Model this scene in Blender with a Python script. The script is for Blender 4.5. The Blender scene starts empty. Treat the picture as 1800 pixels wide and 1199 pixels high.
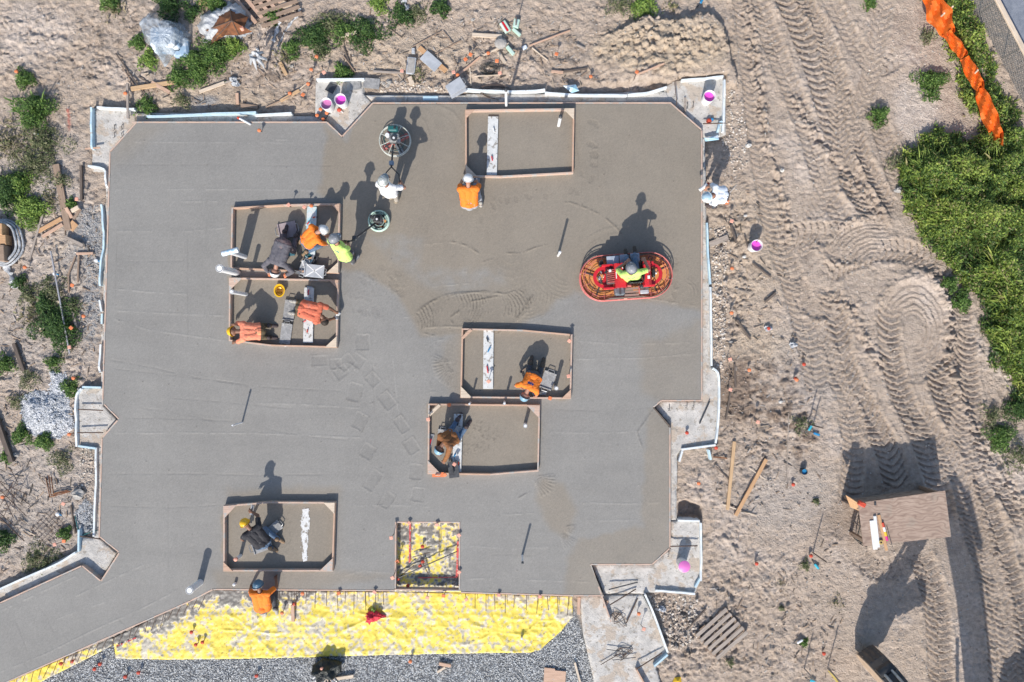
import bpy, math, random
import numpy as np
from mathutils import Vector, Matrix

# ------------------------------------------------------------------ camera, sky, sun, exposure
SC = bpy.context.scene
H = 18.3            # drone height above the slab, metres
S = 68.0            # photograph pixels per metre on the slab
cam_d = bpy.data.cameras.new('camera')
cam_d.sensor_width = 36.0
cam_d.lens = 36.0 * H / (1800.0 / S)
cam_d.clip_end = 1500
cam = bpy.data.objects.new('camera', cam_d)
SC.collection.objects.link(cam)
cam.location = (0, 0, H)
cam.rotation_euler = (0, 0, 0)
SC.camera = cam

SUN_EL, SUN_TO = math.radians(37.0), (-0.25, -0.968)     # height of the sun; where it stands in plan
world = bpy.data.worlds.new('World'); SC.world = world
world.use_nodes = True
wn = world.node_tree.nodes; wl = world.node_tree.links
bg = wn.get('Background') or wn.new('ShaderNodeBackground')
sky = wn.new('ShaderNodeTexSky'); sky.sky_type = 'NISHITA'; sky.sun_disc = False
sky.sun_elevation = SUN_EL; sky.sun_rotation = math.atan2(SUN_TO[0], SUN_TO[1])
sky.air_density = 1.0; sky.dust_density = 1.2; sky.ozone_density = 1.0
wl.new(sky.outputs[0], bg.inputs[0]); bg.inputs[1].default_value = 0.14
sun_d = bpy.data.lights.new('sun', 'SUN'); sun_d.energy = 4.1; sun_d.angle = math.radians(0.5)
sun_d.color = (1.0, 0.945, 0.87)
sun = bpy.data.objects.new('sun', sun_d); SC.collection.objects.link(sun)
ce = math.cos(SUN_EL)
sun.rotation_euler = Vector((SUN_TO[0] * ce, SUN_TO[1] * ce, math.sin(SUN_EL))).to_track_quat('Z', 'Y').to_euler()
sun.location = (-5, -18, 14)
SC.view_settings.view_transform = 'Standard'; SC.view_settings.look = 'None'
SC.view_settings.exposure = 0.3; SC.view_settings.gamma = 1.0
SC.view_settings.use_curve_mapping = False

# ------------------------------------------------------------------ helpers
rnd = random.Random(7)
GZ = -0.22          # mean level of the soil beside the slab


def P(px, py, z=0.0):
    k = (H - z) / H / S
    return Vector(((px - 900) * k, -(py - 600) * k, z))


def W2P(x, y, z):
    k = H / (H - z) * S
    return 900 + x * k, 600 - y * k


def hashf(ix, iy, seed):
    h = (ix.astype(np.int64) * 374761393 + iy.astype(np.int64) * 668265263 + seed * 974634777) & 0xFFFFFFFF
    h = ((h ^ (h >> 13)) * 1274126177) & 0xFFFFFFFF
    h = ((h ^ (h >> 16)) * 2246822519) & 0xFFFFFFFF
    return ((h ^ (h >> 15)) & 0xFFFFFF) / float(0x1000000)


def gnoise(x, y, seed=0):
    ix = np.floor(x); iy = np.floor(y)
    fx = x - ix; fy = y - iy
    u = fx * fx * fx * (fx * (fx * 6 - 15) + 10); v = fy * fy * fy * (fy * (fy * 6 - 15) + 10)

    def g(ax, ay, dx, dy):
        a = hashf(ax, ay, seed) * 2 * np.pi
        return np.cos(a) * dx + np.sin(a) * dy
    a = g(ix, iy, fx, fy); b = g(ix + 1, iy, fx - 1, fy)
    c = g(ix, iy + 1, fx, fy - 1); d = g(ix + 1, iy + 1, fx - 1, fy - 1)
    return ((a + (b - a) * u) + ((c + (d - c) * u) - (a + (b - a) * u)) * v) * 1.5


def fbm(x, y, octs=4, seed=0, gain=0.5, ridged=False):
    t = 0; a = 1.0; n = 0
    for o in range(octs):
        v = gnoise(x * 2 ** o + 13.7 * o, y * 2 ** o - 7.1 * o, seed + o)
        if ridged:
            v = 1 - 2 * np.abs(v)
        t = t + a * v; n += a; a *= gain
    return t / n


def worley(x, y, seed=0):
    ix = np.floor(x); iy = np.floor(y)
    f1 = np.full(x.shape, 9.0); f2 = np.full(x.shape, 9.0); idv = np.zeros(x.shape)
    for dx in (-1, 0, 1):
        for dy in (-1, 0, 1):
            cx = ix + dx; cy = iy + dy
            qx = cx + hashf(cx, cy, seed) - x; qy = cy + hashf(cx, cy, seed + 5) - y
            d = np.sqrt(qx * qx + qy * qy)
            m = d < f1
            f2 = np.where(m, f1, np.minimum(f2, d))
            idv = np.where(m, hashf(cx, cy, seed + 9), idv)
            f1 = np.where(m, d, f1)
    return f1, f2, idv


def sstep(a, b, x):
    t = np.clip((x - a) / (b - a), 0, 1)
    return t * t * (3 - 2 * t)


def poly_sd(px, py, poly):
    """signed distance to a polygon, negative inside, plus the nearest edge point"""
    inside = np.zeros(px.shape, bool); best = np.full(px.shape, 1e9)
    bx = px.copy(); by = py.copy()
    n = len(poly)
    for i in range(n):
        x1, y1 = poly[i]; x2, y2 = poly[(i + 1) % n]
        c = ((y1 > py) != (y2 > py))
        if y1 != y2:
            inside ^= c & (px < (x2 - x1) * (py - y1) / (y2 - y1) + x1)
        dx, dy = x2 - x1, y2 - y1
        t = np.clip(((px - x1) * dx + (py - y1) * dy) / (dx * dx + dy * dy + 1e-12), 0, 1)
        qx = x1 + t * dx; qy = y1 + t * dy
        d = np.hypot(px - qx, py - qy)
        m = d < best
        best = np.where(m, d, best); bx = np.where(m, qx, bx); by = np.where(m, qy, by)
    return np.where(inside, -best, best), bx, by


def path_sv(px, py, pts):
    """arc length along a polyline, signed distance across it"""
    best = np.full(px.shape, 1e9); sv = np.zeros(px.shape); vv = np.full(px.shape, 1e9); acc = 0.0
    for (x1, y1), (x2, y2) in zip(pts[:-1], pts[1:]):
        dx, dy = x2 - x1, y2 - y1; L = math.hypot(dx, dy)
        t = np.clip(((px - x1) * dx + (py - y1) * dy) / (L * L), 0, 1)
        qx = x1 + t * dx; qy = y1 + t * dy
        d = np.hypot(px - qx, py - qy); m = d < best
        sgn = np.sign((px - x1) * dy - (py - y1) * dx)
        best = np.where(m, d, best); sv = np.where(m, acc + t * L, sv); vv = np.where(m, d * sgn, vv)
        acc += L
    return sv, vv, acc


def smooth_path(pts, n=8):
    """Catmull-Rom through the points"""
    out = []
    q = [pts[0]] + list(pts) + [pts[-1]]
    for i in range(1, len(q) - 2):
        p0, p1, p2, p3 = [np.array(v, float) for v in q[i - 1:i + 3]]
        for k in range(n):
            t = k / n
            out.append(tuple(0.5 * ((2 * p1) + (-p0 + p2) * t + (2 * p0 - 5 * p1 + 4 * p2 - p3) * t * t + (-p0 + 3 * p1 - 3 * p2 + p3) * t ** 3)))
    out.append(tuple(pts[-1]))
    return out


# ------------------------------------------------------------------ materials
MATS = {}


def mat(name, col, col2=None, rough=0.8, scale=8.0, stretch=(1, 1, 1), bump=0.0, bscale=None, metal=0.0, detail=5.0,
        lo=0.35, hi=0.65, attr=None, trans=0.0, spec=0.5, dist=0.0, coat=0.0, spots=None, bdist=0.02):
    if name in MATS:
        return MATS[name]
    m = bpy.data.materials.new(name); m.use_nodes = True
    nt = m.node_tree; N = nt.nodes; L = nt.links
    b = N.get('Principled BSDF'); out = N.get('Material Output')
    tc = N.new('ShaderNodeTexCoord'); mp = N.new('ShaderNodeMapping')
    L.new(tc.outputs['Object'], mp.inputs[0]); mp.inputs['Scale'].default_value = stretch
    nz = N.new('ShaderNodeTexNoise'); nz.inputs['Scale'].default_value = scale; nz.inputs['Detail'].default_value = detail
    nz.inputs['Roughness'].default_value = 0.6; nz.inputs['Distortion'].default_value = dist
    L.new(mp.outputs[0], nz.inputs['Vector'])
    if col2 is None:
        col2 = tuple(c * 0.78 for c in col)
    rp = N.new('ShaderNodeMapRange'); rp.inputs['From Min'].default_value = lo; rp.inputs['From Max'].default_value = hi
    L.new(nz.outputs[0], rp.inputs['Value'])
    mx = N.new('ShaderNodeMix'); mx.data_type = 'RGBA'
    L.new(rp.outputs[0], mx.inputs['Factor'])
    if attr:
        at = N.new('ShaderNodeAttribute'); at.attribute_name = attr
        mul = N.new('ShaderNodeMix'); mul.data_type = 'RGBA'; mul.blend_type = 'MULTIPLY'; mul.inputs['Factor'].default_value = 1.0
        mx.inputs['A'].default_value = (*col, 1); mx.inputs['B'].default_value = (*col2, 1)
        L.new(at.outputs['Color'], mul.inputs['A']); L.new(mx.outputs['Result'], mul.inputs['B'])
        cout = mul.outputs['Result']
    else:
        mx.inputs['A'].default_value = (*col, 1); mx.inputs['B'].default_value = (*col2, 1)
        cout = mx.outputs['Result']
    if spots:                       # (colour, scale, threshold): splashes with an outline of their own
        for k, (sc_, ss, th) in enumerate(spots):
            n2 = N.new('ShaderNodeTexNoise'); n2.inputs['Scale'].default_value = ss; n2.inputs['Detail'].default_value = 4
            n2.inputs['Roughness'].default_value = 0.65; n2.noise_dimensions = '4D'; n2.inputs['W'].default_value = 3.1 * k
            L.new(tc.outputs['Object'], n2.inputs['Vector'])
            r2 = N.new('ShaderNodeMapRange'); r2.inputs['From Min'].default_value = th; r2.inputs['From Max'].default_value = th + 0.05
            L.new(n2.outputs[0], r2.inputs['Value'])
            m2 = N.new('ShaderNodeMix'); m2.data_type = 'RGBA'
            L.new(r2.outputs[0], m2.inputs['Factor']); L.new(cout, m2.inputs['A']); m2.inputs['B'].default_value = (*sc_, 1)
            cout = m2.outputs['Result']
    L.new(cout, b.inputs['Base Color'])
    b.inputs['Roughness'].default_value = rough; b.inputs['Metallic'].default_value = metal
    b.inputs['Specular IOR Level'].default_value = spec
    if coat:
        b.inputs['Coat Weight'].default_value = coat
    if bump:
        bz = N.new('ShaderNodeTexNoise'); bz.inputs['Scale'].default_value = bscale or scale * 3; bz.inputs['Detail'].default_value = 5
        bz.inputs['Roughness'].default_value = 0.65
        L.new(mp.outputs[0], bz.inputs['Vector'])
        bp = N.new('ShaderNodeBump'); bp.inputs['Strength'].default_value = bump; bp.inputs['Distance'].default_value = bdist
        L.new(bz.outputs[0], bp.inputs['Height']); L.new(bp.outputs[0], b.inputs['Normal'])
    if trans:
        tb = N.new('ShaderNodeBsdfTranslucent'); L.new(cout, tb.inputs[0])
        ms = N.new('ShaderNodeMixShader'); ms.inputs[0].default_value = trans
        L.new(b.outputs[0], ms.inputs[1]); L.new(tb.outputs[0], ms.inputs[2]); L.new(ms.outputs[0], out.inputs[0])
    MATS[name] = m
    return m


def clear_plastic(name):
    m = bpy.data.materials.new(name); m.use_nodes = True
    nt = m.node_tree; N = nt.nodes; L = nt.links
    b = N.get('Principled BSDF'); out = N.get('Material Output')
    b.inputs['Base Color'].default_value = (0.50, 0.56, 0.62, 1); b.inputs['Roughness'].default_value = 0.14
    tr = N.new('ShaderNodeBsdfTransparent'); tr.inputs[0].default_value = (0.9, 0.93, 0.96, 1)
    lw = N.new('ShaderNodeTexNoise'); lw.inputs['Scale'].default_value = 5.0; lw.inputs['Detail'].default_value = 4; lw.inputs['Distortion'].default_value = 1.2
    tc = N.new('ShaderNodeTexCoord'); L.new(tc.outputs['Object'], lw.inputs['Vector'])
    r = N.new('ShaderNodeMapRange'); r.inputs['From Min'].default_value = 0.3; r.inputs['From Max'].default_value = 0.7
    r.inputs['To Min'].default_value = 0.12; r.inputs['To Max'].default_value = 0.75
    L.new(lw.outputs[0], r.inputs['Value'])
    bp = N.new('ShaderNodeBump'); bp.inputs['Strength'].default_value = 0.6; bp.inputs['Distance'].default_value = 0.03
    L.new(lw.outputs[0], bp.inputs['Height']); L.new(bp.outputs[0], b.inputs['Normal'])
    ms = N.new('ShaderNodeMixShader'); L.new(r.outputs[0], ms.inputs[0]); L.new(tr.outputs[0], ms.inputs[1]); L.new(b.outputs[0], ms.inputs[2])
    L.new(ms.outputs[0], out.inputs[0])
    return m


WOODST = (1.2, 14, 14)
pine = mat('pine', (0.62, 0.42, 0.24), (0.48, 0.31, 0.17), 0.7, 3, WOODST, 0.15)
pinkwood = mat('pinkwood', (0.60, 0.40, 0.29), (0.45, 0.29, 0.2), 0.75, 3, WOODST, 0.15, spots=[((0.4, 0.38, 0.35), 7, 0.62)])
greywood = mat('greywood', (0.42, 0.36, 0.31), (0.28, 0.23, 0.19), 0.85, 3, WOODST, 0.25)
brownwood = mat('brownwood', (0.36, 0.26, 0.19), (0.25, 0.175, 0.125), 0.85, 3, WOODST, 0.25)
darkwood = mat('darkwood', (0.16, 0.125, 0.1), (0.09, 0.07, 0.06), 0.9, 3, WOODST, 0.25)
orangewood = mat('orangewood', (0.60, 0.36, 0.19), (0.46, 0.27, 0.14), 0.75, 3, WOODST, 0.15)
palewood = mat('palewood', (0.70, 0.58, 0.45), (0.52, 0.42, 0.32), 0.75, 3, WOODST, 0.15)
plywood = mat('plywood', (0.43, 0.32, 0.25), (0.33, 0.235, 0.18), 0.8, 2.2, (0.8, 3, 4), 0.15, dist=2.0, lo=.38, hi=.62, spots=[((0.36, 0.28, 0.22), 2.2, 0.56)])
_n = plywood.node_tree.nodes; _l = plywood.node_tree.links; _b = _n.get('Principled BSDF'); _c = _b.inputs['Base Color'].links[0].from_socket
_w = _n.new('ShaderNodeTexWave'); _w.bands_direction = 'Y'; _w.inputs['Scale'].default_value = 2.6; _w.inputs['Distortion'].default_value = 22.0; _w.inputs['Detail'].default_value = 2.0; _w.inputs['Detail Scale'].default_value = 0.8
_t = _n.new('ShaderNodeTexCoord'); _m = _n.new('ShaderNodeMapping'); _m.inputs['Scale'].default_value = (.75, 1.3, 1); _l.new(_t.outputs['Object'], _m.inputs[0]); _l.new(_m.outputs[0], _w.inputs['Vector'])
_r = _n.new('ShaderNodeMapRange'); _r.inputs['From Min'].default_value = .55; _r.inputs['From Max'].default_value = 1.0; _r.inputs['To Max'].default_value = .45; _l.new(_w.outputs['Fac'], _r.inputs['Value'])
_x = _n.new('ShaderNodeMix'); _x.data_type = 'RGBA'; _l.new(_r.outputs[0], _x.inputs['Factor']); _l.new(_c, _x.inputs['A']); _x.inputs['B'].default_value = (.17, .11, .085, 1); _l.new(_x.outputs['Result'], _b.inputs['Base Color'])
formwood = mat('formwood', (0.60, 0.44, 0.35), (0.46, 0.33, 0.26), 0.8, 3, WOODST, 0.2, spots=[((0.42, 0.4, 0.37), 5, 0.53), ((0.2, 0.16, 0.13), 7, 0.64)])
pvc = mat('pvc', (0.82, 0.82, 0.82), (0.7, 0.71, 0.73), 0.35, 6, spots=[((0.45, 0.44, 0.42), 14, 0.68)])
darkhole = mat('darkhole', (0.03, 0.03, 0.035))
foam = mat('foam', (0.78, 0.80, 0.80), (0.62, 0.68, 0.7), 0.8, 7, bump=0.2, spots=[((0.42, 0.40, 0.37), 9, 0.62)])
foamblue = mat('foamblue', (0.42, 0.6, 0.70), (0.55, 0.68, 0.74), 0.8, 5, bump=0.2, spots=[((0.42, 0.40, 0.37), 9, 0.62)])
rust = mat('rust', (0.22, 0.085, 0.035), (0.1, 0.042, 0.022), 0.85, 6, bump=0.3, spots=[((0.33, 0.14, 0.05), 4, 0.56)])
rebar_m = mat('rebar', (0.14, 0.085, 0.06), (0.07, 0.05, 0.042), 0.8, 20, bump=0.3)
steel = mat('steel', (0.45, 0.46, 0.47), (0.3, 0.3, 0.3), 0.45, 12, metal=0.7)
darksteel = mat('darksteel', (0.09, 0.095, 0.1), (0.05, 0.05, 0.055), 0.5, 12, metal=0.3)
black = mat('blackpaint', (0.022, 0.023, 0.025), (0.05, 0.05, 0.05), 0.45, 10)
blackplastic = mat('blackplastic', (0.014, 0.02, 0.02), (0.006, 0.009, 0.009), 0.3, 5, bump=0.7, bscale=9, bdist=0.08)
red = mat('redpaint', (0.62, 0.018, 0.03), (0.5, 0.02, 0.03), 0.35, 4, coat=0.3, spots=[((0.42, 0.2, 0.17), 16, 0.68)])
redfaded = mat('redfaded', (0.60, 0.20, 0.17), (0.5, 0.11, 0.1), 0.55, 12, spots=[((0.5, 0.42, 0.38), 20, 0.6)])
orangepan = mat('orangepan', (0.68, 0.30, 0.09), (0.55, 0.23, 0.08), 0.6, 5, spots=[((0.33, 0.27, 0.22), 12, 0.6)])
bluegrey = mat('bluegrey', (0.17, 0.23, 0.31), (0.28, 0.33, 0.38), 0.65, 9, spots=[((0.4, 0.4, 0.38), 12, 0.66)])
teal = mat('teal', (0.015, 0.13, 0.135), (0.02, 0.1, 0.1), 0.4, 6, spots=[((0.3, 0.33, 0.32), 18, 0.68)])
mint = mat('mint', (0.38, 0.6, 0.49), (0.55, 0.66, 0.58), 0.6, 8, spots=[((0.42, 0.4, 0.36), 16, 0.66)])
guardm = mat('guardpaint', (0.66, 0.67, 0.6), (0.4, 0.42, 0.38), 0.55, 16)
capor = mat('caporange', (0.80, 0.20, 0.06), (0.62, 0.2, 0.09), 0.6, 40)
cappk = mat('cappink', (0.80, 0.38, 0.27), (0.7, 0.36, 0.27), 0.7, 12)
capred = mat('capred', (0.62, 0.075, 0.03), (0.4, 0.05, 0.03), 0.6, 40)
white = mat('whitepaint', (0.80, 0.80, 0.79), (0.7, 0.7, 0.7), 0.5, 9)
pinkpaint = mat('pinkpaint', (0.82, 0.075, 0.55), (0.78, 0.11, 0.56), 0.3, 7)
pinkmuddy = mat('pinkmuddy', (0.60, 0.17, 0.42), (0.5, 0.19, 0.38), 0.35, 8)
blue = mat('bluepaint', (0.02, 0.24, 0.5), (0.02, 0.2, 0.4), 0.5, 9)
cyan = mat('cyanpaint', (0.03, 0.45, 0.56), (0.05, 0.36, 0.5), 0.5, 9)
yellow = mat('yellowpaint', (0.80, 0.52, 0.02), (0.7, 0.43, 0.02), 0.45, 9)
greyboard = mat('greyboard', (0.46, 0.48, 0.51), (0.36, 0.38, 0.41), 0.7, 6, spots=[((0.3, 0.29, 0.28), 16, 0.64)])
greysplat = mat('greysplat', (0.38, 0.37, 0.36), (0.22, 0.22, 0.22), 0.85, 14, bump=0.6)
blockm = mat('concreteblock', (0.42, 0.4, 0.37), (0.3, 0.28, 0.26), 0.9, 12, bump=0.5)
plankwhite = mat('plankwhite', (0.68, 0.68, 0.66), (0.55, 0.56, 0.55), 0.7, 7, spots=[((0.3, 0.28, 0.25), 9, 0.55), ((0.2, 0.44, 0.52), 3.5, 0.63)])
plankteal = mat('plankteal', (0.38, 0.62, 0.68), (0.62, 0.66, 0.66), 0.6, 4, lo=0.45, hi=0.55, spots=[((0.4, 0.36, 0.33), 8, 0.6)])
straw = mat('straw', (0.42, 0.3, 0.15), (0.25, 0.18, 0.1))
plastic_clear = clear_plastic('clear_plastic')
plastic_white = mat('plastic_white', (0.68, 0.70, 0.72), (0.45, 0.47, 0.5), 0.25, 5, bump=0.9, bscale=7, bdist=0.08, trans=0.2)

# ------------------------------------------------------------------ mesh builder


class MB:
    def __init__(s):
        s.v = []; s.f = []; s.m = []

    def add(s, vs, fs, mi=0):
        o = len(s.v); s.v.extend([tuple(v) for v in vs]); s.f.extend([tuple(i + o for i in f) for f in fs]); s.m.extend([mi] * len(fs))

    def box(s, c, d, rz=0.0, mi=0, bev=0.0, M=None):
        x, y, z = d[0] / 2, d[1] / 2, d[2] / 2
        if bev <= 0:
            vs = [Vector((a * x, b * y, e * z)) for a in (-1, 1) for b in (-1, 1) for e in (-1, 1)]
            fs = [(0, 1, 3, 2), (4, 6, 7, 5), (0, 4, 5, 1), (2, 3, 7, 6), (0, 2, 6, 4), (1, 5, 7, 3)]
        else:
            bv = min(bev, x * .9, y * .9, z * .9)
            ring = lambda xx, yy, zz, q: [Vector(p) for p in ((xx - q, -yy, zz), (xx, -yy + q, zz), (xx, yy - q, zz), (xx - q, yy, zz), (-xx + q, yy, zz), (-xx, yy - q, zz), (-xx, -yy + q, zz), (-xx + q, -yy, zz))]
            vs = ring(x - bv, y - bv, -z, bv * .6) + ring(x, y, -z + bv, bv) + ring(x, y, z - bv, bv) + ring(x - bv, y - bv, z, bv * .6)
            fs = [tuple(range(7, -1, -1)), tuple(range(24, 32))]
            for k in range(3):
                for i in range(8):
                    j = (i + 1) % 8
                    fs.append((k * 8 + i, k * 8 + j, k * 8 + 8 + j, k * 8 + 8 + i))
        R = M if M is not None else Matrix.Rotation(rz, 3, 'Z')
        c = Vector(c)
        s.add([R @ v + c for v in vs], fs, mi)

    def bar(s, a, b, w, t, mi=0, bev=0.0):
        """square bar from a to b, width w across, thickness t"""
        a = Vector(a); b = Vector(b); d = b - a; L = d.length
        x = d.normalized(); up = Vector((0, 0, 1)) if abs(x.z) < 0.95 else Vector((0, 1, 0))
        y = up.cross(x).normalized(); z = x.cross(y)
        M = Matrix((x, y, z)).transposed()
        s.box((a + b) / 2, (L, w, t), mi=mi, bev=bev, M=M)

    def tube(s, pts, r, n=8, mi=0, closed=False, caps=True):
        pts = [Vector(p) for p in pts]; k = len(pts); vs = []; fs = []
        rs = r if hasattr(r, '__len__') else [r] * k
        prev = None
        for i, p in enumerate(pts):
            if closed:
                d = (pts[(i + 1) % k] - pts[i - 1])
            else:
                d = pts[min(i + 1, k - 1)] - pts[max(i - 1, 0)]
            d.normalize()
            if prev is None:
                up = Vector((0, 0, 1)) if abs(d.z) < 0.9 else Vector((1, 0, 0))
                u = d.cross(up).normalized()
            else:
                u = (prev - d * prev.dot(d)).normalized()
            prev = u; w = d.cross(u)
            for j in range(n):
                a = 2 * math.pi * j / n
                vs.append(p + (u * math.cos(a) + w * math.sin(a)) * rs[i])
        m = k if closed else k - 1
        for i in range(m):
            for j in range(n):
                a = i * n + j; b = i * n + (j + 1) % n; i2 = (i + 1) % k
                fs.append((a, b, i2 * n + (j + 1) % n, i2 * n + j))
        if caps and not closed:
            fs.append(tuple(range(n - 1, -1, -1))); fs.append(tuple((k - 1) * n + j for j in range(n)))
        s.add(vs, fs, mi)

    def lathe(s, prof, c=(0, 0, 0), n=24, mi=0, axis=None, sx=1.0, sy=1.0, caps=True):
        vs = []; fs = []; c = Vector(c)
        R = Vector((0, 0, 1)).rotation_difference(Vector(axis)).to_matrix() if axis is not None else Matrix.Identity(3)
        for r, z in prof:
            for j in range(n):
                a = 2 * math.pi * j / n
                vs.append(R @ Vector((r * math.cos(a) * sx, r * math.sin(a) * sy, z)) + c)
        for i in range(len(prof) - 1):
            for j in range(n):
                fs.append((i * n + j, i * n + (j + 1) % n, (i + 1) * n + (j + 1) % n, (i + 1) * n + j))
        if caps and prof[0][0] > 2e-4:
            fs.append(tuple(range(n - 1, -1, -1)))
        if caps and prof[-1][0] > 2e-4:
            fs.append(tuple((len(prof) - 1) * n + j for j in range(n)))
        s.add(vs, fs, mi)

    def cyl(s, c, r, h, n=20, mi=0, axis=None):
        b = min(r, h) * 0.12
        s.lathe([(r - b, 0), (r, b), (r, h - b), (r - b, h)], c, n, mi, axis)

    def ball(s, c, r, n=14, mi=0, sc=(1, 1, 1), M=None):
        vs = []; fs = []; k = n // 2; c = Vector(c)
        for i in range(k + 1):
            t = math.pi * i / k
            for j in range(n):
                a = 2 * math.pi * j / n
                v = Vector((math.sin(t) * math.cos(a) * r * sc[0], math.sin(t) * math.sin(a) * r * sc[1], -math.cos(t) * r * sc[2]))
                vs.append((M @ v if M is not None else v) + c)
        for i in range(k):
            for j in range(n):
                fs.append((i * n + j, i * n + (j + 1) % n, (i + 1) * n + (j + 1) % n, (i + 1) * n + j))
        s.add(vs, fs, mi)

    def prism(s, poly, z0, z1, mi=0):
        a = sum(poly[i][0] * poly[(i + 1) % len(poly)][1] - poly[(i + 1) % len(poly)][0] * poly[i][1] for i in range(len(poly)))
        if a < 0:
            poly = poly[::-1]
        n = len(poly)
        vs = [(p[0], p[1], z0) for p in poly] + [(p[0], p[1], z1) for p in poly]
        fs = [tuple(range(n - 1, -1, -1)), tuple(range(n, 2 * n))] + [(i, (i + 1) % n, n + (i + 1) % n, n + i) for i in range(n)]
        s.add(vs, fs, mi)

    def prism_xz(s, poly, y0, y1, mi=0):
        a = sum(poly[i][0] * poly[(i + 1) % len(poly)][1] - poly[(i + 1) % len(poly)][0] * poly[i][1] for i in range(len(poly)))
        if a > 0:
            poly = poly[::-1]
        n = len(poly)
        vs = [(p[0], y0, p[1]) for p in poly] + [(p[0], y1, p[1]) for p in poly]
        fs = [tuple(range(n - 1, -1, -1)), tuple(range(n, 2 * n))] + [(i, (i + 1) % n, n + (i + 1) % n, n + i) for i in range(n)]
        s.add(vs, fs, mi)

    def build(s, name, mats, parent=None, loc=(0, 0, 0), rotz=0.0, smooth=False):
        me = bpy.data.meshes.new(name); me.from_pydata(s.v, [], s.f)
        mats = mats if isinstance(mats, (list, tuple)) else [mats]
        for m in mats:
            me.materials.append(m)
        if len(mats) > 1:
            me.polygons.foreach_set('material_index', s.m)
        if smooth:
            me.polygons.foreach_set('use_smooth', [True] * len(me.polygons))
            try:
                me.set_sharp_from_angle(angle=math.radians(40))
            except Exception:
                pass
        me.validate(); me.update()
        o = bpy.data.objects.new(name, me); SC.collection.objects.link(o)
        o.location = loc; o.rotation_euler = (0, 0, rotz)
        if parent:
            o.parent = parent
        return o


def npmesh(name, verts, faces, mats, parent=None, loc=(0, 0, 0), col=None, mi=None, smooth=False):
    """mesh from numpy arrays; faces (n,3) or (n,4)"""
    me = bpy.data.meshes.new(name); n = len(verts); k = faces.shape[1]
    me.vertices.add(n); me.vertices.foreach_set('co', np.ascontiguousarray(verts, np.float32).ravel())
    me.loops.add(faces.size); me.loops.foreach_set('vertex_index', np.ascontiguousarray(faces, np.int32).ravel())
    me.polygons.add(len(faces)); me.polygons.foreach_set('loop_start', np.arange(0, faces.size, k, dtype=np.int32))
    me.update(calc_edges=True)
    for m in (mats if isinstance(mats, (list, tuple)) else [mats]):
        me.materials.append(m)
    if mi is not None:
        me.polygons.foreach_set('material_index', np.ascontiguousarray(mi, np.int32))
    me.polygons.foreach_set('use_smooth', np.full(len(faces), smooth, bool))
    if col is not None:
        a = me.color_attributes.new('Col', 'FLOAT_COLOR', 'POINT')
        c = np.ones((n, 4), np.float32); c[:, :3] = col
        a.data.foreach_set('color', c.ravel())
    me.update()
    o = bpy.data.objects.new(name, me); SC.collection.objects.link(o); o.location = loc
    if parent:
        o.parent = parent
    return o


def tag(o, label=None, cat=None, group=None, kind=None):
    if label: o['label'] = label
    if cat: o['category'] = cat
    if group: o['group'] = group
    if kind: o['kind'] = kind
    return o


def thing(name, label, cat, loc=(0, 0, 0), rotz=0.0, group=None):
    o = bpy.data.objects.new(name, None); SC.collection.objects.link(o)
    o.empty_display_size = 0.1
    o.location = loc; o.rotation_euler = (0, 0, rotz)
    return tag(o, label, cat, group)


def copy_thing(o, loc, rotz=0.0, label=None):
    c = o.copy(); SC.collection.objects.link(c); c.location = loc; c.rotation_euler = (0, 0, rotz)
    if label: c['label'] = label
    for ch in [x for x in SC.objects if x.parent == o]:
        d = ch.copy(); SC.collection.objects.link(d); d.parent = c
    return c
# ------------------------------------------------------------------ outlines read off the photograph (pixels, unprojected to the slab plane)
SLAB = [(240, 217), (575, 217), (601, 243), (655, 184), (1178, 183), (1232, 230), (1232, 703), (1163, 703), (1147, 716), (1176, 751),
        (1176, 963), (1146, 991), (1037, 991), (1060, 1046), (1008, 1046), (809, 1040), (809, 917), (694, 917), (693, 1037), (375, 1035),
        (335, 1055), (200, 1119), (10, 1199), (-160, 1271), (-160, 1136), (0, 1062), (144, 997), (177, 1023), (208, 972), (176, 946),
        (181, 770), (208, 738), (182, 712), (195, 268)]
SLABW = [tuple(P(a, b)[:2]) for a, b in SLAB]
FOOT_Z = -0.145
FOOTINGS = {
    'a': [(160, 190), (238, 190), (238, 214), (193, 266), (192, 302), (161, 302)],
    'b': [(553, 206), (554, 142), (640, 138), (640, 165), (656, 182), (601, 241), (575, 215)],
    'c': [(1168, 152), (1185, 142), (1276, 131), (1277, 236), (1262, 243), (1236, 243), (1230, 228), (1180, 181), (1168, 181)],
    'd': [(1236, 243), (1240, 243), (1243, 400), (1250, 560), (1251, 645), (1264, 662), (1262, 740), (1258, 783), (1200, 790), (1191, 800),
          (1190, 915), (1178, 915), (1178, 750), (1150, 716), (1164, 705), (1234, 705), (1234, 243)],
    'e': [(1178, 915), (1232, 915), (1233, 1020), (1224, 1042), (1132, 1044), (1062, 1046), (1040, 993), (1146, 993), (1178, 965)],
    'f': [(1018, 1048), (1130, 1046), (1146, 1075), (1172, 1140), (1174, 1152), (1152, 1166), (1166, 1215), (1048, 1215), (1026, 1120)],
    'g': [(134, 682), (181, 680), (181, 712), (206, 738), (180, 770), (179, 786), (134, 786)],
    'h': [(136, 968), (140, 946), (174, 946), (205, 972), (177, 1021), (144, 995), (0, 1060), (-60, 1086), (-60, 1064), (0, 1036)],
    'i': [(236, 198), (400, 197), (556, 205), (575, 215), (240, 215)],
    'j': [(618, 166), (800, 166), (1000, 164), (1172, 160), (1180, 181), (655, 182), (640, 166)],
    'k': [(186, 302), (193, 302), (181, 712), (178, 712), (176, 640), (182, 480), (184, 360)],
    'l': [(167, 786), (180, 786), (175, 946), (164, 946)],
}
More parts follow.
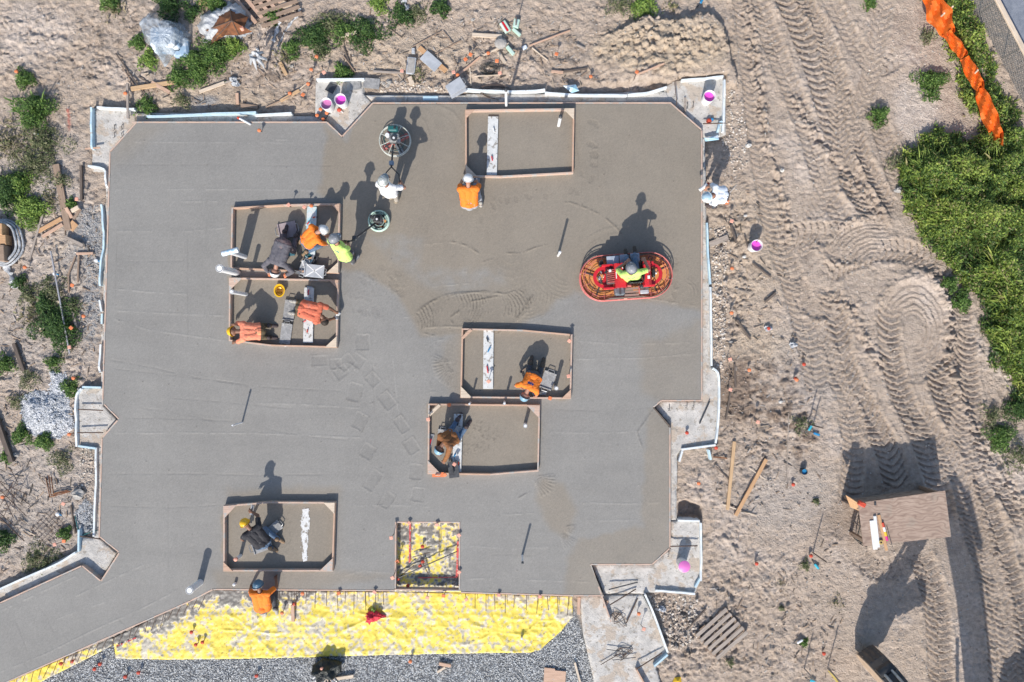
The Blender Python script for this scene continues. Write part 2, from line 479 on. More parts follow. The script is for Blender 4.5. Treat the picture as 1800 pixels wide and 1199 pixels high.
GRAVELBED = [(-40, 1232), (75, 1192), (202, 1128), (205, 1150), (600, 1146), (935, 1140), (1004, 1060), (1030, 1120), (1050, 1240), (-40, 1240)]
SHEET = [(199, 1122), (372, 1037), (595, 1040), (693, 1041), (808, 1043), (1006, 1049), (1007, 1084), (985, 1111), (950, 1142), (933, 1147),
         (700, 1151), (480, 1157), (300, 1160), (203, 1158)]
SHEETSTRIP = [(8, 1202), (198, 1121), (201, 1133), (150, 1160), (70, 1200), (0, 1232), (-60, 1256), (-70, 1236)]
PITPOLY = [(694, 917), (809, 917), (808, 1037), (693, 1035)]
PIT = [tuple(P(a, b)[:2]) for a, b in PITPOLY]


def Pz(poly, z):
    return [tuple(P(a, b, z)[:2]) for a, b in poly]


# ------------------------------------------------------------------ the soil: one sheet, fine round the site, coarse to the horizon
def axis(a, b, st):
    core = np.arange(a, b + st * .5, st); out = []; d = st; v = 0
    while v < 420:
        d *= 1.35; v += d; out.append(v)
    out = np.array(out)
    return np.concatenate([a - out[::-1], core, core[-1] + out])


GST = 0.029
gx = axis(-14.6, 14.6, GST); gy = axis(-9.9, 9.9, GST)
X, Y = np.meshgrid(gx, gy)
PX, PY = W2P(X, Y, GZ)
core = (np.abs(X) < 16) & (np.abs(Y) < 11)


def blob(cx, cy, rx, ry, soft=0.5):
    d = np.hypot((PX - cx) / rx, (PY - cy) / ry)
    return 1 - sstep(1 - soft, 1 + soft, d + 0.35 * NB)


NB = fbm(X * 1.6, Y * 1.6, 4, 3)                      # broad blotches
N1 = fbm(X * 0.45, Y * 0.45, 3, 11)
N2 = fbm(X * 3.4, Y * 3.4, 5, 21)
R2 = fbm(X * 2.2 + 0.3 * NB, Y * 2.9, 4, 31, ridged=True)
N3 = fbm(X * 11, Y * 11, 3, 41)
F1, F2, CID = worley(X * 3.1 + 0.5 * N2, Y * 3.6 + 0.4 * N3, 51)
G1, G2, GID = worley(X * 7.0 + 0.35 * N3, Y * 8.0 + .3 * N2, 61)
K1, K2, KID = worley(X * 15 + .3 * N3, Y * 15, 66)
lane = sstep(1290, 1340, PX - 20 * NB) * (1 - sstep(1700, 1760, PX))          # the haul road
rough = 0.75 + 0.25 * np.clip(N1 * 2, -1, 1)
rough = rough - 0.35 * lane
mound = blob(1165, 85, 115, 48, 0.3)
rough += 0.7 * mound + 0.55 * blob(1350, 740, 75, 110) + 0.5 * blob(1290, 450, 45, 130) + 0.45 * blob(1340, 1090, 120, 110) + 0.4 * blob(110, 90, 130, 70) \
    + 0.5 * blob(1185, 1130, 50, 60)
Zg = GZ + 0.05 * N1 + 0.048 * rough * N2 + 0.034 * rough * np.maximum(R2, -0.2) + 0.036 * rough * N3 * (.6 + np.abs(N2) * 2) \
    - 0.045 * rough * np.exp(-((F2 - F1) / 0.09) ** 2) * sstep(-.1, .3, NB + .15) + 0.04 * rough * (0.5 - G1) * sstep(0.0, 0.4, N2 + NB * .6)
clod = sstep(-.15, .35, N2 + .6 * NB) * (.35 + .65 * sstep(.3, 1.1, rough))
Zg += rough * clod * (0.085 * (GID - .5) * sstep(.02, .16, G2 - G1) + 0.035 * (KID - .5) * sstep(.04, .2, K2 - K1))
# the dug edge beside the corner footing: raised ground that ends in a ragged drop
msd, _, _ = poly_sd(PX + 9 * N2 + 5 * N3, PY + 9 * NB + 6 * N3, [(1060, 150), (1050, 70), (1128, 36), (1180, 40), (1250, 26), (1268, 50), (1290, 132), (1293, 152), (1200, 138), (1175, 146)])
Zg += 0.24 * (1 - sstep(-3, 3, msd)) * sstep(1020, 1140, PX) - 0.0
Zg += 0.07 * np.exp(-((poly_sd(PX, PY, [(655, 100), (1150, 110), (1168, 145), (640, 150)])[0]) / 26.0) ** 2) * (N2 + .4)

TRACKS = [
    ([(1322, -30), (1352, 60), (1392, 160), (1422, 240), (1450, 330), (1500, 420)], 36, .17, .8),
    ([(1368, -30), (1402, 40), (1432, 120), (1462, 220), (1492, 310), (1545, 395)], 40, .2, 1.3),
    ([(1392, -30), (1440, 40), (1475, 130), (1500, 220), (1530, 300), (1580, 380)], 26, .15, 1.1),
    ([(1452, -20), (1492, 60), (1540, 120), (1590, 90)], 32, .17, .6),
    ([(1560, -20), (1540, 80), (1520, 170), (1450, 330), (1400, 470)], 34, .18, .5),
    ([(1372, 425), (1412, 412), (1470, 412), (1530, 420)], 40, .17, .9),
    ([(1440, 490), (1500, 455), (1560, 440), (1620, 452), (1668, 490), (1690, 560), (1668, 640), (1622, 690)], 40, .17, 1.1),
    ([(1452, 500), (1468, 560), (1482, 640), (1520, 720), (1560, 790), (1580, 870)], 46, .19, 1.3),
    ([(1395, 480), (1430, 560), (1460, 640), (1500, 730), (1520, 800)], 34, .18, .8),
    ([(1565, 520), (1562, 600), (1580, 680), (1610, 750), (1640, 830), (1665, 930)], 40, .18, 1.2),
    ([(1640, 610), (1660, 690), (1690, 760), (1722, 860), (1755, 960), (1790, 1080), (1800, 1230)], 44, .17, 1.4),
    ([(1700, 560), (1700, 640), (1715, 740), (1755, 840), (1810, 930)], 36, .16, 1.2),
    ([(1690, 700), (1690, 800), (1700, 900), (1735, 1010), (1750, 1110), (1755, 1230)], 36, .16, 1.0),
    ([(1345, 300), (1362, 400), (1395, 500), (1420, 600), (1440, 700)], 44, .16, .7),
    ([(1300, -30), (1318, 120), (1330, 240), (1345, 330)], 34, .16, .6),
    ([(1480, 700), (1500, 780), (1490, 900)], 40, .17, .7),
    ([(1530, 160), (1560, 260), (1590, 350)], 34, .16, .7),
    ([(1600, 700), (1640, 760), (1690, 850), (1725, 950), (1760, 1060), (1775, 1230)], 38, .16, 1.0),
    ([(1440, 30), (1470, 150), (1480, 260), (1520, 350), (1560, 430)], 34, .15, .9),
    ([(1610, 960), (1640, 1040), (1650, 1120), (1655, 1230)], 44, .18, 1.1),
    ([(1500, 960), (1540, 1000), (1600, 990)], 40, .18, .7),
]
TRK = np.zeros_like(X)
for pts, w, lam, amp in TRACKS:
    wp = Pz(smooth_path(pts, 5), GZ)
    xs = [p[0] for p in wp]; ys = [p[1] for p in wp]
    m = (X > min(xs) - 1) & (X < max(xs) + 1) & (Y > min(ys) - 1) & (Y < max(ys) + 1)
    s, v, L = path_sv(X[m] + 0.02 * N3[m], Y[m] + 0.02 * N3[m], wp)
    hw = w / S / 2
    ins = 1 - sstep(hw * .85, hw * 1.08, np.abs(v))
    ends = sstep(0, .5, s) * (1 - sstep(L - .5, L, s))
    half = (len(pts) + int(w)) % 3 == 0
    skew = s + 0.30 * (np.abs(v) if int(w) % 4 else v) + .5 * v * v / hw + (np.where(v > 0, lam / 2, 0) if half else 0)
    ph = (skew / lam + 0.16 * N2[m] + .06 * N3[m]) % 1.0
    lug = (ph - .5) * 1.1 - .5 * np.exp(-((ph - .03) / .09) ** 2)
    patch = sstep(-.5, .15, NB[m] + .35 * N2[m] + .2)
    k = ins * ends
    flat = GZ + 0.05 * N1[m] + 0.012 * N2[m]
    z = Zg[m]
    z = z * (1 - .8 * k) + (flat - .03) * .8 * k + 0.060 * amp * lug * k * patch + .012 * N3[m] * k
    z += ends * 0.045 * amp * np.exp(-((np.abs(v) - hw * 1.2) / .055) ** 2) * (0.35 + N2[m] + .6 * N3[m])
    z -= ends * k * 0.02 * np.exp(-(v / .02) ** 2)
    Zg[m] = z; TRK[m] = np.maximum(TRK[m], k)
# skid turns: nested arcs the wheels scraped
for cx, cy, r0, r1, a0, a1, n, ey in [(1606, 580, 16, 62, -100, 165, 6, .72), (1490, 425, 12, 46, 165, 375, 6, 1.3), (1445, 520, 10, 40, 120, 300, 6, 1.1), (1540, 470, 20, 90, 60, 170, 9, 1.1)]:
    dx, dy = PX - cx, -(PY - cy); r = np.hypot(dx, dy * ey) + 2.5 * N2; an = np.degrees(np.arctan2(dy, dx)) % 360
    w = sstep(r0 - 4, r0 + 6, r) * (1 - sstep(r1 - 4, r1 + 4, r))
    aa = ((an - a0) % 360); span = (a1 - a0)
    w = w * sstep(0, 25, aa) * (1 - sstep(span - 25, span, aa))
    ph = (r - r0) / (r1 - r0) * n + .25 * N2 + .3 * NB
    Zg = Zg * (1 - .7 * w) + w * .7 * (GZ - .03 + .01 * N2) + w * 0.05 * ((ph % 1.0) ** 2 - .4) * (.7 + .6 * NB)
    edge = np.exp(-((r - r1 - 8) / 7) ** 2) * sstep(0, 25, aa) * (1 - sstep(span - 25, span, aa))
    Zg += 0.07 * edge * (0.6 + N2 + .7 * N3)
# clods thrown up beside the lanes
for pts in [[(1395, 180), (1440, 250), (1500, 320), (1545, 370)], [(1640, 480), (1672, 540), (1668, 640), (1690, 700), (1720, 770), (1770, 850), (1810, 910)],
            [(1310, 0), (1325, 100), (1345, 230), (1370, 330), (1385, 420)], [(1455, 520), (1500, 545), (1520, 600), (1545, 640)]]:
    s, v, L = path_sv(X, Y, Pz(pts, GZ))
    e = np.exp(-(v / .17) ** 2)
    Zg += e * 0.075 * (0.2 + N2 + N3 + 1.0 * (0.55 - G1)) + e * .09 * (GID - .5) * (KID > .3)
# footings, slab, sheets and gravel lie in dug-out ground
under = np.full_like(X, 9.0)
for poly in [SLAB] + list(FOOTINGS.values()) + [SHEET, SHEETSTRIP, [(688, 911), (814, 911), (814, 1046), (688, 1046)]]:
    z = 0 if poly is SLAB else -0.2
    sd, _, _ = poly_sd(X, Y, Pz(poly, z)); under = np.minimum(under, sd)
k = 1 - sstep(-.07, .0, under)
Zg = Zg * (1 - k) + (-0.55) * k
near = np.exp(-np.maximum(under, 0) / .16) * (1 - k)
Zg -= near * 0.035
gsd, _, _ = poly_sd(X, Y, Pz(GRAVELBED, -.27))
kg = 1 - sstep(-.05, .12, gsd)
Zg = np.where(kg > 0, np.minimum(Zg * (1 - kg) + (-0.29 + 0.012 * N2) * kg, Zg), Zg)
hole, _, _ = poly_sd(PX + 3 * N3, PY + 3 * N3, [(1194, 885), (1205, 880), (1232, 890), (1233, 913), (1194, 914)])
Zg -= 0.30 * (1 - sstep(-5, 3, hole))
far = np.maximum(np.abs(X) - 16, np.abs(Y) - 11)
Zg = np.where(core, Zg, GZ + 0.05 * N1 * np.exp(-np.maximum(far, 0) / 20))

# soil colours: sand, pale clay, damp brown earth, grey fines
sand = np.array([0.545, 0.447, 0.365]); clay = np.array([0.62, 0.50, 0.365]); damp = np.array([0.27, 0.205, 0.16]); greyf = np.array([0.53, 0.485, 0.445]); pale = np.array([0.66, 0.57, 0.50])
C = np.ones(X.shape + (3,)) * sand


def paint(c, w):
    global C
    w = np.clip(w, 0, 1)[..., None]
    C = C * (1 - w) + np.array(c) * w


paint(pale, .6 * sstep(.05, .5, N1 + .5 * NB)); paint((.40, .325, .265), .55 * sstep(.1, .55, -N1 * .7 + NB * .8 + .3 * N2))
paint(clay, .75 * np.clip(mound + .6 * blob(330, 178, 160, 26) + .5 * blob(700, 100, 140, 50) + .5 * blob(1330, 610, 60, 26) + .4 * blob(1310, 450, 70, 120) + .5 * blob(120, 470, 40, 70), 0, 1))
paint(damp, .92 * np.clip(blob(1345, 690, 80, 60) * sstep(-.25, .3, N2) + blob(1400, 760, 40, 60) * sstep(-.2, .3, N2) + .8 * blob(1290, 690, 30, 50) + .7 * blob(1190, 1110, 44, 50) * sstep(-.2, .3, N2)
                          + .7 * blob(460, 130, 90, 50) * sstep(-.2, .4, N2) + .4 * blob(1330, 830, 90, 70) * sstep(0, .4, N2) + .5 * blob(1480, 920, 50, 40) + .5 * blob(230, 60, 60, 40) * sstep(-.1, .3, N2), 0, 1))
paint(greyf, .8 * np.clip(blob(150, 420, 34, 70) + blob(70, 560, 110, 130) * .6 + blob(60, 880, 120, 110) * .7 + .6 * blob(60, 300, 90, 90) + .6 * blob(1380, 870, 90, 60) + .4 * blob(1420, 640, 60, 80), 0, 1))
paint(sand * .92, .4 * TRK)
paint(pale, .8 * np.clip(blob(1612, 190, 40, 60, .3) + .7 * blob(1770, 820, 50, 60, .4) + blob(60, 60, 60, 50), 0, 1))
paint((0.30, 0.25, 0.2), .5 * sstep(.22, .5, N3 + .5 * N2) * (1 - .6 * lane))
paint((0.34, 0.35, 0.36), .85 * np.clip(blob(155, 420, 26, 46) * sstep(-.3, .1, N3) + blob(160, 560, 20, 60) * sstep(-.2, .1, N3) + blob(362, 178, 22, 12), 0, 1))
paint((0.24, 0.25, 0.26), kg)
paint((0.55, 0.10, 0.07), .75 * np.exp(-((PX - 121 - .06 * (PY - 210)) / 2.6) ** 2) * sstep(188, 194, PY) * (1 - sstep(226, 234, PY)) * sstep(-.5, .1, N3))      # marking paint on the soil

soil_m = mat('soil', (1.0, 1.0, 1.0), (0.72, 0.70, 0.68), 0.95, 9, bump=1.0, bscale=24, attr='Col', lo=.3, hi=.7, spec=.15, bdist=0.05)
nr, nc = X.shape
V = np.stack([X, Y, Zg], -1).reshape(-1, 3)
ii = (np.arange(nr - 1)[:, None] * nc + np.arange(nc - 1)[None, :]).ravel()
Fq = np.stack([ii, ii + 1, ii + nc + 1, ii + nc], 1)
ground = npmesh('ground', V, Fq, soil_m, col=C.reshape(-1, 3), smooth=True)
tag(ground, 'pinkish beige sandy soil around the fresh slab, rutted with tyre tracks', 'ground', kind='structure')


def gz(x, y):
    i = int(np.clip(np.searchsorted(gx, x) - 1, 0, nc - 2)); j = int(np.clip(np.searchsorted(gy, y) - 1, 0, nr - 2))
    return float(max(Zg[j, i], Zg[j, i + 1], Zg[j + 1, i], Zg[j + 1, i + 1]))


def surf(px, py):
    """world point on whatever lies under a pixel: slab, footing, sheet, gravel or soil"""
    p = P(px, py, 0)
    a = np.array([p.x]); b = np.array([p.y])
    if poly_sd(a, b, SLABW)[0][0] < -0.02:
        return Vector((p.x, p.y, 0.0))
    for k, poly in FOOTINGS.items():
        q = P(px, py, FOOT_Z)
        if poly_sd(np.array([q.x]), np.array([q.y]), Pz(poly, FOOT_Z))[0][0] < 0:
            return q
    q = P(px, py, -.25)
    for poly in (SHEET, SHEETSTRIP, PITPOLY):
        if poly_sd(np.array([float(px)]), np.array([float(py)]), poly)[0][0] < 0:
            return Vector((q.x, q.y, -0.235))
    if poly_sd(np.array([float(px)]), np.array([float(py)]), GRAVELBED)[0][0] < 0:
        return Vector((q.x, q.y, -0.26))
    q = P(px, py, GZ); z = gz(q.x, q.y); z = max(z, -0.35); q = P(px, py, z)
    return Vector((q.x, q.y, max(gz(q.x, q.y), -0.35)))


# ------------------------------------------------------------------ the fresh concrete slab
ST = 0.0225
sx = np.arange(P(-40, 0).x, P(1240, 0).x, ST); sy = np.arange(P(0, 1262).y, P(0, 176).y, ST)
X, Y = np.meshgrid(sx, sy); PX, PY = W2P(X, Y, 0)
M1 = fbm(X * .7, Y * .7, 4, 101); M2 = fbm(X * 3, Y * 3, 4, 111); M3 = fbm(X * 14, Y * 14, 3, 121)
NB = M1
Zs = 0.0016 * M2 + 0.0009 * M3
jx = 5 * M2 + 9 * M1


def zone(poly, soft=8):
    return 1 - sstep(-soft, soft, poly_sd(PX + jx, PY + 7 * M2 + 8 * M1, poly)[0])


tan_ = zone([(572, 222), (606, 246), (655, 180), (1240, 180), (1240, 545), (1010, 512), (900, 585), (735, 588), (700, 520), (640, 480), (596, 470), (598, 360), (560, 340)], 7)
grey_in = np.clip(zone([(650, 420), (742, 415), (740, 470), (810, 478), (880, 470), (890, 500), (800, 520), (740, 500), (690, 460)], 10) * (.6 + M2), 0, 1)
tan_ = tan_ * (1 - .85 * grey_in)
tan_ = np.maximum(tan_, .7 * zone([(990, 1050), (998, 980), (1020, 950), (1080, 938), (1130, 925), (1128, 880), (1140, 720), (1180, 720), (1180, 1000), (1070, 1060)], 6))
tan_ = np.maximum(tan_, .8 * zone([(950, 840), (990, 850), (1014, 900), (1000, 950), (965, 930), (945, 880)], 8))
tan_ = np.maximum(tan_, .7 * zone([(400, 860), (600, 860), (595, 884), (400, 886)], 10))
tan_ = np.maximum(tan_, .7 * zone([(370, 1000), (590, 1004), (680, 1010), (560, 1040), (380, 1040)], 10))
tan_ = np.maximum(tan_, .5 * zone([(215, 222), (300, 222), (240, 262), (196, 290)], 18))
tan_ = np.maximum(tan_, .6 * zone([(800, 575), (818, 575), (818, 700), (790, 690), (760, 640)], 10))
tan_ = np.maximum(tan_, .6 * zone([(1128, 600), (1180, 590), (1234, 560), (1234, 703), (1160, 706), (1128, 690)], 10))
for box in [[(817, 193), (1010, 190), (1008, 307), (817, 310)], [(407, 364), (598, 357), (595, 481), (405, 473)], [(402, 488), (595, 492), (592, 612), (402, 600)],
            [(811, 577), (1006, 588), (1004, 702), (809, 700)], [(752, 710), (949, 712), (947, 829), (862, 836), (751, 834)], [(392, 889), (589, 883), (585, 1006), (392, 1006)]]:
    tan_ = np.maximum(tan_, zone(box, 2))
greyc = np.array([0.254, 0.244, 0.228]); tanc = np.array([0.254, 0.221, 0.179])
tw = np.clip(tan_ + .10 * M2, 0, 1)[..., None]
CS = greyc * (1 - tw) + tanc * tw
CS *= (1 + .11 * M1 + .05 * M2 + .05 * M3 + .05 * np.random.default_rng(4).normal(0, 1, X.shape))[..., None]
streak = fbm(X * .35, Y * 3.2, 3, 140)
CS *= (1 + .05 * streak * (1 - tan_))[..., None]


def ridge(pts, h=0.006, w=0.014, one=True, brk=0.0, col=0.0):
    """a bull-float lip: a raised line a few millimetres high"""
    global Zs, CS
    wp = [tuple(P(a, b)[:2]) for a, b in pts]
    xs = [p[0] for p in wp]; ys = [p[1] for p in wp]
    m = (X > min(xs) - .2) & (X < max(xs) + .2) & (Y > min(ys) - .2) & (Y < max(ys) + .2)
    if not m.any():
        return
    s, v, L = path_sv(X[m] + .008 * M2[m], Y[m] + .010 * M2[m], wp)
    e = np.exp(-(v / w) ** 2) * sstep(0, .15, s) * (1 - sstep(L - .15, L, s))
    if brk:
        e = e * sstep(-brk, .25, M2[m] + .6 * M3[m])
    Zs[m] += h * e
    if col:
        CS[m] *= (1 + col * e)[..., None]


FLOAT = [
    ([(200, 334), (420, 333), (600, 336)], .004), ([(300, 355), (390, 354)], .005), ([(200, 407), (335, 407), (400, 400)], .005), ([(203, 461), (330, 459)], -.004), ([(200, 508), (265, 514), (335, 518)], .006),
    ([(200, 546), (320, 553), (400, 556)], .005), ([(196, 560), (260, 580), (330, 590), (400, 600)], .005), ([(190, 632), (270, 647), (345, 664), (440, 678)], -.005), ([(195, 648), (300, 660), (430, 676)], -.004),
    ([(300, 700), (400, 708), (500, 718), (610, 718)], -.004), ([(215, 735), (330, 737), (430, 742)], -.004), ([(200, 762), (330, 761), (450, 762), (640, 770)], .006), ([(190, 834), (330, 833), (450, 836), (600, 834)], -.005),
    ([(250, 718), (320, 728), (380, 741)], -.004), ([(190, 890), (300, 893), (390, 888)], -.004), ([(450, 680), (520, 684), (606, 688)], -.005), ([(450, 709), (530, 711), (640, 718)], .006), ([(470, 755), (540, 768), (612, 774)], -.005),
    ([(330, 405), (331, 600)], -.004), ([(206, 400), (203, 530)], -.003), ([(1010, 512), (1080, 518), (1170, 530), (1230, 540)], .006), ([(1010, 600), (1100, 606), (1230, 602)], .004),
    ([(1010, 632), (1130, 630), (1228, 622)], .005), ([(960, 760), (1060, 762), (1130, 758)], .004), ([(960, 720), (1080, 724), (1150, 716)], -.003), ([(1020, 884), (1100, 886), (1165, 884)], .005),
    ([(1030, 916), (1120, 915)], .005), ([(880, 906), (945, 902)], .006), ([(760, 600), (790, 596)], .008), ([(756, 640), (800, 636)], .006), ([(754, 688), (772, 690)], .008), ([(765, 655), (805, 655)], .006),
    ([(755, 505), (830, 498)], .007), ([(810, 478), (850, 482)], .005), ([(740, 430), (800, 426), (840, 440)], .005), ([(630, 590), (650, 588)], .007), ([(690, 560), (740, 556)], .005), ([(640, 1018), (690, 1020)], .004),
    ([(600, 1014), (640, 1004), (690, 1008)], .004), ([(820, 1018), (900, 1016)], .005), ([(915, 1020), (990, 1022), (1040, 1024)], .005), ([(820, 960), (900, 966), (970, 962)], .003), ([(610, 890), (690, 888), (760, 892)], .004),
    ([(860, 975), (950, 978)], -.003), ([(690, 620), (700, 720), (706, 760)], .004), ([(655, 640), (660, 760), (658, 800)], -.003), ([(1050, 240), (1052, 320)], -.003), ([(1005, 190), (1020, 300)], -.002),
    ([(230, 250), (600, 252)], .003), ([(200, 290), (590, 292)], -.003), ([(480, 245), (560, 250)], .005),
    ([(70, 1066), (105, 1130)], -.005), ([(20, 1070), (50, 1150)], -.005), ([(0, 1182), (80, 1150), (160, 1110), (250, 1070), (316, 1036)], .007), ([(130, 1050), (190, 1022), (255, 992)], .006), ([(255, 990), (257, 1005)], -.005), ([(0, 1075), (70, 1042), (140, 1010)], .005),
    ([(30, 1150), (52, 1180)], -.004), ([(120, 1124), (132, 1140)], -.004), ([(205, 1085), (225, 1104)], -.004), ([(120, 1050), (140, 1080)], -.003), ([(85, 1095), (150, 1070), (190, 1058)], .003),
    ([(300, 976), (350, 974)], .004), ([(296, 880), (296, 1010)], -.003), ([(192, 700), (196, 715), (210, 735)], -.005),
]
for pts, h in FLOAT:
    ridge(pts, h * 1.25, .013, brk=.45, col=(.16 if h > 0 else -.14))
# kneeboard prints: rectangles with a lip on two sides
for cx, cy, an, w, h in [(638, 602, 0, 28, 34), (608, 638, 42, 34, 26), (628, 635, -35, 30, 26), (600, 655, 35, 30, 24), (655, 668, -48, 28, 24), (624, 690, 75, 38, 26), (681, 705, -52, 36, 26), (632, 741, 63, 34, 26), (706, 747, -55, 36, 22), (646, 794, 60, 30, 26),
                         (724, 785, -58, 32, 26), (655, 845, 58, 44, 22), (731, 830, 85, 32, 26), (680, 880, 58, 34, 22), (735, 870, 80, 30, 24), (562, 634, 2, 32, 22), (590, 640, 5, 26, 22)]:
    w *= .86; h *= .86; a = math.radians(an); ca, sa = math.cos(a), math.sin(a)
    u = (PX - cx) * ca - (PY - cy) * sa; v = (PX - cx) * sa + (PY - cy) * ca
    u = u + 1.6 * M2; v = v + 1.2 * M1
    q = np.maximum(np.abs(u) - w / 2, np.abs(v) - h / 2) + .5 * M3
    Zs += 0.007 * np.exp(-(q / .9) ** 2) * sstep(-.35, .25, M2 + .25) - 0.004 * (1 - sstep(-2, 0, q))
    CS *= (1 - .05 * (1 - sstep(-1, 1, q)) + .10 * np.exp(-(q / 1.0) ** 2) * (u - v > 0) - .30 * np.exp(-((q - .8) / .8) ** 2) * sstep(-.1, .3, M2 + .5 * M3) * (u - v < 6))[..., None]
# power-float swirls
for cx, cy, r0, r1, a0, a1, n, amp in [(925, 520, 6, 50, 250, 380, 7, .7), (955, 500, 10, 60, 150, 250, 8, .6), (995, 470, 20, 62, 190, 290, 6, .6),
                                      (760, 240, 40, 58, -20, 110, 1, .4), (694, 247, 60, 78, 200, 420, 1, .3), (900, 440, 10, 50, 200, 330, 3, .4), (1095, 500, 90, 104, 60, 150, 1, .5), (1200, 515, 14, 30, -60, 80, 3, .7)]:
    dx, dy = PX - cx, -(PY - cy); r = np.hypot(dx, dy) + 2.0 * M2; aa = (np.degrees(np.arctan2(dy, dx)) - a0) % 360
    w = sstep(r0 - 2, r0 + 3, r) * (1 - sstep(r1 - 3, r1 + 2, r)) * sstep(0, 30, aa) * (1 - sstep(a1 - a0 - 30, a1 - a0, aa))
    ph = (r - r0) / (r1 - r0) * n + .4 * M1
    sw = (ph % 1.0) ** 3
    Zs += amp * w * 0.015 * sw * sstep(-.5, .2, M2 + .15)
    CS *= (1 - .26 * amp * w * np.exp(-(((ph % 1.0) - .05) / .10) ** 2) * sstep(-.4, .2, M2 + .1))[..., None]
wp = [tuple(P(a, b)[:2]) for a, b in smooth_path([(728, 572), (765, 552), (812, 545), (858, 546), (900, 540), (938, 508)], 6)]
sv_, vv_, LL = path_sv(X, Y, wp); hw_ = .10 + .36 * np.sin(np.clip(sv_ / LL, 0, 1) * np.pi) ** .6
wm = (1 - sstep(hw_ * .85, hw_ * 1.05, np.abs(vv_) + .05 * M2)) * sstep(.02, .2, sv_) * (1 - sstep(LL - .3, LL, sv_))
ph = ((sv_ + .9 * vv_ * vv_ + .25 * vv_ + .05 * M2) / .088 + .5 * M1) % 1.0
pa_ = sstep(-.25, .3, M2 + .35 * np.sin(sv_ * 5))
Zs += wm * pa_ * .016 * ph ** 2 + .012 * np.exp(-((np.abs(vv_) - hw_) / .03) ** 2) * (wm + .3 > .3) * (np.abs(vv_) < .6) * sstep(.1, .3, sv_) * (1 - sstep(LL - .4, LL, sv_)) * sstep(-.3, .2, M2 + .2)
CS *= (1 - .36 * wm * pa_ * np.exp(-((ph - .04) / .12) ** 2) - .07 * wm)[..., None]
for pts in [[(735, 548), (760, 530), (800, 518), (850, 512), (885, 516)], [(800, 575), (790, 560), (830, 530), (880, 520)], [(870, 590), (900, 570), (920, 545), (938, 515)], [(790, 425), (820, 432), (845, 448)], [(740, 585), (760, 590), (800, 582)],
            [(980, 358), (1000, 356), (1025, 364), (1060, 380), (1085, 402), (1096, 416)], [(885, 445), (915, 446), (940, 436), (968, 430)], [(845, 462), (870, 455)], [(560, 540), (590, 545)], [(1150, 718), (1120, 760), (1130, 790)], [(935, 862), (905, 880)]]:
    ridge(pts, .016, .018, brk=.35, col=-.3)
# boot prints and raked patches
for cx, cy, rx, ry, an, q in [(1042, 215, 5, 11, 80, 1), (1050, 222, 6, 5, 0, 1), (1041, 255, 6, 12, 70, 1.2), (1045, 272, 7, 10, 60, 1.2), (1044, 290, 5, 9, 60, 1), (868, 362, 5, 9, 30, 1), (893, 352, 5, 9, -25, 1), (846, 385, 4, 8, 0, .8), (908, 350, 5, 8, 10, 1), (928, 345, 5, 10, 60, 1),
                           (1040, 315, 5, 9, -30, 1), (1022, 305, 4, 8, -10, .8), (1005, 335, 5, 9, -40, .8), (1015, 338, 5, 7, 0, .8), (750, 405, 4, 9, -20, .6), (1190, 460, 4, 8, 10, 1), (1187, 470, 5, 9, 10, 1), (1188, 500, 5, 10, 10, 1), (1186, 518, 5, 8, 15, 1), (1180, 528, 5, 7, 60, .9),
                           (640, 495, 6, 10, 40, .8), (655, 487, 6, 9, 60, .8), (638, 545, 9, 12, 30, .7), (662, 548, 10, 12, 20, .7), (692, 500, 8, 14, 20, .9), (705, 515, 8, 10, 40, .9), (700, 480, 6, 10, 60, .7), (672, 470, 6, 9, 60, .6), (640, 590, 6, 8, 60, .6), (880, 350, 4, 8, 0, .8), (960, 345, 5, 8, 20, .7)]:
    a = math.radians(an); ca, sa = math.cos(a), math.sin(a)
    u = (PX - cx) * ca - (PY - cy) * sa; v = (PX - cx) * sa + (PY - cy) * ca
    d = np.hypot(u / rx, v / ry) + .35 * M3
    w = 1 - sstep(.75, 1.05, d)
    Zs += q * (0.007 * w * np.sin(v * 2.0 + 3 * M2) * .6 - .004 * w + .006 * np.exp(-((d - 1.05) / .16) ** 2) * (M3 + .3))
    CS *= (1 - .10 * q * w * (.7 + .6 * np.sin(v * 2.0 + 3 * M2)))[..., None]
for cx, cy, r0, r1, a0, a1 in [(935, 838, 8, 42, -70, 10), (982, 935, 6, 34, -75, -20), (985, 925, 8, 26, -50, 10), (800, 640, 10, 40, 150, 260)]:
    dx, dy = PX - cx, -(PY - cy); r = np.hypot(dx, dy); an = (np.degrees(np.arctan2(dy, dx)) - a0) % 360
    w = sstep(r0, r0 + 4, r) * (1 - sstep(r1 - 4, r1 + 2, r + 5 * M2)) * sstep(0, 8, an) * (1 - sstep(a1 - a0 - 8, a1 - a0, an))
    ph = an / 9.0 + .5 * M2
    Zs += 0.012 * w * np.abs(np.sin(ph * math.pi)); CS *= (1 - .2 * w * (np.abs(np.sin(ph * math.pi)) < .3))[..., None]
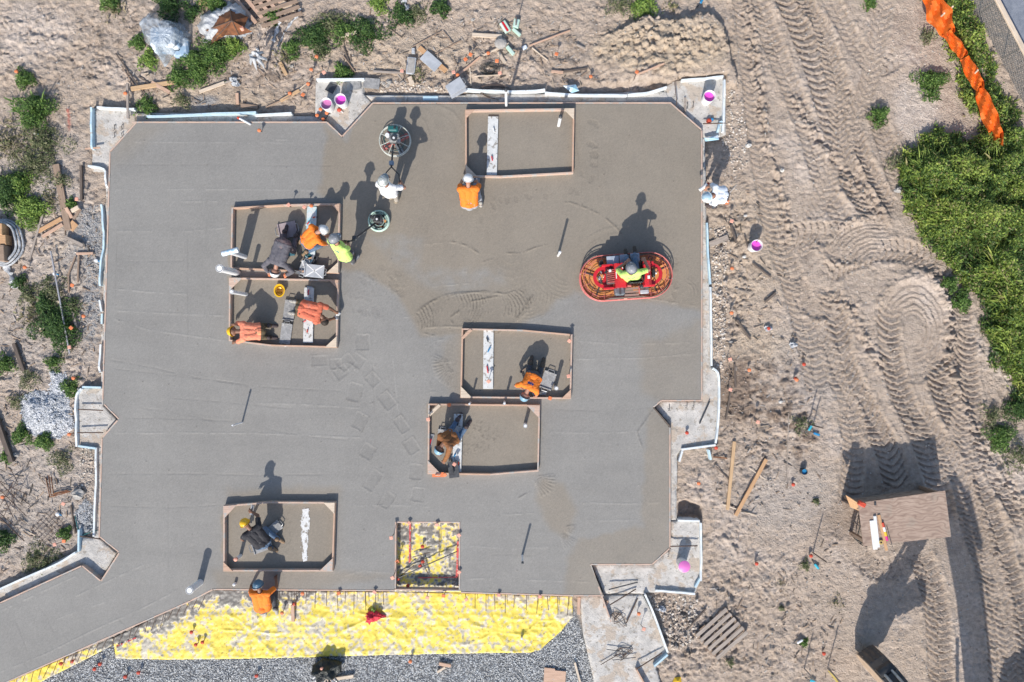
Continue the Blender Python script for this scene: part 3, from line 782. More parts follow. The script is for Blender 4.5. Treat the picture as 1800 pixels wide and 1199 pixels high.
# dropped bits of mortar and rough finishing inside the bathroom boxes
rough_in = np.clip(zone([(830, 745), (870, 740), (880, 775), (850, 800), (800, 810), (812, 775)], 6) + .6 * zone([(475, 900), (510, 890), (520, 975), (470, 985), (400, 930)], 9) + .6 * zone([(505, 560), (535, 560), (535, 600), (505, 602)], 4)
                   + .45 * zone([(745, 590), (806, 580), (806, 690), (750, 700)], 8) + .5 * zone([(600, 470), (720, 480), (700, 560), (610, 570)], 12), 0, 1)
Zs += 0.014 * rough_in * np.maximum(M3 + .4 * M2, 0) * sstep(-.1, .35, M2)
CS *= (1 - .25 * rough_in * sstep(.05, .4, M3 + .3 * M2))[..., None]
for _ in range(120):
    cx, cy = rnd.uniform(190, 1228), rnd.uniform(190, 1040)
    i = int((P(cx, cy).x - sx[0]) / ST); j = int((P(cx, cy).y - sy[0]) / ST)
    if 1 < i < X.shape[1] - 2 and 1 < j < X.shape[0] - 2:
        Zs[j, i] += .014
        CS[j, i] *= rnd.choice([.55, .7, 1.25])

sd, qx, qy = poly_sd(X, Y, SLABW)
mv = sd > 0
X2 = np.where(mv & (sd < ST * .8), qx, X); Y2 = np.where(mv & (sd < ST * .8), qy, Y)
ok = sd < ST * .8
nr2, nc2 = X.shape
ii = (np.arange(nr2 - 1)[:, None] * nc2 + np.arange(nc2 - 1)[None, :])
qk = ok[:-1, :-1] & ok[1:, :-1] & ok[:-1, 1:] & ok[1:, 1:]
ii = ii[qk]
Fq = np.stack([ii, ii + 1, ii + nc2 + 1, ii + nc2], 1)
used = np.unique(Fq); remap = np.full(nr2 * nc2, -1); remap[used] = np.arange(len(used))
V = np.stack([X2, Y2, Zs], -1).reshape(-1, 3)[used]
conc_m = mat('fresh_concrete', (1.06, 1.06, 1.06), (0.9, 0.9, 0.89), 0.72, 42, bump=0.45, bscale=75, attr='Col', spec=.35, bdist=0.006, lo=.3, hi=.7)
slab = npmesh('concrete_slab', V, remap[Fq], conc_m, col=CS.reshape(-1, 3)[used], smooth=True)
tag(slab, 'freshly poured grey concrete slab with tan troweled areas', 'slab', kind='structure')
mb = MB(); mb.prism(SLABW, -0.5, -0.012)
body = mb.build('slab_body', mat('slab_side', (0.22, 0.21, 0.19), (0.16, 0.15, 0.14), .85, 12, bump=.4))
body.parent = slab; body['kind'] = 'structure'

# ------------------------------------------------------------------ footings
foot_m = mat('footing_concrete', (0.60, 0.57, 0.53), (0.44, 0.42, 0.39), 0.9, 5, bump=0.8, bscale=30, spots=[((0.47, 0.40, 0.33), 2.5, 0.53), ((0.33, 0.30, 0.26), 9, 0.58), ((0.2, 0.19, 0.17), 22, 0.62)])
FLAB = {'a': 'pale rough footing pad at the upper left corner of the slab', 'b': 'pale footing pad in the notch under two pink buckets', 'c': 'pale footing pad at the upper right corner around the pink bucket',
        'd': 'narrow pale footing ledge along the right edge of the slab', 'e': 'grey footing pad under the pink topped bucket, lower right', 'f': 'cracked pale footing pad beside the gravel at the bottom',
        'g': 'pale footing pad stepping out from the left edge', 'h': 'footing ledge along the angled lower left slab wing', 'i': 'narrow footing ledge along the upper left slab edge',
        'j': 'narrow footing ledge along the upper right slab edge', 'k': 'thin footing ledge along the left slab edge', 'l': 'thin footing ledge below the left stepped pad'}
for n, (k, poly) in enumerate(FOOTINGS.items()):
    w = Pz(poly, FOOT_Z)
    x0, x1 = min(p[0] for p in w), max(p[0] for p in w); y0, y1 = min(p[1] for p in w), max(p[1] for p in w)
    st = .03
    A, B = np.meshgrid(np.arange(x0 - st, x1 + 2 * st, st), np.arange(y0 - st, y1 + 2 * st, st))
    d, qx, qy = poly_sd(A, B, w)
    A2 = np.where((d > 0) & (d < st), qx, A); B2 = np.where((d > 0) & (d < st), qy, B)
    z = FOOT_Z + .001 * n + .010 * fbm(A * 5, B * 5, 4, 300) + .006 * fbm(A * 18, B * 18, 2, 310) - .03 * sstep(-.1, 0, d) * (.5 + fbm(A * 4, B * 4, 2, 320))
    g1, g2, gid = worley(A * 1.3, B * 1.3, 330)
    z -= .012 * np.exp(-((g2 - g1) / .02) ** 2) * (gid > .4)
    z = np.where(d > 0, FOOT_Z - .12, z)
    r_, c_ = A.shape; okm = d < st
    ii = (np.arange(r_ - 1)[:, None] * c_ + np.arange(c_ - 1)[None, :])
    ii = ii[okm[:-1, :-1] & okm[1:, :-1] & okm[:-1, 1:] & okm[1:, 1:]]
    F = np.stack([ii, ii + 1, ii + c_ + 1, ii + c_], 1)
    o = npmesh('concrete_footing', np.stack([A2, B2, z], -1).reshape(-1, 3), F, foot_m, smooth=True)
    tag(o, FLAB[k], 'footing', kind='structure')
    mbf = MB(); mbf.prism(w, -.5, FOOT_Z - .05 - .001 * n)
    ob = mbf.build('footing_body', foot_m); ob.parent = o; ob['kind'] = 'structure'

# ------------------------------------------------------------------ gravel and pale stone heaps: loose stones
def stones(name, poly, z, n, r0, r1, cols, seed, hfun=None, mat_=None):
    g = np.random.default_rng(seed)
    w = np.array(Pz(poly, z)); lo, hi = w.min(0), w.max(0)
    p = g.uniform(lo, hi, (int(n * 2.5), 2)); d = poly_sd(p[:, 0], p[:, 1], [tuple(q) for q in w])[0]
    keep = d < 0.02 * g.normal(0, 1, len(d)); p = p[keep][:n]; d = d[keep][:n]; n = len(p)
    base = np.array([[1, 0, 0], [-.5, .87, 0], [-.5, -.87, 0], [.55, .3, .62], [-.6, .25, .7], [.0, -.6, .58]], float)
    fc = np.array([[0, 1, 4], [0, 4, 3], [1, 2, 4], [2, 5, 4], [2, 0, 5], [0, 3, 5], [3, 4, 5]])
    r = g.uniform(r0, r1, n); a = g.uniform(0, 6.28, n)
    v = base[None] * (1 + .35 * g.normal(0, 1, (n, 6, 3)).clip(-1, 1) * .6)
    x = v[..., 0] * np.cos(a)[:, None] - v[..., 1] * np.sin(a)[:, None]; y = v[..., 0] * np.sin(a)[:, None] + v[..., 1] * np.cos(a)[:, None]
    zz = hfun(p[:, 0], p[:, 1], d) if hfun else np.full(n, z)
    Vv = np.stack([x * r[:, None] + p[:, :1], y * r[:, None] + p[:, 1:], v[..., 2] * r[:, None] * .9 + zz[:, None] - .2 * r[:, None]], -1).reshape(-1, 3)
    Ff = (fc[None] + (np.arange(n) * 6)[:, None, None]).reshape(-1, 3)
    cols = np.array(cols); c = cols[g.integers(0, len(cols), n)] * g.uniform(.75, 1.25, n)[:, None]
    return npmesh(name, Vv, Ff, mat_ or mat('stone', (1, 1, 1), (.85, .85, .85), .9, 30, attr='Col', spec=.2), col=np.repeat(c, 6, 0))


o = stones('gravel', [(-60, 1242), (75, 1196), (203, 1134), (206, 1152), (600, 1148), (935, 1141), (985, 1104), (1008, 1074), (1024, 1120), (1040, 1180), (1062, 1240)], -.285, 30000, .013, .032,
           [(.50, .51, .51), (.36, .37, .38), (.64, .65, .64), (.22, .22, .22), (.54, .53, .50)], 5)
tag(o, 'grey crushed stone bed below the yellow sheet', 'gravel', kind='stuff')


def heap(hh):
    def f(x, y, d):
        return np.array([gz(a, b) for a, b in zip(x, y)]) + hh * sstep(0, .5, -d)
    return f


o = stones('white_gravel', [(90, 652), (116, 660), (119, 694), (130, 752), (100, 772), (60, 766), (42, 746), (34, 700), (60, 688), (88, 690)], -.2, 6500, .016, .034, [(.62, .63, .65), (.5, .52, .55), (.72, .72, .72), (.38, .4, .42)], 6, heap(.16))
tag(o, 'heap of whitish crushed stone left of the slab', 'gravel heap', kind='stuff')
o = stones('grey_gravel', [(132, 905), (150, 878), (172, 900), (174, 930), (140, 942), (134, 922)], -.2, 1800, .014, .03, [(.42, .43, .44), (.3, .31, .32), (.55, .55, .55)], 8, heap(.03))
tag(o, 'patch of grey crushed stone at the lower left slab edge', 'gravel patch', kind='stuff')
o = stones('loose_gravel', [(140, 365), (172, 362), (178, 430), (174, 560), (160, 600), (150, 545), (150, 440)], -.2, 1300, .010, .022, [(.42, .42, .42), (.3, .31, .33), (.55, .54, .52)], 9, heap(.0))
tag(o, 'thin scatter of grey stones along the left slab edge', 'gravel scatter', kind='stuff')
o = stones('stone_chips', [(30, 10), (1770, 10), (1500, 420), (1790, 1190), (1240, 1190), (1240, 600), (1290, 150), (600, 130), (150, 160), (140, 1000), (5, 1000)], -.2, 5200, .008, .03,
           [(.52, .43, .36), (.40, .32, .26), (.62, .55, .48), (.45, .43, .40)], 10, heap(.004))
tag(o, 'small stones and clods scattered over the soil', 'stones', kind='stuff')

for nm, poly, n, r0, r1, lab, sd in [('rubble', [(1250, 395), (1280, 400), (1276, 560), (1272, 650), (1254, 640)], 420, .015, .05, 'pale broken clods and rubble along the right hand ledge', 21), ('rubble', [(1276, 135), (1300, 150), (1320, 280), (1290, 320), (1268, 246)], 260, .015, .05, 'pale rubble right of the upper right pad', 22),
                                     ('rubble', [(665, 138), (730, 148), (800, 160), (700, 164), (660, 160)], 160, .015, .05, 'broken concrete crumbs above the upper ledge', 23), ('rubble', [(1140, 1050), (1225, 1046), (1225, 1120), (1185, 1150)], 300, .015, .06, 'dusty rubble below the lower right pad', 24), ('rubble', [(140, 786), (166, 786), (162, 900), (135, 900)], 200, .012, .04, 'crumbs of stone left of the lower ledge', 25)]:
    tag(stones(nm, poly, -.2, n, r0, r1, [(.60, .52, .43), (.50, .42, .35), (.68, .62, .55), (.42, .36, .31)], sd, heap(.01)), lab, 'rubble', kind='stuff')


def chips(poly, n, seed, lab):
    g = np.random.default_rng(seed); w = np.array(Pz(poly, GZ)); lo, hi = w.min(0), w.max(0)
    p = g.uniform(lo, hi, (n * 4, 2)); p = p[poly_sd(p[:, 0], p[:, 1], [tuple(q) for q in w])[0] < 0]
    p = np.array([q for q in p if under_at(q) > .06][:n]); n = len(p)
    L = g.gamma(2.0, .05, n).clip(.04, .4); W = g.uniform(.008, .03, n); a = g.normal(.6, 1.0, n); t = g.uniform(.008, .02, n)
    zz = np.array([gz(x, y) for x, y in p]); tilt = g.normal(0, .12, n)
    base = np.array([[-1, -1, 0], [1, -1, 0], [1, 1, 0], [-1, 1, 0], [-1, -1, 1], [1, -1, 1], [1, 1, 1], [-1, 1, 1]], float)
    fc = np.array([[0, 3, 2, 1], [4, 5, 6, 7], [0, 1, 5, 4], [1, 2, 6, 5], [2, 3, 7, 6], [3, 0, 4, 7]])
    x = base[None, :, 0] * L[:, None] / 2; y = base[None, :, 1] * W[:, None] / 2; z = base[None, :, 2] * t[:, None] + x * tilt[:, None]
    V = np.stack([x * np.cos(a)[:, None] - y * np.sin(a)[:, None] + p[:, :1], x * np.sin(a)[:, None] + y * np.cos(a)[:, None] + p[:, 1:], z + zz[:, None] + .004], -1).reshape(-1, 3)
    cols = np.array([(.42, .31, .22), (.30, .22, .16), (.55, .44, .33), (.18, .14, .11), (.45, .41, .37), (.10, .085, .07)])
    c = cols[g.integers(0, len(cols), n)] * g.uniform(.8, 1.2, n)[:, None]
    o = npmesh('debris', V, (fc[None] + 8 * np.arange(n)[:, None, None]).reshape(-1, 4), mat('chip', (1, 1, 1), (.8, .8, .8), .85, 30, attr='Col'), col=np.repeat(c, 8, 0)); tag(o, lab, 'debris', kind='stuff')


def under_at(q):
    i = int(np.clip(np.searchsorted(gx, q[0]), 0, nc - 1)); j = int(np.clip(np.searchsorted(gy, q[1]), 0, nr - 1)); return under[j, i]


chips([(0, 380), (170, 370), (172, 640), (130, 680), (130, 940), (100, 1000), (0, 1010)], 420, 31, 'wood chips, twigs and scraps strewn left of the slab')
chips([(220, 130), (440, 60), (620, 20), (1000, 40), (1050, 150), (640, 150), (560, 190), (240, 185)], 520, 32, 'wood chips, twigs and scraps strewn above the slab')
chips([(1255, 300), (1330, 330), (1440, 650), (1440, 900), (1250, 900), (1265, 700)], 260, 33, 'twigs and scraps strewn right of the slab')
chips([(1180, 1060), (1480, 930), (1480, 1190), (1180, 1190)], 160, 34, 'twigs and scraps strewn at the lower right')

# ------------------------------------------------------------------ yellow vapour barrier, splashed with concrete
def sheet(name, poly, z0, seed, label, heavy=0.0, fold=.05):
    st = .024; w = Pz(poly, z0)
    x0, x1 = min(p[0] for p in w), max(p[0] for p in w); y0, y1 = min(p[1] for p in w), max(p[1] for p in w)
    A, B = np.meshgrid(np.arange(x0 - st, x1 + 2 * st, st), np.arange(y0 - st, y1 + 2 * st, st))
    d, qx, qy = poly_sd(A, B, w)
    px, py = W2P(A, B, z0)
    A2 = np.where((d > 0) & (d < st), qx, A); B2 = np.where((d > 0) & (d < st), qy, B)
    rg = fbm(A * 1.6 + .4 * fbm(A, B, 2, seed), B * 1.1, 3, seed + 1, ridged=True)
    z = z0 + fold * .55 * np.maximum(rg - .25, 0) + .012 * fbm(A * 5, B * 5, 3, seed + 2)
    n_w = fbm(A * 1.2, B * 1.2, 2, seed + 13)
    star = np.zeros_like(A)
    for cx, cy, n in [(655, 1085, 9), (870, 1110, 7), (950, 1090, 8), (440, 1110, 8)]:
        an = np.arctan2(py - cy, px - cx); r = np.hypot(px - cx, py - cy)
        star += np.maximum(np.cos(an * n + 2 * fbm(A, B, 2, seed + 7)), 0) ** 6 * np.exp(-((r - 35) / 35) ** 2)
    z += .022 * np.maximum(fbm(A * 4.5 + .5 * n_w, B * 3.2, 3, seed + 12, ridged=True) - .2, 0)
    z += fold * .6 * star * (0.5 + fbm(A * 3, B * 3, 2, seed + 8))
    n1 = fbm(A * 2.3, B * 2.3, 5, seed + 3, gain=.62); n2 = fbm(A * 9, B * 9, 3, seed + 4); n3 = fbm(A * 1.0, B * 1.0, 3, seed + 5)
    tosl = py - np.interp(px, [200, 372, 693, 1006], [1119, 1036, 1039, 1048])          # distance below the slab edge, where concrete slopped over
    slop = np.clip(1.1 - tosl / 42, 0, 1) * sstep(640, 480, px) + heavy
    dens = n1 + .35 * n2 + .35 * n3
    grey = sstep(-.04 - .6 * slop, .32 - .6 * slop, dens + .5 * n2)
    lump = sstep(.30 - .75 * slop, .55 - .75 * slop, dens + .3 * n2)
    c = np.ones(A.shape + (3,)) * np.array([0.84, 0.66, 0.10])
    c = c * (1 - .45 * sstep(.0, .5, n3 + n2 * .4)[..., None]) + np.array([0.80, 0.68, 0.30]) * .45 * sstep(.0, .5, n3 + n2 * .4)[..., None]
    gm = (grey * (.78 + .2 * np.clip(slop, 0, 1)))[..., None]
    c = c * (1 - gm) + np.array([0.52, 0.495, 0.50]) * gm
    speck = sstep(.42, .5, fbm(A * 16, B * 16, 2, seed + 9) + .2 * n1)
    c = c * (1 - speck[..., None] * .55)
    dk = sstep(.28, .55, n2 + .6 * n1 + .4 * lump + .75 * slop - .25) * np.clip(slop * 1.8 + .10, 0, 1)
    c = c * (1 - dk[..., None] * .8) + np.array([0.13, 0.125, 0.11]) * dk[..., None] * .8
    z += .022 * lump * (0.5 + n2) * (.35 + slop)
    z = np.where(d > 0, z - .01, z)
    r_, c_ = A.shape; okm = d < st
    ii = (np.arange(r_ - 1)[:, None] * c_ + np.arange(c_ - 1)[None, :])
    ii = ii[okm[:-1, :-1] & okm[1:, :-1] & okm[:-1, 1:] & okm[1:, 1:]]
    F = np.stack([ii, ii + 1, ii + c_ + 1, ii + c_], 1)
    o = npmesh(name, np.stack([A2, B2, z], -1).reshape(-1, 3), F, mat('yellow_film', (1, 1, 1), (.9, .9, .9), .5, 12, attr='Col', bump=.3, bscale=22, spec=.4), col=c.reshape(-1, 3), smooth=True)
    tag(o, label, 'plastic sheet')
    return o


sheet('plastic_sheet', SHEET, -.255, 400, 'wide yellow plastic sheet splashed with grey concrete along the bottom of the slab')
sheet('plastic_sheet', SHEETSTRIP, -.262, 430, 'narrow yellow plastic strip under the angled lower left slab edge', .05)
sheet('plastic_sheet', [(690, 913), (812, 913), (812, 1042), (690, 1040)], -.258, 460, 'square of yellow plastic in the open pit in the slab', .5, .03)

# ------------------------------------------------------------------ road beyond the fence
mb = MB(); rp = Pz([(1142, -1160), (1722, -60), (1812, 110), (1895, 268), (2310, 1068), (4200, 1068), (4200, -1160)], -.12)
mb.prism(rp, -.5, -.12)
o = mb.build('road', mat('asphalt', (0.17, 0.19, 0.23), (0.24, 0.26, 0.3), .85, 7, bump=.3, spots=[((0.10, 0.11, 0.13), 1.3, .6)]))
tag(o, 'blue grey paved road beyond the fence', 'road', kind='structure')
# ------------------------------------------------------------------ lumber along the slab edges
def lumber(name, a, b, w, t, m, label, cat, group=None, lift=0.0, z=None, za=None, zb=None):
    """a board between two pixels, lying on (or lifted above) what is under it"""
    pa, pb = surf(*a), surf(*b)
    if z is not None:
        pa, pb = P(*a, z), P(*b, z)
    if za is not None:
        pa = P(*a, za)
    if zb is not None:
        pb = P(*b, zb)
    d = pb - pa; mid = (pa + pb) / 2
    mbx = MB(); mbx.bar(Vector((-d.length / 2, 0, 0)), Vector((d.length / 2, 0, 0)), w, t, bev=0.004)
    o = mbx.build(name, m)
    o.location = mid + Vector((0, 0, t / 2 + lift + (0.012 if z is None and za is None else 0)))
    o.rotation_euler = (0, -math.asin(max(-1, min(1, d.z / max(d.length, 1e-6)))), math.atan2(d.y, d.x))
    return tag(o, label, cat, group)


EDGES = [((232, 215.4), (575, 215.4), 'form board along the upper left slab edge'), ((575, 215.6), (601, 240.5), 'short slanted form board left side of the upper notch'), ((602, 240), (655, 182), 'slanted form board right side of the upper notch'),
         ((655, 181.6), (1180, 181.4), 'long form board along the upper right slab edge'), ((1179, 182), (1233, 228.4), 'slanted form board at the upper right slab corner'), ((1233.6, 230), (1233.6, 703), 'long form board along the right slab edge'),
         ((1234, 704.6), (1163, 704.6), 'short pale form board facing the right hand pad'), ((1163, 704.5), (1148.5, 716), 'stub form board at the tip of the right hand notch'), ((1148.6, 717), (1177.6, 750.5), 'dark slanted form board in the right hand notch'), ((1177.6, 752), (1177.6, 963), 'form board along the lower right slab edge'),
         ((1177, 964.6), (1146.6, 992.4), 'slanted form board at the lower right slab corner'), ((1146, 992.6), (1039, 992.6), 'form board under the lower right tan patch'),
         ((1061, 1047.6), (1009, 1047.6), 'stub form board right of the yellow sheet'), ((1008, 1047.6), (810, 1041.8), 'form board over the right part of the yellow sheet'),
         ((692.4, 1038.6), (375, 1036.6), 'form board over the middle of the yellow sheet'), ((374, 1036.8), (335, 1056.6), 'bent form board piece near the fat vent pipe'), ((335, 1056.8), (8, 1201), 'angled form board along the lower left wing'),
         ((0, 1060.4), (143, 995.6), 'angled form board above the lower left wing'), ((144.6, 995.4), (176.6, 1021.4), 'slanted form board at the inner end of the wing'), ((178, 1021.6), (209.4, 972.4), 'form board right of the wing notch'), ((208.6, 970.6), (176, 944.4), 'form board above the wing notch'),
         ((174.4, 945), (179.4, 771), 'form board along the lower left slab edge'), ((181, 768.6), (206.6, 739.4), 'slanted board at the bottom of the left notch'), ((208.6, 736.4), (183.4, 711.4), 'slanted board at the top of the left notch'), ((180.4, 712), (193.4, 268), 'long form board along the left slab edge'),
         ((193.8, 266.6), (239.4, 215.8), 'slanted form board at the upper left slab corner'),
         ((695.4, 918), (694.6, 1035), 'thin form board left side of the yellow pit'), ((695, 918.4), (808, 918.4), 'thin form board across the top of the yellow pit'), ((807.6, 918), (807.6, 1037), 'thin form board right side of the yellow pit'), ((694, 1037), (808, 1039), 'form board between the pit and the yellow sheet')]
for a, b, lab in EDGES:
    pa, pb = P(*a, 0), P(*b, 0); d = pb - pa; L = d.length; mid = (pa + pb) / 2
    mbx = MB(); hh = .20
    mbx.box((0, 0, 0), (L, .036, hh), bev=.003)
    o = mbx.build('form_board', formwood if 'dark' not in lab else darkwood); o.location = (mid.x, mid.y, -hh / 2 + .004 + rnd.uniform(0, .004)); o.rotation_euler = (0, 0, math.atan2(d.y, d.x))
    tag(o, 'wooden ' + lab if 'dark' not in lab else lab, 'form board', 'form boards round the slab')

# foam edge boards standing round the footings
FOAM = [([(160, 189), (160, 230), (161, 262)], 'b', 'blue white foam board left of the upper left pad'), ([(170, 189), (205, 191), (236, 192)], 'w', 'white foam board above the upper left pad'), ([(154, 292), (182, 298), (185, 318), (188, 330)], 'w', 'stepped white foam board below the upper left pad'),
        ([(258, 205), (300, 204), (380, 200), (450, 198)], 'b', 'long pale blue foam board on the upper left ledge'), ([(448, 203), (512, 199)], 'w', 'short white foam board lying left of the pink buckets'), ([(556, 140), (640, 139)], 'w', 'white foam edge behind the two pink buckets'),
        ([(817, 157), (860, 160), (920, 161), (958, 158)], 'w', 'white foam board left of the tall white pipe shadow, upper ledge'), ([(958, 163), (1010, 167), (1102, 168)], 'w', 'white foam board in the middle of the upper ledge'), ([(1104, 167), (1140, 163), (1172, 153)], 'w', 'slanting white foam board near the upper right pad'),
        ([(1198, 141), (1240, 138), (1272, 134)], 'w', 'white foam board above the upper right pad'), ([(1274, 140), (1273, 190), (1271, 232)], 'w', 'pale foam board right of the upper right pad'), ([(1262, 232), (1266, 215), (1272, 218)], 'b', 'broken teal foam scrap by the upper right pad'),
        ([(1243, 392), (1245, 450), (1249, 500)], 'b', 'long pale blue foam strip along the right ledge'), ([(1249, 505), (1250, 560), (1251, 644)], 'w', 'long grey white foam strip along the right ledge'), ([(1253, 648), (1264, 664), (1263, 740), (1258, 780)], 'w', 'bent foam strip round the right hand pad'),
        ([(1258, 783), (1198, 791)], 'w', 'snowy white foam board below the right hand pad'), ([(1200, 792), (1194, 812)], 'w', 'short foam stub at the inner foot of the right hand pad'), ([(1246, 792), (1250, 809)], 'b', 'short blue foam stub below the right hand pad'),
        ([(1192, 916), (1230, 917)], 'w', 'white foam strip beside the dark hole'), ([(1232, 920), (1233, 980), (1232, 1022)], 'w', 'thin foam strip right of the lower right pad'), ([(1231, 1018), (1222, 1033)], 'b', 'blue foam corner of the lower right pad'), ([(1152, 1039), (1190, 1042), (1222, 1045)], 'w', 'white foam board below the lower right pad'),
        ([(1134, 1046), (1150, 1082), (1174, 1148)], 'w', 'long thin foam strip right of the cracked pad'), ([(1174, 1152), (1150, 1172)], 'b', 'blue foam board across the foot of the cracked pad'),
        ([(178, 360), (181, 400), (182, 430), (176, 468), (175, 503)], 'b', 'wavy pale blue foam strip along the left ledge'), ([(174, 528), (178, 548)], 'w', 'splintered white foam stub on the left ledge'), ([(179, 552), (178, 570)], 'b', 'small blue foam piece on the left ledge'), ([(177, 606), (174, 645), (176, 655)], 'w', 'ragged white foam piece on the left ledge'),
        ([(144, 681), (178, 682)], 'b', 'blue white foam board above the left stepped pad'), ([(142, 684), (133, 700), (133, 740), (134, 786)], 'w', 'white foam board left of the stepped pad'), ([(137, 785), (168, 789)], 'b', 'foam board below the stepped pad'), ([(168, 788), (168, 850), (164, 944)], 'w', 'long white foam strip along the lower left ledge'),
        ([(138, 932), (138, 970)], 'b', 'upright blue foam piece by the green cord'), ([(132, 972), (100, 992), (40, 1018), (0, 1036), (-40, 1054)], 'w', 'long white foam board above the angled wing'), ([(1050, 1046), (1046, 1046)], 'w', '')]
for pts, kind, lab in FOAM:
    if not lab:
        continue
    zt = -.02 if pts[0][1] < 240 or pts[0][1] > 1040 else -.06
    mbx = MB(); q = [P(a, b, zt) for a, b in (smooth_path(pts, 4) if len(pts) > 2 else pts)]
    w = .048; n = len(q); vs = []; fs = []
    for i, p in enumerate(q):
        d = (q[min(i + 1, n - 1)] - q[max(i - 1, 0)]).normalized(); pe = Vector((-d.y, d.x, 0)) * w / 2
        tz = zt + .012 * math.sin(i * 1.7 + pts[0][0])
        vs += [p + pe + Vector((0, 0, tz - zt)), p - pe + Vector((0, 0, tz - zt)), Vector((p.x - pe.x, p.y - pe.y, -.42)), Vector((p.x + pe.x, p.y + pe.y, -.42))]
    for i in range(n - 1):
        for j in range(4):
            fs.append((4 * i + j, 4 * i + 4 + j, 4 * i + 4 + (j + 1) % 4, 4 * i + (j + 1) % 4))
    fs += [(0, 1, 2, 3), (4 * n - 1, 4 * n - 2, 4 * n - 3, 4 * n - 4)]
    mbx.add(vs, fs)
    tag(mbx.build('foam_board', foamblue if kind == 'b' else foam), lab, 'foam board', 'foam boards round the footings')

# ------------------------------------------------------------------ the six timber boxes set in the slab
BOXES = [
    ('box frame at the top around the white splashed plank', [(817.5, 193), (1010, 190.5), (1008, 305), (880, 312), (818, 311)], (0, 1, 4)),
    ('box frame around the kneeling orange sleeved worker', [(407, 365), (498, 359.5), (598, 357.5), (595.5, 481.5), (405, 473)], (2, 3)),
    ('box frame holding the upturned yellow hard hat', [(402.5, 488), (595.5, 492), (592.5, 612), (477, 609), (402, 600)], (0, 1, 2)),
    ('box frame around the blue helmeted orange worker', [(811.5, 577.5), (920, 580), (1006.5, 588), (1004, 702), (809, 700)], (0, 3, 4)),
    ('box frame around the brown shirted worker', [(752.5, 710), (949.5, 712), (947, 829), (862, 836), (751.5, 834)], (0, 1, 4)),
    ('box frame around the black shirted worker', [(392.5, 889), (475, 882.5), (589.5, 883), (585.5, 1005), (392.5, 1005)], (0, 2, 3, 4)),
]
BH = .135
for bi, (lab, pts, gus) in enumerate(BOXES):
    q = [P(a, b, BH) for a, b in pts]; c = sum(q, Vector()) / len(q); c.z = 0
    root = thing('timber_frame', 'timber ' + lab, 'timber frame', c, group='timber box frames on the slab')
    n = len(q)
    for i in range(n):
        a, b = q[i] - c, q[(i + 1) % n] - c
        inw = -((a + b) / 2).normalized(); d = (b - a).normalized(); nrm = Vector((-d.y, d.x, 0)); nrm = nrm if nrm.dot(inw) > 0 else -nrm
        a2, b2 = a + nrm * .02, b + nrm * .02
        mbx = MB(); L = (b2 - a2).length; z = BH / 2 - .02 + .0015 * i
        mbx.box((0, 0, 0), (L, .040, BH + .04), bev=.003)
        o = mbx.build('board', [formwood, pinkwood, formwood][(i + bi) % 3], root); o.location = ((a2 + b2) / 2).xy.to_3d() + Vector((0, 0, z)); o.rotation_euler = (0, 0, math.atan2(d.y, d.x))
    for i in gus:
        v = q[i] - c; e1 = (q[(i + 1) % n] - q[i]).normalized(); e2 = (q[i - 1] - q[i]).normalized(); g = .25 + .05 * ((i + bi) % 3)
        v.z = 0; poly = [(v + e1 * .012 + e2 * .012)[:2], (v + e1 * g + e2 * .012)[:2], (v + e2 * g + e1 * .012)[:2]]
        mbx = MB()
        if bi in (3, 4) and i == 0:
            mbx.bar(v + e1 * g + e2 * .03 + Vector((0, 0, BH + .014)), v + e2 * g + e1 * .03 + Vector((0, 0, BH + .014)), .075, .018, bev=.002)
        else:
            mbx.prism(poly, BH + .010, BH + .026)
        o = mbx.build('corner_brace', [pinkwood, palewood, formwood][(i + bi) % 3], root)

# boards laid inside the boxes
for a, b, w, m, lab in [((867, 206), (864.5, 309), .265, plankwhite, 'white concrete splashed plank in the top box'), ((549, 364), (545, 476), .25, plankteal, 'teal splashed plank under the orange sleeved worker'), ((544, 506), (542, 603), .25, plankwhite, 'white stained plank between the two coral shirted workers'),
                        ((859, 581), (858, 684), .26, plankwhite, 'white splashed plank in the blue helmeted worker box'), ((806, 728), (803, 830), .23, plankwhite, 'tool strewn plank beside the brown shirted worker')]:
    lumber('plank', a, b, w, .04, m, lab, 'plank', z=.02)
o = stones('loose_plaster', [(533, 894), (543, 893), (544, 930), (541, 946), (540, 985), (531, 987), (530, 930), (528, 915)], .0, 260, .006, .022, [(.72, .72, .72), (.66, .66, .66), (.78, .78, .78)], 77)
tag(o, 'broken strip of white plaster crumbs in the lower left box', 'plaster crumbs', kind='stuff')
# the strip itself: a thin, ragged white board half sunk in the concrete
mbx = MB(); pp = [(531, 896), (543, 894), (542, 904), (545, 912), (544, 928), (541, 932), (542, 950), (541, 962), (539, 968), (540, 986), (533, 988), (531, 975), (533, 960), (530, 945), (531, 930), (529, 926), (530, 912), (533, 905)]
mbx.prism(Pz(pp, .01), -.005, .012); tag(mbx.build('plank', mat('plaster_white', (.74, .74, .73), (.6, .6, .59), .8, 12, bump=.6, spots=[((.30, .27, .23), 8, .54)])), 'ragged white strip sunk in the lower left box', 'plank')

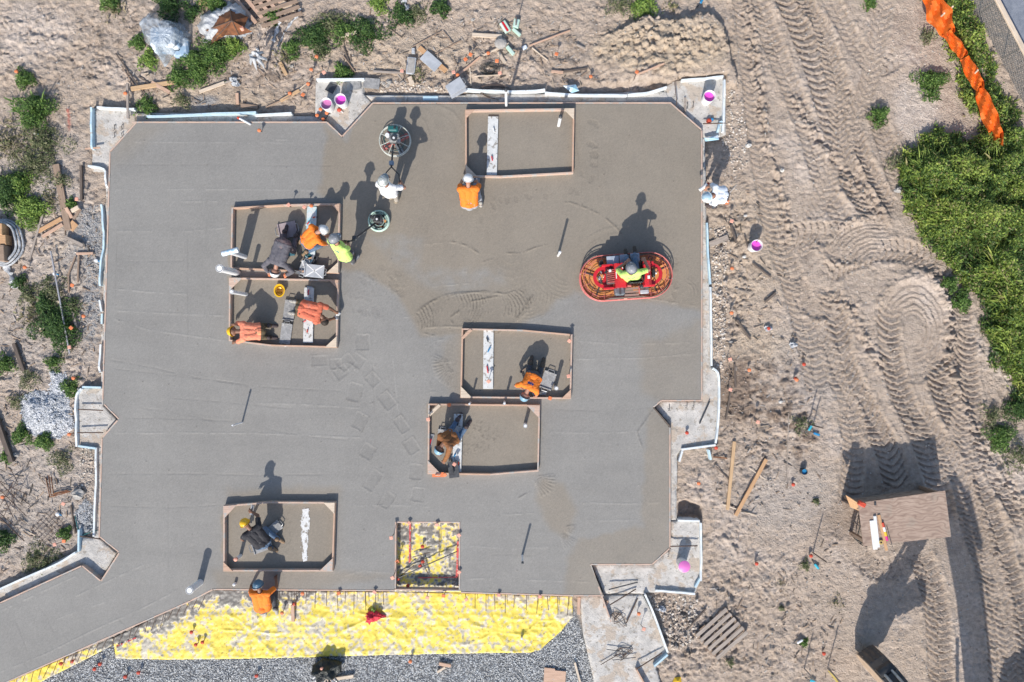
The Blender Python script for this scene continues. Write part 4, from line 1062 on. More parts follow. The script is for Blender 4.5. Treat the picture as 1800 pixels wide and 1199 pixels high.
# ------------------------------------------------------------------ pipes standing in the slab
def pipe(px, py, h, r, label, top=None, cap=None, lean=(0, 0), m=None, grp='pipe stubs standing in the slab'):
    b = surf(px, py)
    root = thing('vent_pipe', label, 'pipe', b, group=grp)
    mbx = MB(); t = Vector((lean[0], lean[1], h))
    n = 18; ax = t.normalized()
    mbx.lathe([(r, -.02), (r, h), (r * .84, h), (r * .84, h - .12)], (0, 0, 0), n, axis=ax, caps=False)
    mbx.build('pipe_body', m or pvc, root, smooth=True)
    mbh = MB(); mbh.lathe([(r * .84, h - .1), (.0001, h - .099)], (0, 0, 0), n, axis=ax, caps=False); mbh.build('bore', darkhole, root)
    if cap:
        mbc = MB(); mbc.lathe([(r * 1.1, h - .05), (r * 1.1, h + .005), (r * .5, h + .022), (0.0001, h + .024)], (0, 0, 0), n, axis=ax); mbc.build('end_cap', cap, root, smooth=True)
    if top == 'tee':
        mbt = MB(); a = t.normalized() * (h - .02)
        mbt.tube([a + Vector((-.17, -.05, 0)), a + Vector((.22, .05, .01))], r * 1.12, 16); mbt.build('tee_fitting', mat('pvc_blue', (.75, .8, .84), (.35, .55, .7), .4, 3, lo=.5, hi=.56), root, smooth=True)
    if top == 'collar':
        mbt = MB(); mbt.lathe([(r * 1.1, h - .1), (r * 1.14, h - .09), (r * 1.14, h - .01), (r * 1.1, h)], (0, 0, 0), n, axis=ax); mbt.build('collar', pvc, root, smooth=True)
    return root


pipe(981, 450, .72, .032, 'thin white pipe standing alone left of the red ride on machine', cap=white)
pipe(982, 221, .74, .042, 'white pipe standing inside the top box frame', cap=darksteel)
pipe(890, 187, 1.2, .035, 'tall white pipe standing at the upper slab edge', cap=darksteel)
pipe(417, 480, 1.12, .085, 'fat white pipe leaning out over two box frames', 'collar')
pipe(431, 452, 1.05, .06, 'white pipe with a blue marked tee in the upper left box', 'tee')
pipe(433, 518, .98, .05, 'grey white pipe with dark mouth in the yellow hat box', 'collar')
pipe(426, 743, .66, .022, 'thin white pipe alone on the left of the slab', 'collar')
pipe(352, 1024, .62, .085, 'fat white pipe near the lower left box corner', 'collar')
pipe(423, 977, .34, .045, 'short pink ended pipe in the lower left box', cap=cappk)
pipe(918, 977, .62, .028, 'thin grey pipe right of the yellow pit', cap=darksteel)
pipe(923, 746, .42, .045, 'short grey pipe in the brown shirted worker box', 'collar')
pipe(976, 681, .52, .045, 'short grey pipe beside the blue helmeted worker', 'collar')
pipe(887, 707, .5, .032, 'thin grey pipe between two boxes, right of the pair', 'collar')
pipe(827, 708, .48, .026, 'thin grey pipe between two boxes, left of the pair', 'collar')
pipe(414, 1026, .1, .035, 'white capped stub under the lower left box', cap=white)
pipe(917, 1140 - 20, .0 + .12, .03, 'small grey stub poking through the yellow sheet', 'collar')

# ------------------------------------------------------------------ capped stakes: copies of three masters
def stake_master(m, shape, h):
    root = thing('capped_stake', 'x', 'stake')
    mbx = MB(); mbx.tube([(0, 0, -.12), (0, 0, h)], .009, 6); mbx.build('rod', rebar_m, root)
    mbx = MB()
    if shape == 'sq':
        mbx.box((0, 0, h + .008), (.092, .092, .022), rz=.5, bev=.01); mbx.lathe([(.02, h - .05), (.024, h)], (0, 0, 0), 10)
    else:
        mbx.lathe([(.018, h - .07), (.028, h - .03), (.046, h - .005), (.049, h + .01), (.034, h + .026), (.0001, h + .036)], (0, 0, 0), 14)
    mbx.build('cap', m, root)
    return root


MASTERS = {}
STAKES = [
    (689, 945, 'ps', 'left of the yellow pit'), (691, 1014, 'ps', 'at the lower left of the yellow pit'), (719, 921, 'ps', 'on the top edge of the yellow pit, left'), (770, 921, 'ps', 'on the top edge of the yellow pit, middle'), (806, 939, 'ps', 'on the right edge of the yellow pit, top'), (804, 1005, 'ps', 'on the right edge of the yellow pit, bottom'),
    (749, 1050, 'ps', 'under the yellow pit, left'), (781, 1048, 'os', 'under the yellow pit, right'), (817, 1053, 'ps', 'on the yellow sheet right of the pit'), (875, 1048, 'ps', 'on the sheet well right of the pit'), (949, 1050, 'ps', 'near the right end of the yellow sheet'),
    (595, 1045, 'os', 'at the sheet edge right of the kneeling orange worker'), (660, 1042, 'ps', 'at the sheet edge above the red bag'), (531, 1043, 'or', 'on the splashed sheet beside the kneeling orange worker'),
    (165, 1177, 'rr', 'leftmost on the grey gravel'), (175, 1168, 'rr', 'second from the left on the gravel'), (220, 1190, 'rr', 'at the bottom edge of the gravel, left'), (243, 1183, 'rr', 'on the gravel under the sheet corner'), (345, 1134, 'rr', 'left of a pair on the yellow sheet'), (356, 1129, 'rr', 'right of a pair on the yellow sheet'), (337, 1112, 'rr', 'on the sheet above a red pair'),
    (721, 1164, 'or', 'alone on the gravel below the red bag'), (107, 1168, 'rr', 'on the yellow strip at lower left'), (127, 1163, 'rr', 'on the yellow strip next to a rusty blotch'), (450, 1188, 'rr', 'at the gravel bottom left of the black bag'), (495, 1078, 'or', 'right of the kneeling orange worker legs'), (518, 1062, 'rr', 'by the wooden stub on the sheet'),
    (742, 961, 'rr', 'in the middle of the yellow pit, top'), (743, 988, 'rr', 'in the pit beside the diagonal bar'), (738, 995, 'rr', 'in the pit under the diagonal bar'), (699, 1018, 'rr', 'in the pit at the lower end of the diagonal bar'), (718, 1030, 'rr', 'in the pit at its bottom edge'), (699, 988, 'os', 'in the pit near its left edge'),
    (1002, 599, 'ps', 'on the right board of the blue helmeted worker box, top'), (1001, 664, 'ps', 'on the right board of the blue helmeted worker box, middle'), (966, 701, 'os', 'on the bottom board of the blue helmeted worker box'), (789, 711, 'or', 'on the top board of the brown shirted worker box'), (752, 737, 'ps', 'on the left board of the brown shirted worker box'),
    (783, 833, 'os', 'at the bottom of the brown shirted worker box, right'), (799, 818, 'ps', 'on the tool strewn plank'), (858, 670, 'ps', 'on the white plank left of the blue helmeted worker'), (505, 361, 'ps', 'on the top board above the dark grey worker'), (534, 365, 'ps', 'on the top board left of the teal plank'), (546, 363, 'or', 'at the upper end of the teal plank'),
    (557, 101, 'or', 'on the soil under the green weed clump'), (547, 124, 'or', 'left of a pair above the pink buckets'), (567, 126, 'ps', 'right of a pair above the pink buckets'), (542, 147, 'or', 'left of the pad with pink buckets, upper'), (510, 164, 'or', 'beside the pine offcut left of the pink buckets'), (531, 168, 'os', 'brightest beside the pine offcut'),
    (825, 95, 'os', 'upper of the bright cluster on the soil'), (819, 105, 'os', 'lower of the bright cluster on the soil'), (859, 94, 'or', 'right of the bright cluster'), (876, 106, 'os', 'left of the small grey board'), (881, 129, 'ps', 'above the black wire coil'), (795, 128, 'ps', 'above the folded grey board'), (708, 127, 'ps', 'left of the concrete filled tray'), (804, 131, 'or', 'right above the folded grey board'),
    (456, 229, 'or', 'alone on the slab near its upper left edge'), (1038, 136, 'or', 'on the bank above the upper ledge'), (1119, 130, 'os', 'at the foot of the dug mound'), (978, 98, 'os', 'on the soil right of the blue topped post'),
    (221, 164, 'or', 'beside the grey post at upper left'), (29, 127, 'or', 'far left on the bare sand'), (136, 351, 'ps', 'right of the long brown plank'), (128, 500, 'os', 'on the soil left of the wavy foam strip'), (147, 556, 'or', 'on grey gravel left of the slab'), (125, 577, 'os', 'among weeds left of the slab'), (44, 470, 'or', 'below the brick pallet'),
    (130, 664, 'or', 'above the white stone heap'), (122, 763, 'or', 'at the foot of the white stone heap'), (111, 886, 'ps', 'below the rusty bent bars'), (4, 875, 'or', 'in the rebar heap'), (111, 950, 'os', 'above the angled wing, right'), (97, 959, 'ps', 'above the angled wing, left'), (122, 612, 'ps', 'at the lower end of the long grey rod'),
    (1284, 630, 'ps', 'upper of two along the right hand ledge'), (1284, 685, 'ps', 'lower of two along the right hand ledge'), (1318, 650, 'or', 'on damp earth right of the ledge'), (1398, 666, 'rr', 'small on the dark clods'), (1207, 762, 'rr', 'on the right hand pad'), (1259, 787, 'rr', 'at the corner of the right hand pad'), (1228, 850, 'or', 'above the dark hole'), (1395, 852, 'rr', 'near the blue lid'),
    (1286, 473, 'or', 'below the pink bucket with a stirrer'), (1286, 549, 'or', 'on clods right of the long foam strip'), (1287, 390, 'ps', 'below the worker at the right edge'), (1413, 641, 'rr', 'at the edge of the haul road'), (1400, 667, 'or', 'dull and small by the haul road'), (1333, 742, 'ps', 'half buried above the loose planks'), (1330, 991, 'rr', 'alone in the middle of the bare sand'), (1425, 978, 'rr', 'beside the blue marker tube'), (1448, 1150, 'rr', 'between two long thin shadows'),
    (1122, 1080, 'or', 'on the cracked pad, upper'), (1130, 1107, 'ps', 'on the cracked pad, lower'),
]
KIND = {'ps': (cappk, 'sq', 'pink square capped stake '), 'os': (capor, 'sq', 'orange square capped stake '), 'or': (capor, 'ro', 'orange round capped stake '), 'rr': (capred, 'ro', 'red round capped stake ')}
for i, (px, py, k, lab) in enumerate(STAKES):
    h = .30 if k in ('ps', 'os') else (.17 if k == 'or' else .1)
    b = surf(px, py)
    gp = P(px, py, b.z + h); loc = Vector((gp.x, gp.y, b.z))
    if k not in MASTERS:
        MASTERS[k] = stake_master(KIND[k][0], KIND[k][1], h); MASTERS[k].location = loc; o = MASTERS[k]; o['label'] = KIND[k][2] + lab
    else:
        o = copy_thing(MASTERS[k], loc, rnd.uniform(-.5, .5), KIND[k][2] + lab)
    o['group'] = 'capped stakes round the slab'
    o.rotation_euler = (rnd.uniform(-.12, .12), rnd.uniform(-.12, .12), rnd.uniform(0, 1.5))

for a, b, w_, lab in [((721, 919), (720, 990), .05, 'red tape strip running down the left of the yellow pit'), ((805, 952), (803, 1016), .06, 'red tape strip along the right side of the yellow pit'), ((735, 1016), (803, 1015), .035, 'red tape strip across the lower part of the yellow pit'), ((205, 1136), (216, 1132), .04, 'red tape dash at the left corner of the yellow sheet'), ((222, 1129), (240, 1121), .04, 'second red tape dash near the left corner of the yellow sheet')]:
    pa, pb = P(*a, -.215), P(*b, -.215); d = pb - pa; mbx = MB(); g = random.Random(int(a[0])); k_ = 10; vs = []; fs = []
    pe = Vector((-d.y, d.x, 0)).normalized()
    for i in range(k_ + 1):
        c_ = pa.lerp(pb, i / k_) - (pa + pb) / 2; ww = w_ * g.uniform(.6, 1.1) / 2; zz = g.uniform(0, .02); vs += [c_ + pe * ww + Vector((0, 0, zz)), c_ - pe * ww + Vector((0, 0, zz + .004))]
    fs = [(2 * i, 2 * i + 1, 2 * i + 3, 2 * i + 2) for i in range(k_)]; mbx.add(vs, fs)
    tag(mbx.build('red_tape', mat('redtape', (.62, .05, .06), (.5, .12, .1), .6, 9, spots=[((.5, .48, .47), 14, .57)]), loc=(pa + pb) / 2), lab, 'tape')

# rebar dowels from the slab edge over the yellow sheet
dm = MB(); dm.tube([(0, 0, 0), (0, -.2, .004), (0, -.46, -.004)], .0085, 6); dme = None
k = 0
for px in list(range(472, 690, 17)) + list(range(835, 1005, 18)) + [520, 640]:
    b = P(px + rnd.uniform(-3, 3), np.interp(px, [375, 693, 808, 1008], [1038, 1039.5, 1043, 1049]), -.09)
    if dme is None:
        dme = dm.build('rebar_dowel', rebar_m); o = dme
    else:
        o = dme.copy(); SC.collection.objects.link(o)
    o.location = b; o.rotation_euler = (0, 0, rnd.uniform(-.08, .08)); o.scale = (1, rnd.uniform(.7, 1.15), 1)
    tag(o, 'thin rusty rebar dowel sticking out of the slab edge over the yellow sheet', 'rebar dowel', 'rebar dowels along the bottom slab edge')
for i in range(24):
    t = i / 23; px, py = 30 + t * 330, 1194 - t * 145
    o = dme.copy(); SC.collection.objects.link(o); o.location = P(px, py, -.09); o.rotation_euler = (0, 0, math.radians(-24 + rnd.uniform(-6, 12))); o.scale = (1, rnd.uniform(.5, .9), 1)
    tag(o, 'short rusty rebar dowel along the angled wing of the slab', 'rebar dowel', 'rebar dowels along the angled wing')

# ------------------------------------------------------------------ loose lumber
LUM = [((1278, 896), (1290, 776), .085, .04, pine, 'long pale pine board on clods right of the slab'), ((1292, 906), (1346, 807), .095, .04, orangewood, 'orange tinted board leaning right of the pale pine board'),
       ((232, 158), (314, 145), .11, .04, pine, 'pale board beside the grey post, upper left'), ((268, 146), (300, 164), .09, .03, pinkwood, 'pinkish offcut crossing the pale board'), ((352, 163), (396, 147), .085, .04, palewood, 'pale board with a long shadow under the weeds'), ((396, 147), (424, 139), .05, .03, greywood, 'thin grey slat continuing the pale board'),
       ((100, 290), (122, 405), .17, .045, brownwood, 'long brown plank among the weeds at left'), ((69, 408), (110, 385), .10, .035, orangewood, 'orange brown board under the long plank, upper'), ((76, 417), (112, 395), .08, .035, pinkwood, 'pinkish board under the long plank, lower'), ((118, 418), (150, 433), .085, .09, greywood, 'short grey beam left of the slab'),
       ((118, 366), (128, 384), .09, .03, pinkwood, 'small pink offcut right of the long plank'), ((128, 372), (140, 365), .1, .05, palewood, 'pale chunk of wood above the orange offcut'), ((131, 386), (142, 368), .07, .03, brownwood, 'brown offcut leaning by the pale chunk'), ((124, 404), (134, 392), .2, .02, orangewood, 'bright orange plywood scrap by the long plank'),
       ((146, 353), (145, 292), .06, .06, darkwood, 'dark upright stick left of the slab corner'), ((28, 604), (44, 652), .09, .08, darkwood, 'dark weathered timber at far left'), ((-4, 730), (25, 812), .12, .1, darkwood, 'large dark timber beside the stone heap'),
       ((830, 63), (882, 66), .1, .04, palewood, 'pale board left of the green cartons'), ((737, 85), (785, 127), .13, .03, orangewood, 'orange board under the grey sheet'), ((876, 93), (888, 113), .085, .035, palewood, 'short board under the green cartons'), ((656, 127), (711, 130), .055, .03, greywood, 'thin grey board above the upper ledge'),
       ((720, 137), (726, 151), .12, .05, palewood, 'wood block below the concrete filled tray'), ((490, 7), (521, 17), .18, .04, palewood, 'wide pale board on the slatted pallets'), ((493, 111), (504, 133), .09, .03, pine, 'pine offcut beside the tied plastic'), ((494, 179), (527, 160), .075, .04, pine, 'pine offcut between the orange caps'),
       ((1246, 431), (1279, 418), .15, .04, greywood, 'grey board on clods right of the foam strip'), ((418, 165), (419, 185), .08, .04, pinkwood, 'short upright offcut on the soil at the top'), ((425, 187), (454, 190), .10, .05, brownwood, 'short brown block above the blue foam board'), ((597, 67), (628, 58), .09, .035, palewood, 'pale stake lying in the weed clump'),
       ((1010, 1164), (1021, 1204), .055, .03, palewood, 'thin pale lath on the gravel, bottom'), ((566, 1196), (622, 1188), .085, .04, palewood, 'pale board beside the black bag'), ((772, 1166), (793, 1170), .085, .04, pinkwood, 'short pinkish block on the gravel'), ((769, 1181), (783, 1172), .06, .04, palewood, 'small pale block on the gravel'),
       ((516, 1062), (517, 1091), .085, .06, pinkwood, 'wooden stub standing on the yellow sheet'), ((350, 8), (388, -2), .12, .05, pine, 'timber on weeds above the rusted cone'), ((354, 16), (390, 3), .1, .04, brownwood, 'second timber on weeds above the rusted cone'),
       ((136, 447), (166, 446), .06, .04, pinkwood, 'short pinkish lath on gravel left of the slab'), ((140, 445), (139, 497), .045, .03, brownwood, 'thin brown lath standing left of the slab'), ((134, 452), (121, 485), .04, .03, brownwood, 'slanting brown stick left of the slab'), ((122, 485), (123, 515), .035, .03, brownwood, 'brown stick near an orange square cap'), ((124, 520), (136, 578), .06, .03, greywood, 'weathered slat among weeds left of the slab'),
       ((76, 376), (53, 460), .05, .04, greywood, 'long weathered pole right of the brick pallet'), ((70, 578), (86, 575), .09, .03, palewood, 'small pale scrap among weeds'), ((97, 530), (108, 532), .06, .02, palewood, 'tiny pale slat among weeds'), ((1270, 1120 - 12), (1275, 1132), .02, .015, palewood, 'x'),
       ((1150, 1046), (1195, 1046), .0, .0, palewood, ''), ((1253, 803), (1278, 806), .03, .02, rust, 'thin rusty strip pointing at the pale pine board'), ((1258, 820), (1283, 845), .03, .02, darkwood, 'thin dark stick left of the pale pine board'), ((1270, 887), (1330, 907), .035, .015, palewood, 'thin pale lath under the leaning board'),
       ((1316, 823), (1345, 843), .03, .015, palewood, 'thin pale lath right of the leaning board'), ((1206, 1107), (1241, 1069), .035, .035, darkwood, 'dark stick left of the slatted pallet'), ((1343, 532), (1362, 516), .06, .05, darkwood, 'dark stick on the clods, right of the slab'), ((1322, 464), (1354, 488), .04, .04, darkwood, 'dark slanting stick below the pink bucket'),
       ((1284, 396), (1293, 428), .05, .05, darkwood, 'dark stake lying right of the foam strip'), ((1308, 416), (1314, 436), .03, .03, darkwood, 'thin dark stick left of the pink bucket'), ((1415, 850), (1418, 735), .03, .03, greywood, 'x'), ((1294, 563), (1318, 597), .05, .05, darkwood, 'dark stick on the soil by the white rag'),
       ((1290, 640), (1292, 682), .05, .04, darkwood, 'dark stake between two pink caps'), ((1283, 690), (1275, 738), .045, .04, darkwood, 'dark stake below the lower pink cap'), ((1386, 707), (1382, 845), .022, .02, greywood, 'long thin grey rod on the dark clods'), ((1229, 745), (1247, 705), .03, .03, darksteel, 'thin dark bar on the right hand pad'),
       ((973, 130), (1032, 122), .05, .03, darkwood, 'dark slat on the bank at the top'), ((969, 127), (990, 129), .07, .03, pinkwood, 'pink ended slat on the bank at the top'), ((1008, 145), (1031, 128), .03, .02, brownwood, 'thin brown stick on the bank'), ((1118, 133), (1168, 112), .045, .03, pinkwood, 'pinkish lath at the foot of the dug mound'), ((1013, 80), (1028, 87), .05, .03, greywood, 'short grey stick on the sand at the top'),
       ((800, 138), (845, 101), .05, .03, pinkwood, 'long thin pinkish lath pointing to the green cartons'), ((850, 99), (895, 78), .045, .03, palewood, 'thin pale lath under the green cartons'), ((930, 82), (1002, 55), .04, .025, pinkwood, 'thin red marked lath on the soil at the top'), ((935, 86), (963, 108), .03, .025, palewood, 'thin pale lath right of the blue topped post'),
       ((725, 84), (777, 56), .022, .02, brownwood, 'thin bent stick above the grey sheet'), ((779, 56), (796, 78), .022, .02, brownwood, 'short leg of the bent stick'), ((765, 96), (810, 73), .025, .02, brownwood, 'thin stick right of the grey sheet'), ((826, 120), (828, 152), .03, .02, palewood, 'thin upright lath above the upper ledge'), ((834, 134), (882, 133), .03, .02, palewood, 'thin pale lath under the wire coil'),
       ((1241, 142 + 3), (1241, 0 + 147), .0, .0, pine, ''), ((604, 83), (622, 130), .03, .03, darkwood, 'dark stick left of the upper ledge'), ((604, 100), (625, 128), .03, .03, brownwood, 'brown stick left of the upper ledge'), ((468, 190), (512, 170), .03, .03, brownwood, 'brown stick by the orange caps'), ((520, 165), (556, 133), .028, .02, palewood, 'thin pale stick above the pink buckets'),
       ((205, 95), (262, 178), .03, .03, darkwood, 'long dark pole on the sand, upper left'), ((215, 118), (236, 150), .03, .03, brownwood, 'shorter pole beside the long dark pole'), ((244, 136), (272, 152), .03, .03, darkwood, 'dark twig under the pale board'), ((230, 190), (229, 150), .06, .06, greywood, 'x'), ((118, 10 + 550), (118, 550), .0, .0, pine, ''),
       ((497, 58), (531, 67), .025, .02, darkwood, 'dark bent twig left of the weed clump'), ((443, 110), (466, 136), .03, .02, brownwood, 'brown stick left of the tied plastic'), ((1202, 248 - 8), (1202, 222), .0, .0, pine, '')]
for a, b, w, t, m, lab in LUM:
    if not lab or lab == 'x':
        continue
    nm = 'stick' if ('stick' in lab or 'twig' in lab or 'rod' in lab or 'pole' in lab) else ('wood_offcut' if any(q in lab for q in ('offcut', 'block', 'scrap', 'chunk', 'stub')) else 'loose_board')
    lumber(nm, a, b, w, t, m, lab, nm.replace('_', ' '), 'loose timber on the site', lift=.012)

# plywood scrap at the bottom edge
mbx = MB(); mbx.prism(Pz([(957, 1174), (975, 1176), (976, 1179), (995, 1181), (993, 1210), (955, 1208)], -.24), -.25, -.232); tag(mbx.build('plywood_scrap', pinkwood), 'pinkish plywood scrap on the gravel at the bottom', 'plywood scrap')
# bits first taken for posts
lumber('loose_board', (228.5, 150), (229.5, 212), .06, .05, greywood, 'grey weathered board crossing the upper left foam edge', 'loose board', 'loose timber on the site', lift=.08)
mbx = MB(); mbx.box((0, 0, .03), (.13, .1, .05), rz=.5, bev=.01); tag(mbx.build('carton_scrap', mat('postcap', (.7, .72, .75), (.1, .3, .5), .6, 9, lo=.52, hi=.56), loc=surf(922, 85)), 'small white and blue box scrap on the soil near the mint cartons', 'box scrap')

# braces and bars over the pads
for a, b, m, za, zb, lab in [((1070, 1037), (1121, 1024), darksteel, .0, -.1, 'dark brace bar across the lower right pad, upper'), ((1072, 1064), (1118, 1036), rebar_m, .0, -.1, 'rusty brace bar across the lower right pad, lower'), ((1101, 1096), (1121, 1052), rebar_m, -.08, -.09, 'short dark bar lying on the cracked pad'), ((1056, 1169), (1092, 1148), rebar_m, -.08, -.08, 'thin rusty bar at the left of the cracked pad'),
                             ((1066, 1142), (1112, 1149), darksteel, -.06, -.07, 'grey bar near the tangle on the cracked pad'), ((1120, 1176), (1164, 1148), rebar_m, -.0, -.05, 'rusty brace at the foot of the cracked pad'), ((1077, 1161), (1118, 1156), darksteel, -.07, -.07, 'thin bar under the tangle on the cracked pad'), ((1178, 961), (1226, 960), rebar_m, .0, -.02, 'rusty brace bar across the lower right pad top'),
                             ((1236, 218), (1275, 217), rebar_m, .0, -.03, 'rusty brace bar across the upper right pad'), ((1186, 145), (1190, 185), rebar_m, .0, .0, 'rusty upright bar at the upper right pad'), ((1204, 172), (1205, 205), greywood, -.1, -.1, 'pale lath on the upper right pad'), ((137, 720), (181, 722), rebar_m, -.02, .0, 'rusty brace bar across the left stepped pad, upper'), ((136, 761), (181, 761), rebar_m, -.02, .0, 'rusty brace bar across the left stepped pad, lower'),
                             ((140, 943), (176, 948), rebar_m, -.02, .0, 'rusty brace bar above the angled wing'), ((150, 262), (176, 260), pinkwood, -.05, -.03, 'pinkish brace lath across the upper left pad'), ((694, 1019), (803, 970), darksteel, -.12, -.1, 'dark diagonal bar lying across the yellow pit'), ((703, 1014), (728, 994), rebar_m, -.14, -.14, 'short bar beside the diagonal bar in the pit'), ((725, 980), (757, 971), rebar_m, -.14, -.14, 'thin bar near the middle of the pit'), ((743, 990), (754, 1012), rebar_m, -.1, -.2, 'bent wire leg below the diagonal bar in the pit'),
                             ((772, 930), (772, 978), rebar_m, -.14, -.14, 'thin upright bar in the pit, right'), ((97, 450), (108, 505), greyboard, .02, .0, 'x')]:
    if lab == 'x':
        continue
    pa, pb = P(*a, za), P(*b, zb); mbx = MB(); mid = (pa + pb) / 2; r = .016 if 'dark' in lab or 'brace' in lab else .011
    if m in (greywood, pinkwood):
        mbx.bar(pa - mid, pb - mid, .04, .02)
    else:
        mbx.tube([pa - mid, pb - mid], r, 7)
    tag(mbx.build('brace_bar' if 'brace' in lab else 'loose_bar', m, loc=mid), lab, 'bar')
# anchor hooks cast into the pads
hk = MB(); hk.tube([(0, 0, -.05), (0, 0, .03), (0, -.05, .055), (.0, -.14, .04), (-.04, -.16, .04)], .008, 6); hm = None
for px, py, lab in [(203, 220, 'top left hook'), (216, 220, 'top right hook'), (203, 233, 'bottom left hook'), (216, 233, 'bottom right hook'), (1160, 968, 'left hook on the lower right pad'), (1175, 968, 'right hook on the lower right pad'), (1176, 712, 'left hook on the right hand pad'), (1207, 706, 'middle hook on the right hand pad'), (1219, 706, 'right hook on the right hand pad'), (1208, 182, 'left hook on the upper right pad'), (1218, 180, 'right hook on the upper right pad')]:
    b = P(px, py, FOOT_Z)
    if hm is None:
        hm = hk.build('anchor_hook', darksteel); o = hm
    else:
        o = hm.copy(); SC.collection.objects.link(o)
    o.location = b; tag(o, 'dark anchor ' + lab + (' on the upper left pad' if 'pad' not in lab else ''), 'anchor hook', 'anchor hooks in the footing pads')

# ------------------------------------------------------------------ pink buckets
def bucket(px, py, label, paint_, full=False, stick=False, rz=0.0):
    b = surf(px, py); h = .37
    g = P(px, py, b.z + h); root = thing('bucket', label, 'bucket', Vector((g.x, g.y, b.z)), rz, 'pink filled buckets')
    mbx = MB(); mbx.lathe([(.128, 0), (.131, .01), (.144, h - .06), (.152, h - .055), (.152, h), (.143, h), (.136, h - .05), (.128, .04)], (0, 0, 0), 28); mbx.build('pail', white, root, smooth=True)
    mbx = MB(); zf = h - .10 if not full else h + .004
    mbx.lathe([(.132 if not full else .15, zf), (.08, zf + (.026 if full else .002)), (.0001, zf + (.03 if full else .003))], (0, 0, 0), 28, caps=False); mbx.build('pink_contents' if not full else 'pink_lid', paint_, root, smooth=True)
    mbx = MB(); mbx.tube([(.155 * math.cos(t), .155 * math.sin(t) * .9 - .05 * math.sin(t), h - .05 - .10 * math.sin(t)) for t in np.linspace(0, math.pi, 14)], .004, 6); mbx.build('wire_handle', steel, root)
    if stick:
        mbx = MB(); mbx.tube([(0, 0, .12), (.10, -.17, h + .05)], .012, 8); mbx.build('stirrer', darkwood, root)


bucket(573, 182.5, 'white bucket of dull pink liquid, left of the pair on the pad', pinkmuddy, rz=.6)
bucket(598, 175, 'white bucket of bright pink liquid, right of the pair on the pad', pinkpaint, rz=2.0)
bucket(1247.5, 169, 'pink filled white bucket on the upper right pad', pinkpaint, rz=1.2)
bucket(1330.5, 432, 'pink filled white bucket with a dark stirrer on open soil', pinkpaint, stick=True, rz=2.4)
bucket(1203, 996.5, 'bucket with a full pink top on the lower right pad', mat('pinklid', (.74, .17, .52), (.7, .2, .5), .4, 8), full=True, rz=.3)

# ------------------------------------------------------------------ pallets, plywood table, grey trays and boards
pc = P(1268.5, 1114.5, GZ + .12); ang = math.atan2(-(1071 - 1119), 1276 - 1222)
root = thing('pallet', 'weathered slatted wooden pallet on the sand', 'pallet', (pc.x, pc.y, gz(pc.x, pc.y) - .02), ang)
for i in range(6):
    mbx = MB(); y = -.40 + i * .158
    mbx.box((0, y, .125), (1.06, .098, .02), rz=rnd.uniform(-.01, .01), bev=.003); mbx.build('slat', greywood, root)
for x in (-.49, 0, .49):
    mbx = MB(); mbx.box((x, 0, .065), (.045, .90, .095), bev=.003); mbx.build('stringer', brownwood, root)
for y in (-.38, 0, .38):
    mbx = MB(); mbx.box((0, y, .009), (1.05, .095, .018), bev=.003); mbx.build('bottom_slat', brownwood, root)

for (px, py, an, w, lab, m, n) in [(488, 12, 20, 1.1, 'brown slatted pallet half out of frame at the top', brownwood, 6), (455, 3, -50, .9, 'broken reddish pallet half out of frame at the top', pinkwood, 5)]:
    p = surf(px, py); root = thing('pallet', lab, 'pallet', (p.x, p.y, p.z), math.radians(an), 'old pallets at the top')
    for i in range(n):
        mbx = MB(); mbx.box((0, -.42 + i * .84 / (n - 1), .11), (w, .095, .02), rz=rnd.uniform(-.03, .03), bev=.003); mbx.build('slat', m, root)
    for x in (-.4, .0, .4):
        mbx = MB(); mbx.box((x, 0, .05), (.05, .9, .095), bev=.003); mbx.build('stringer', darkwood, root)

TZ = .70
tp = [P(a, b, TZ) for a, b in [(1508.5, 885), (1661.5, 863), (1672, 944), (1518, 961)]]
tc = sum(tp, Vector()) / 4; tz0 = -.24
root = thing('work_table', 'plywood topped site table with things laid on it, casting a big square shadow', 'table', (tc.x, tc.y, tz0))
loc = [p - Vector((tc.x, tc.y, tz0)) for p in tp]; topz = TZ - tz0
mbx = MB(); mbx.prism([l[:2] for l in loc], topz - .022, topz); mbx.build('table_top', plywood, root)
for i, l in enumerate(loc):
    d = (loc[i] - Vector((0, 0, topz))); e = Vector((d.x * .9, d.y * .86, 0))
    mbx = MB(); mbx.box((e.x, e.y, (topz - .024) / 2 - .03), (.085, .085, topz + .03), bev=.004); mbx.build('leg', brownwood, root)
for i in (0, 2):
    a, b = loc[i] * .88, loc[(i + 1) % 4] * .88; a.z = b.z = topz - .085
    mbx = MB(); mbx.bar(a, b, .04, .12); mbx.build('apron', brownwood, root)
# solid back: two plywood sides closing the table under its upper edge
a, b = loc[0], loc[1]; mbx = MB()
inn = Vector((.02, -.16, 0)); mbx.add([(a.x, a.y - .16, .0), (b.x, b.y - .16, .0), (b.x, b.y - .16, topz - .03), (a.x, a.y - .16, topz - .03), (a.x, a.y - .14, .0), (b.x, b.y - .14, .0), (b.x, b.y - .14, topz - .03), (a.x, a.y - .14, topz - .03)],
      [(0, 1, 2, 3), (7, 6, 5, 4), (0, 4, 5, 1), (3, 2, 6, 7), (0, 3, 7, 4), (1, 5, 6, 2)]); mbx.build('back_panel', plywood, root)
mbx = MB(); q = [P(x, y, z) - Vector((tc.x, tc.y, tz0)) for x, y, z in [(1487, 871, .52), (1507, 884, .69), (1511, 899, .67), (1495, 892, .5)]]
mbx.add(q + [v - Vector((0, 0, .02)) for v in q], [(0, 3, 2, 1), (4, 5, 6, 7), (0, 1, 5, 4), (1, 2, 6, 5), (2, 3, 7, 6), (3, 0, 4, 7)]); mbx.build('side_flap', orangewood, root)


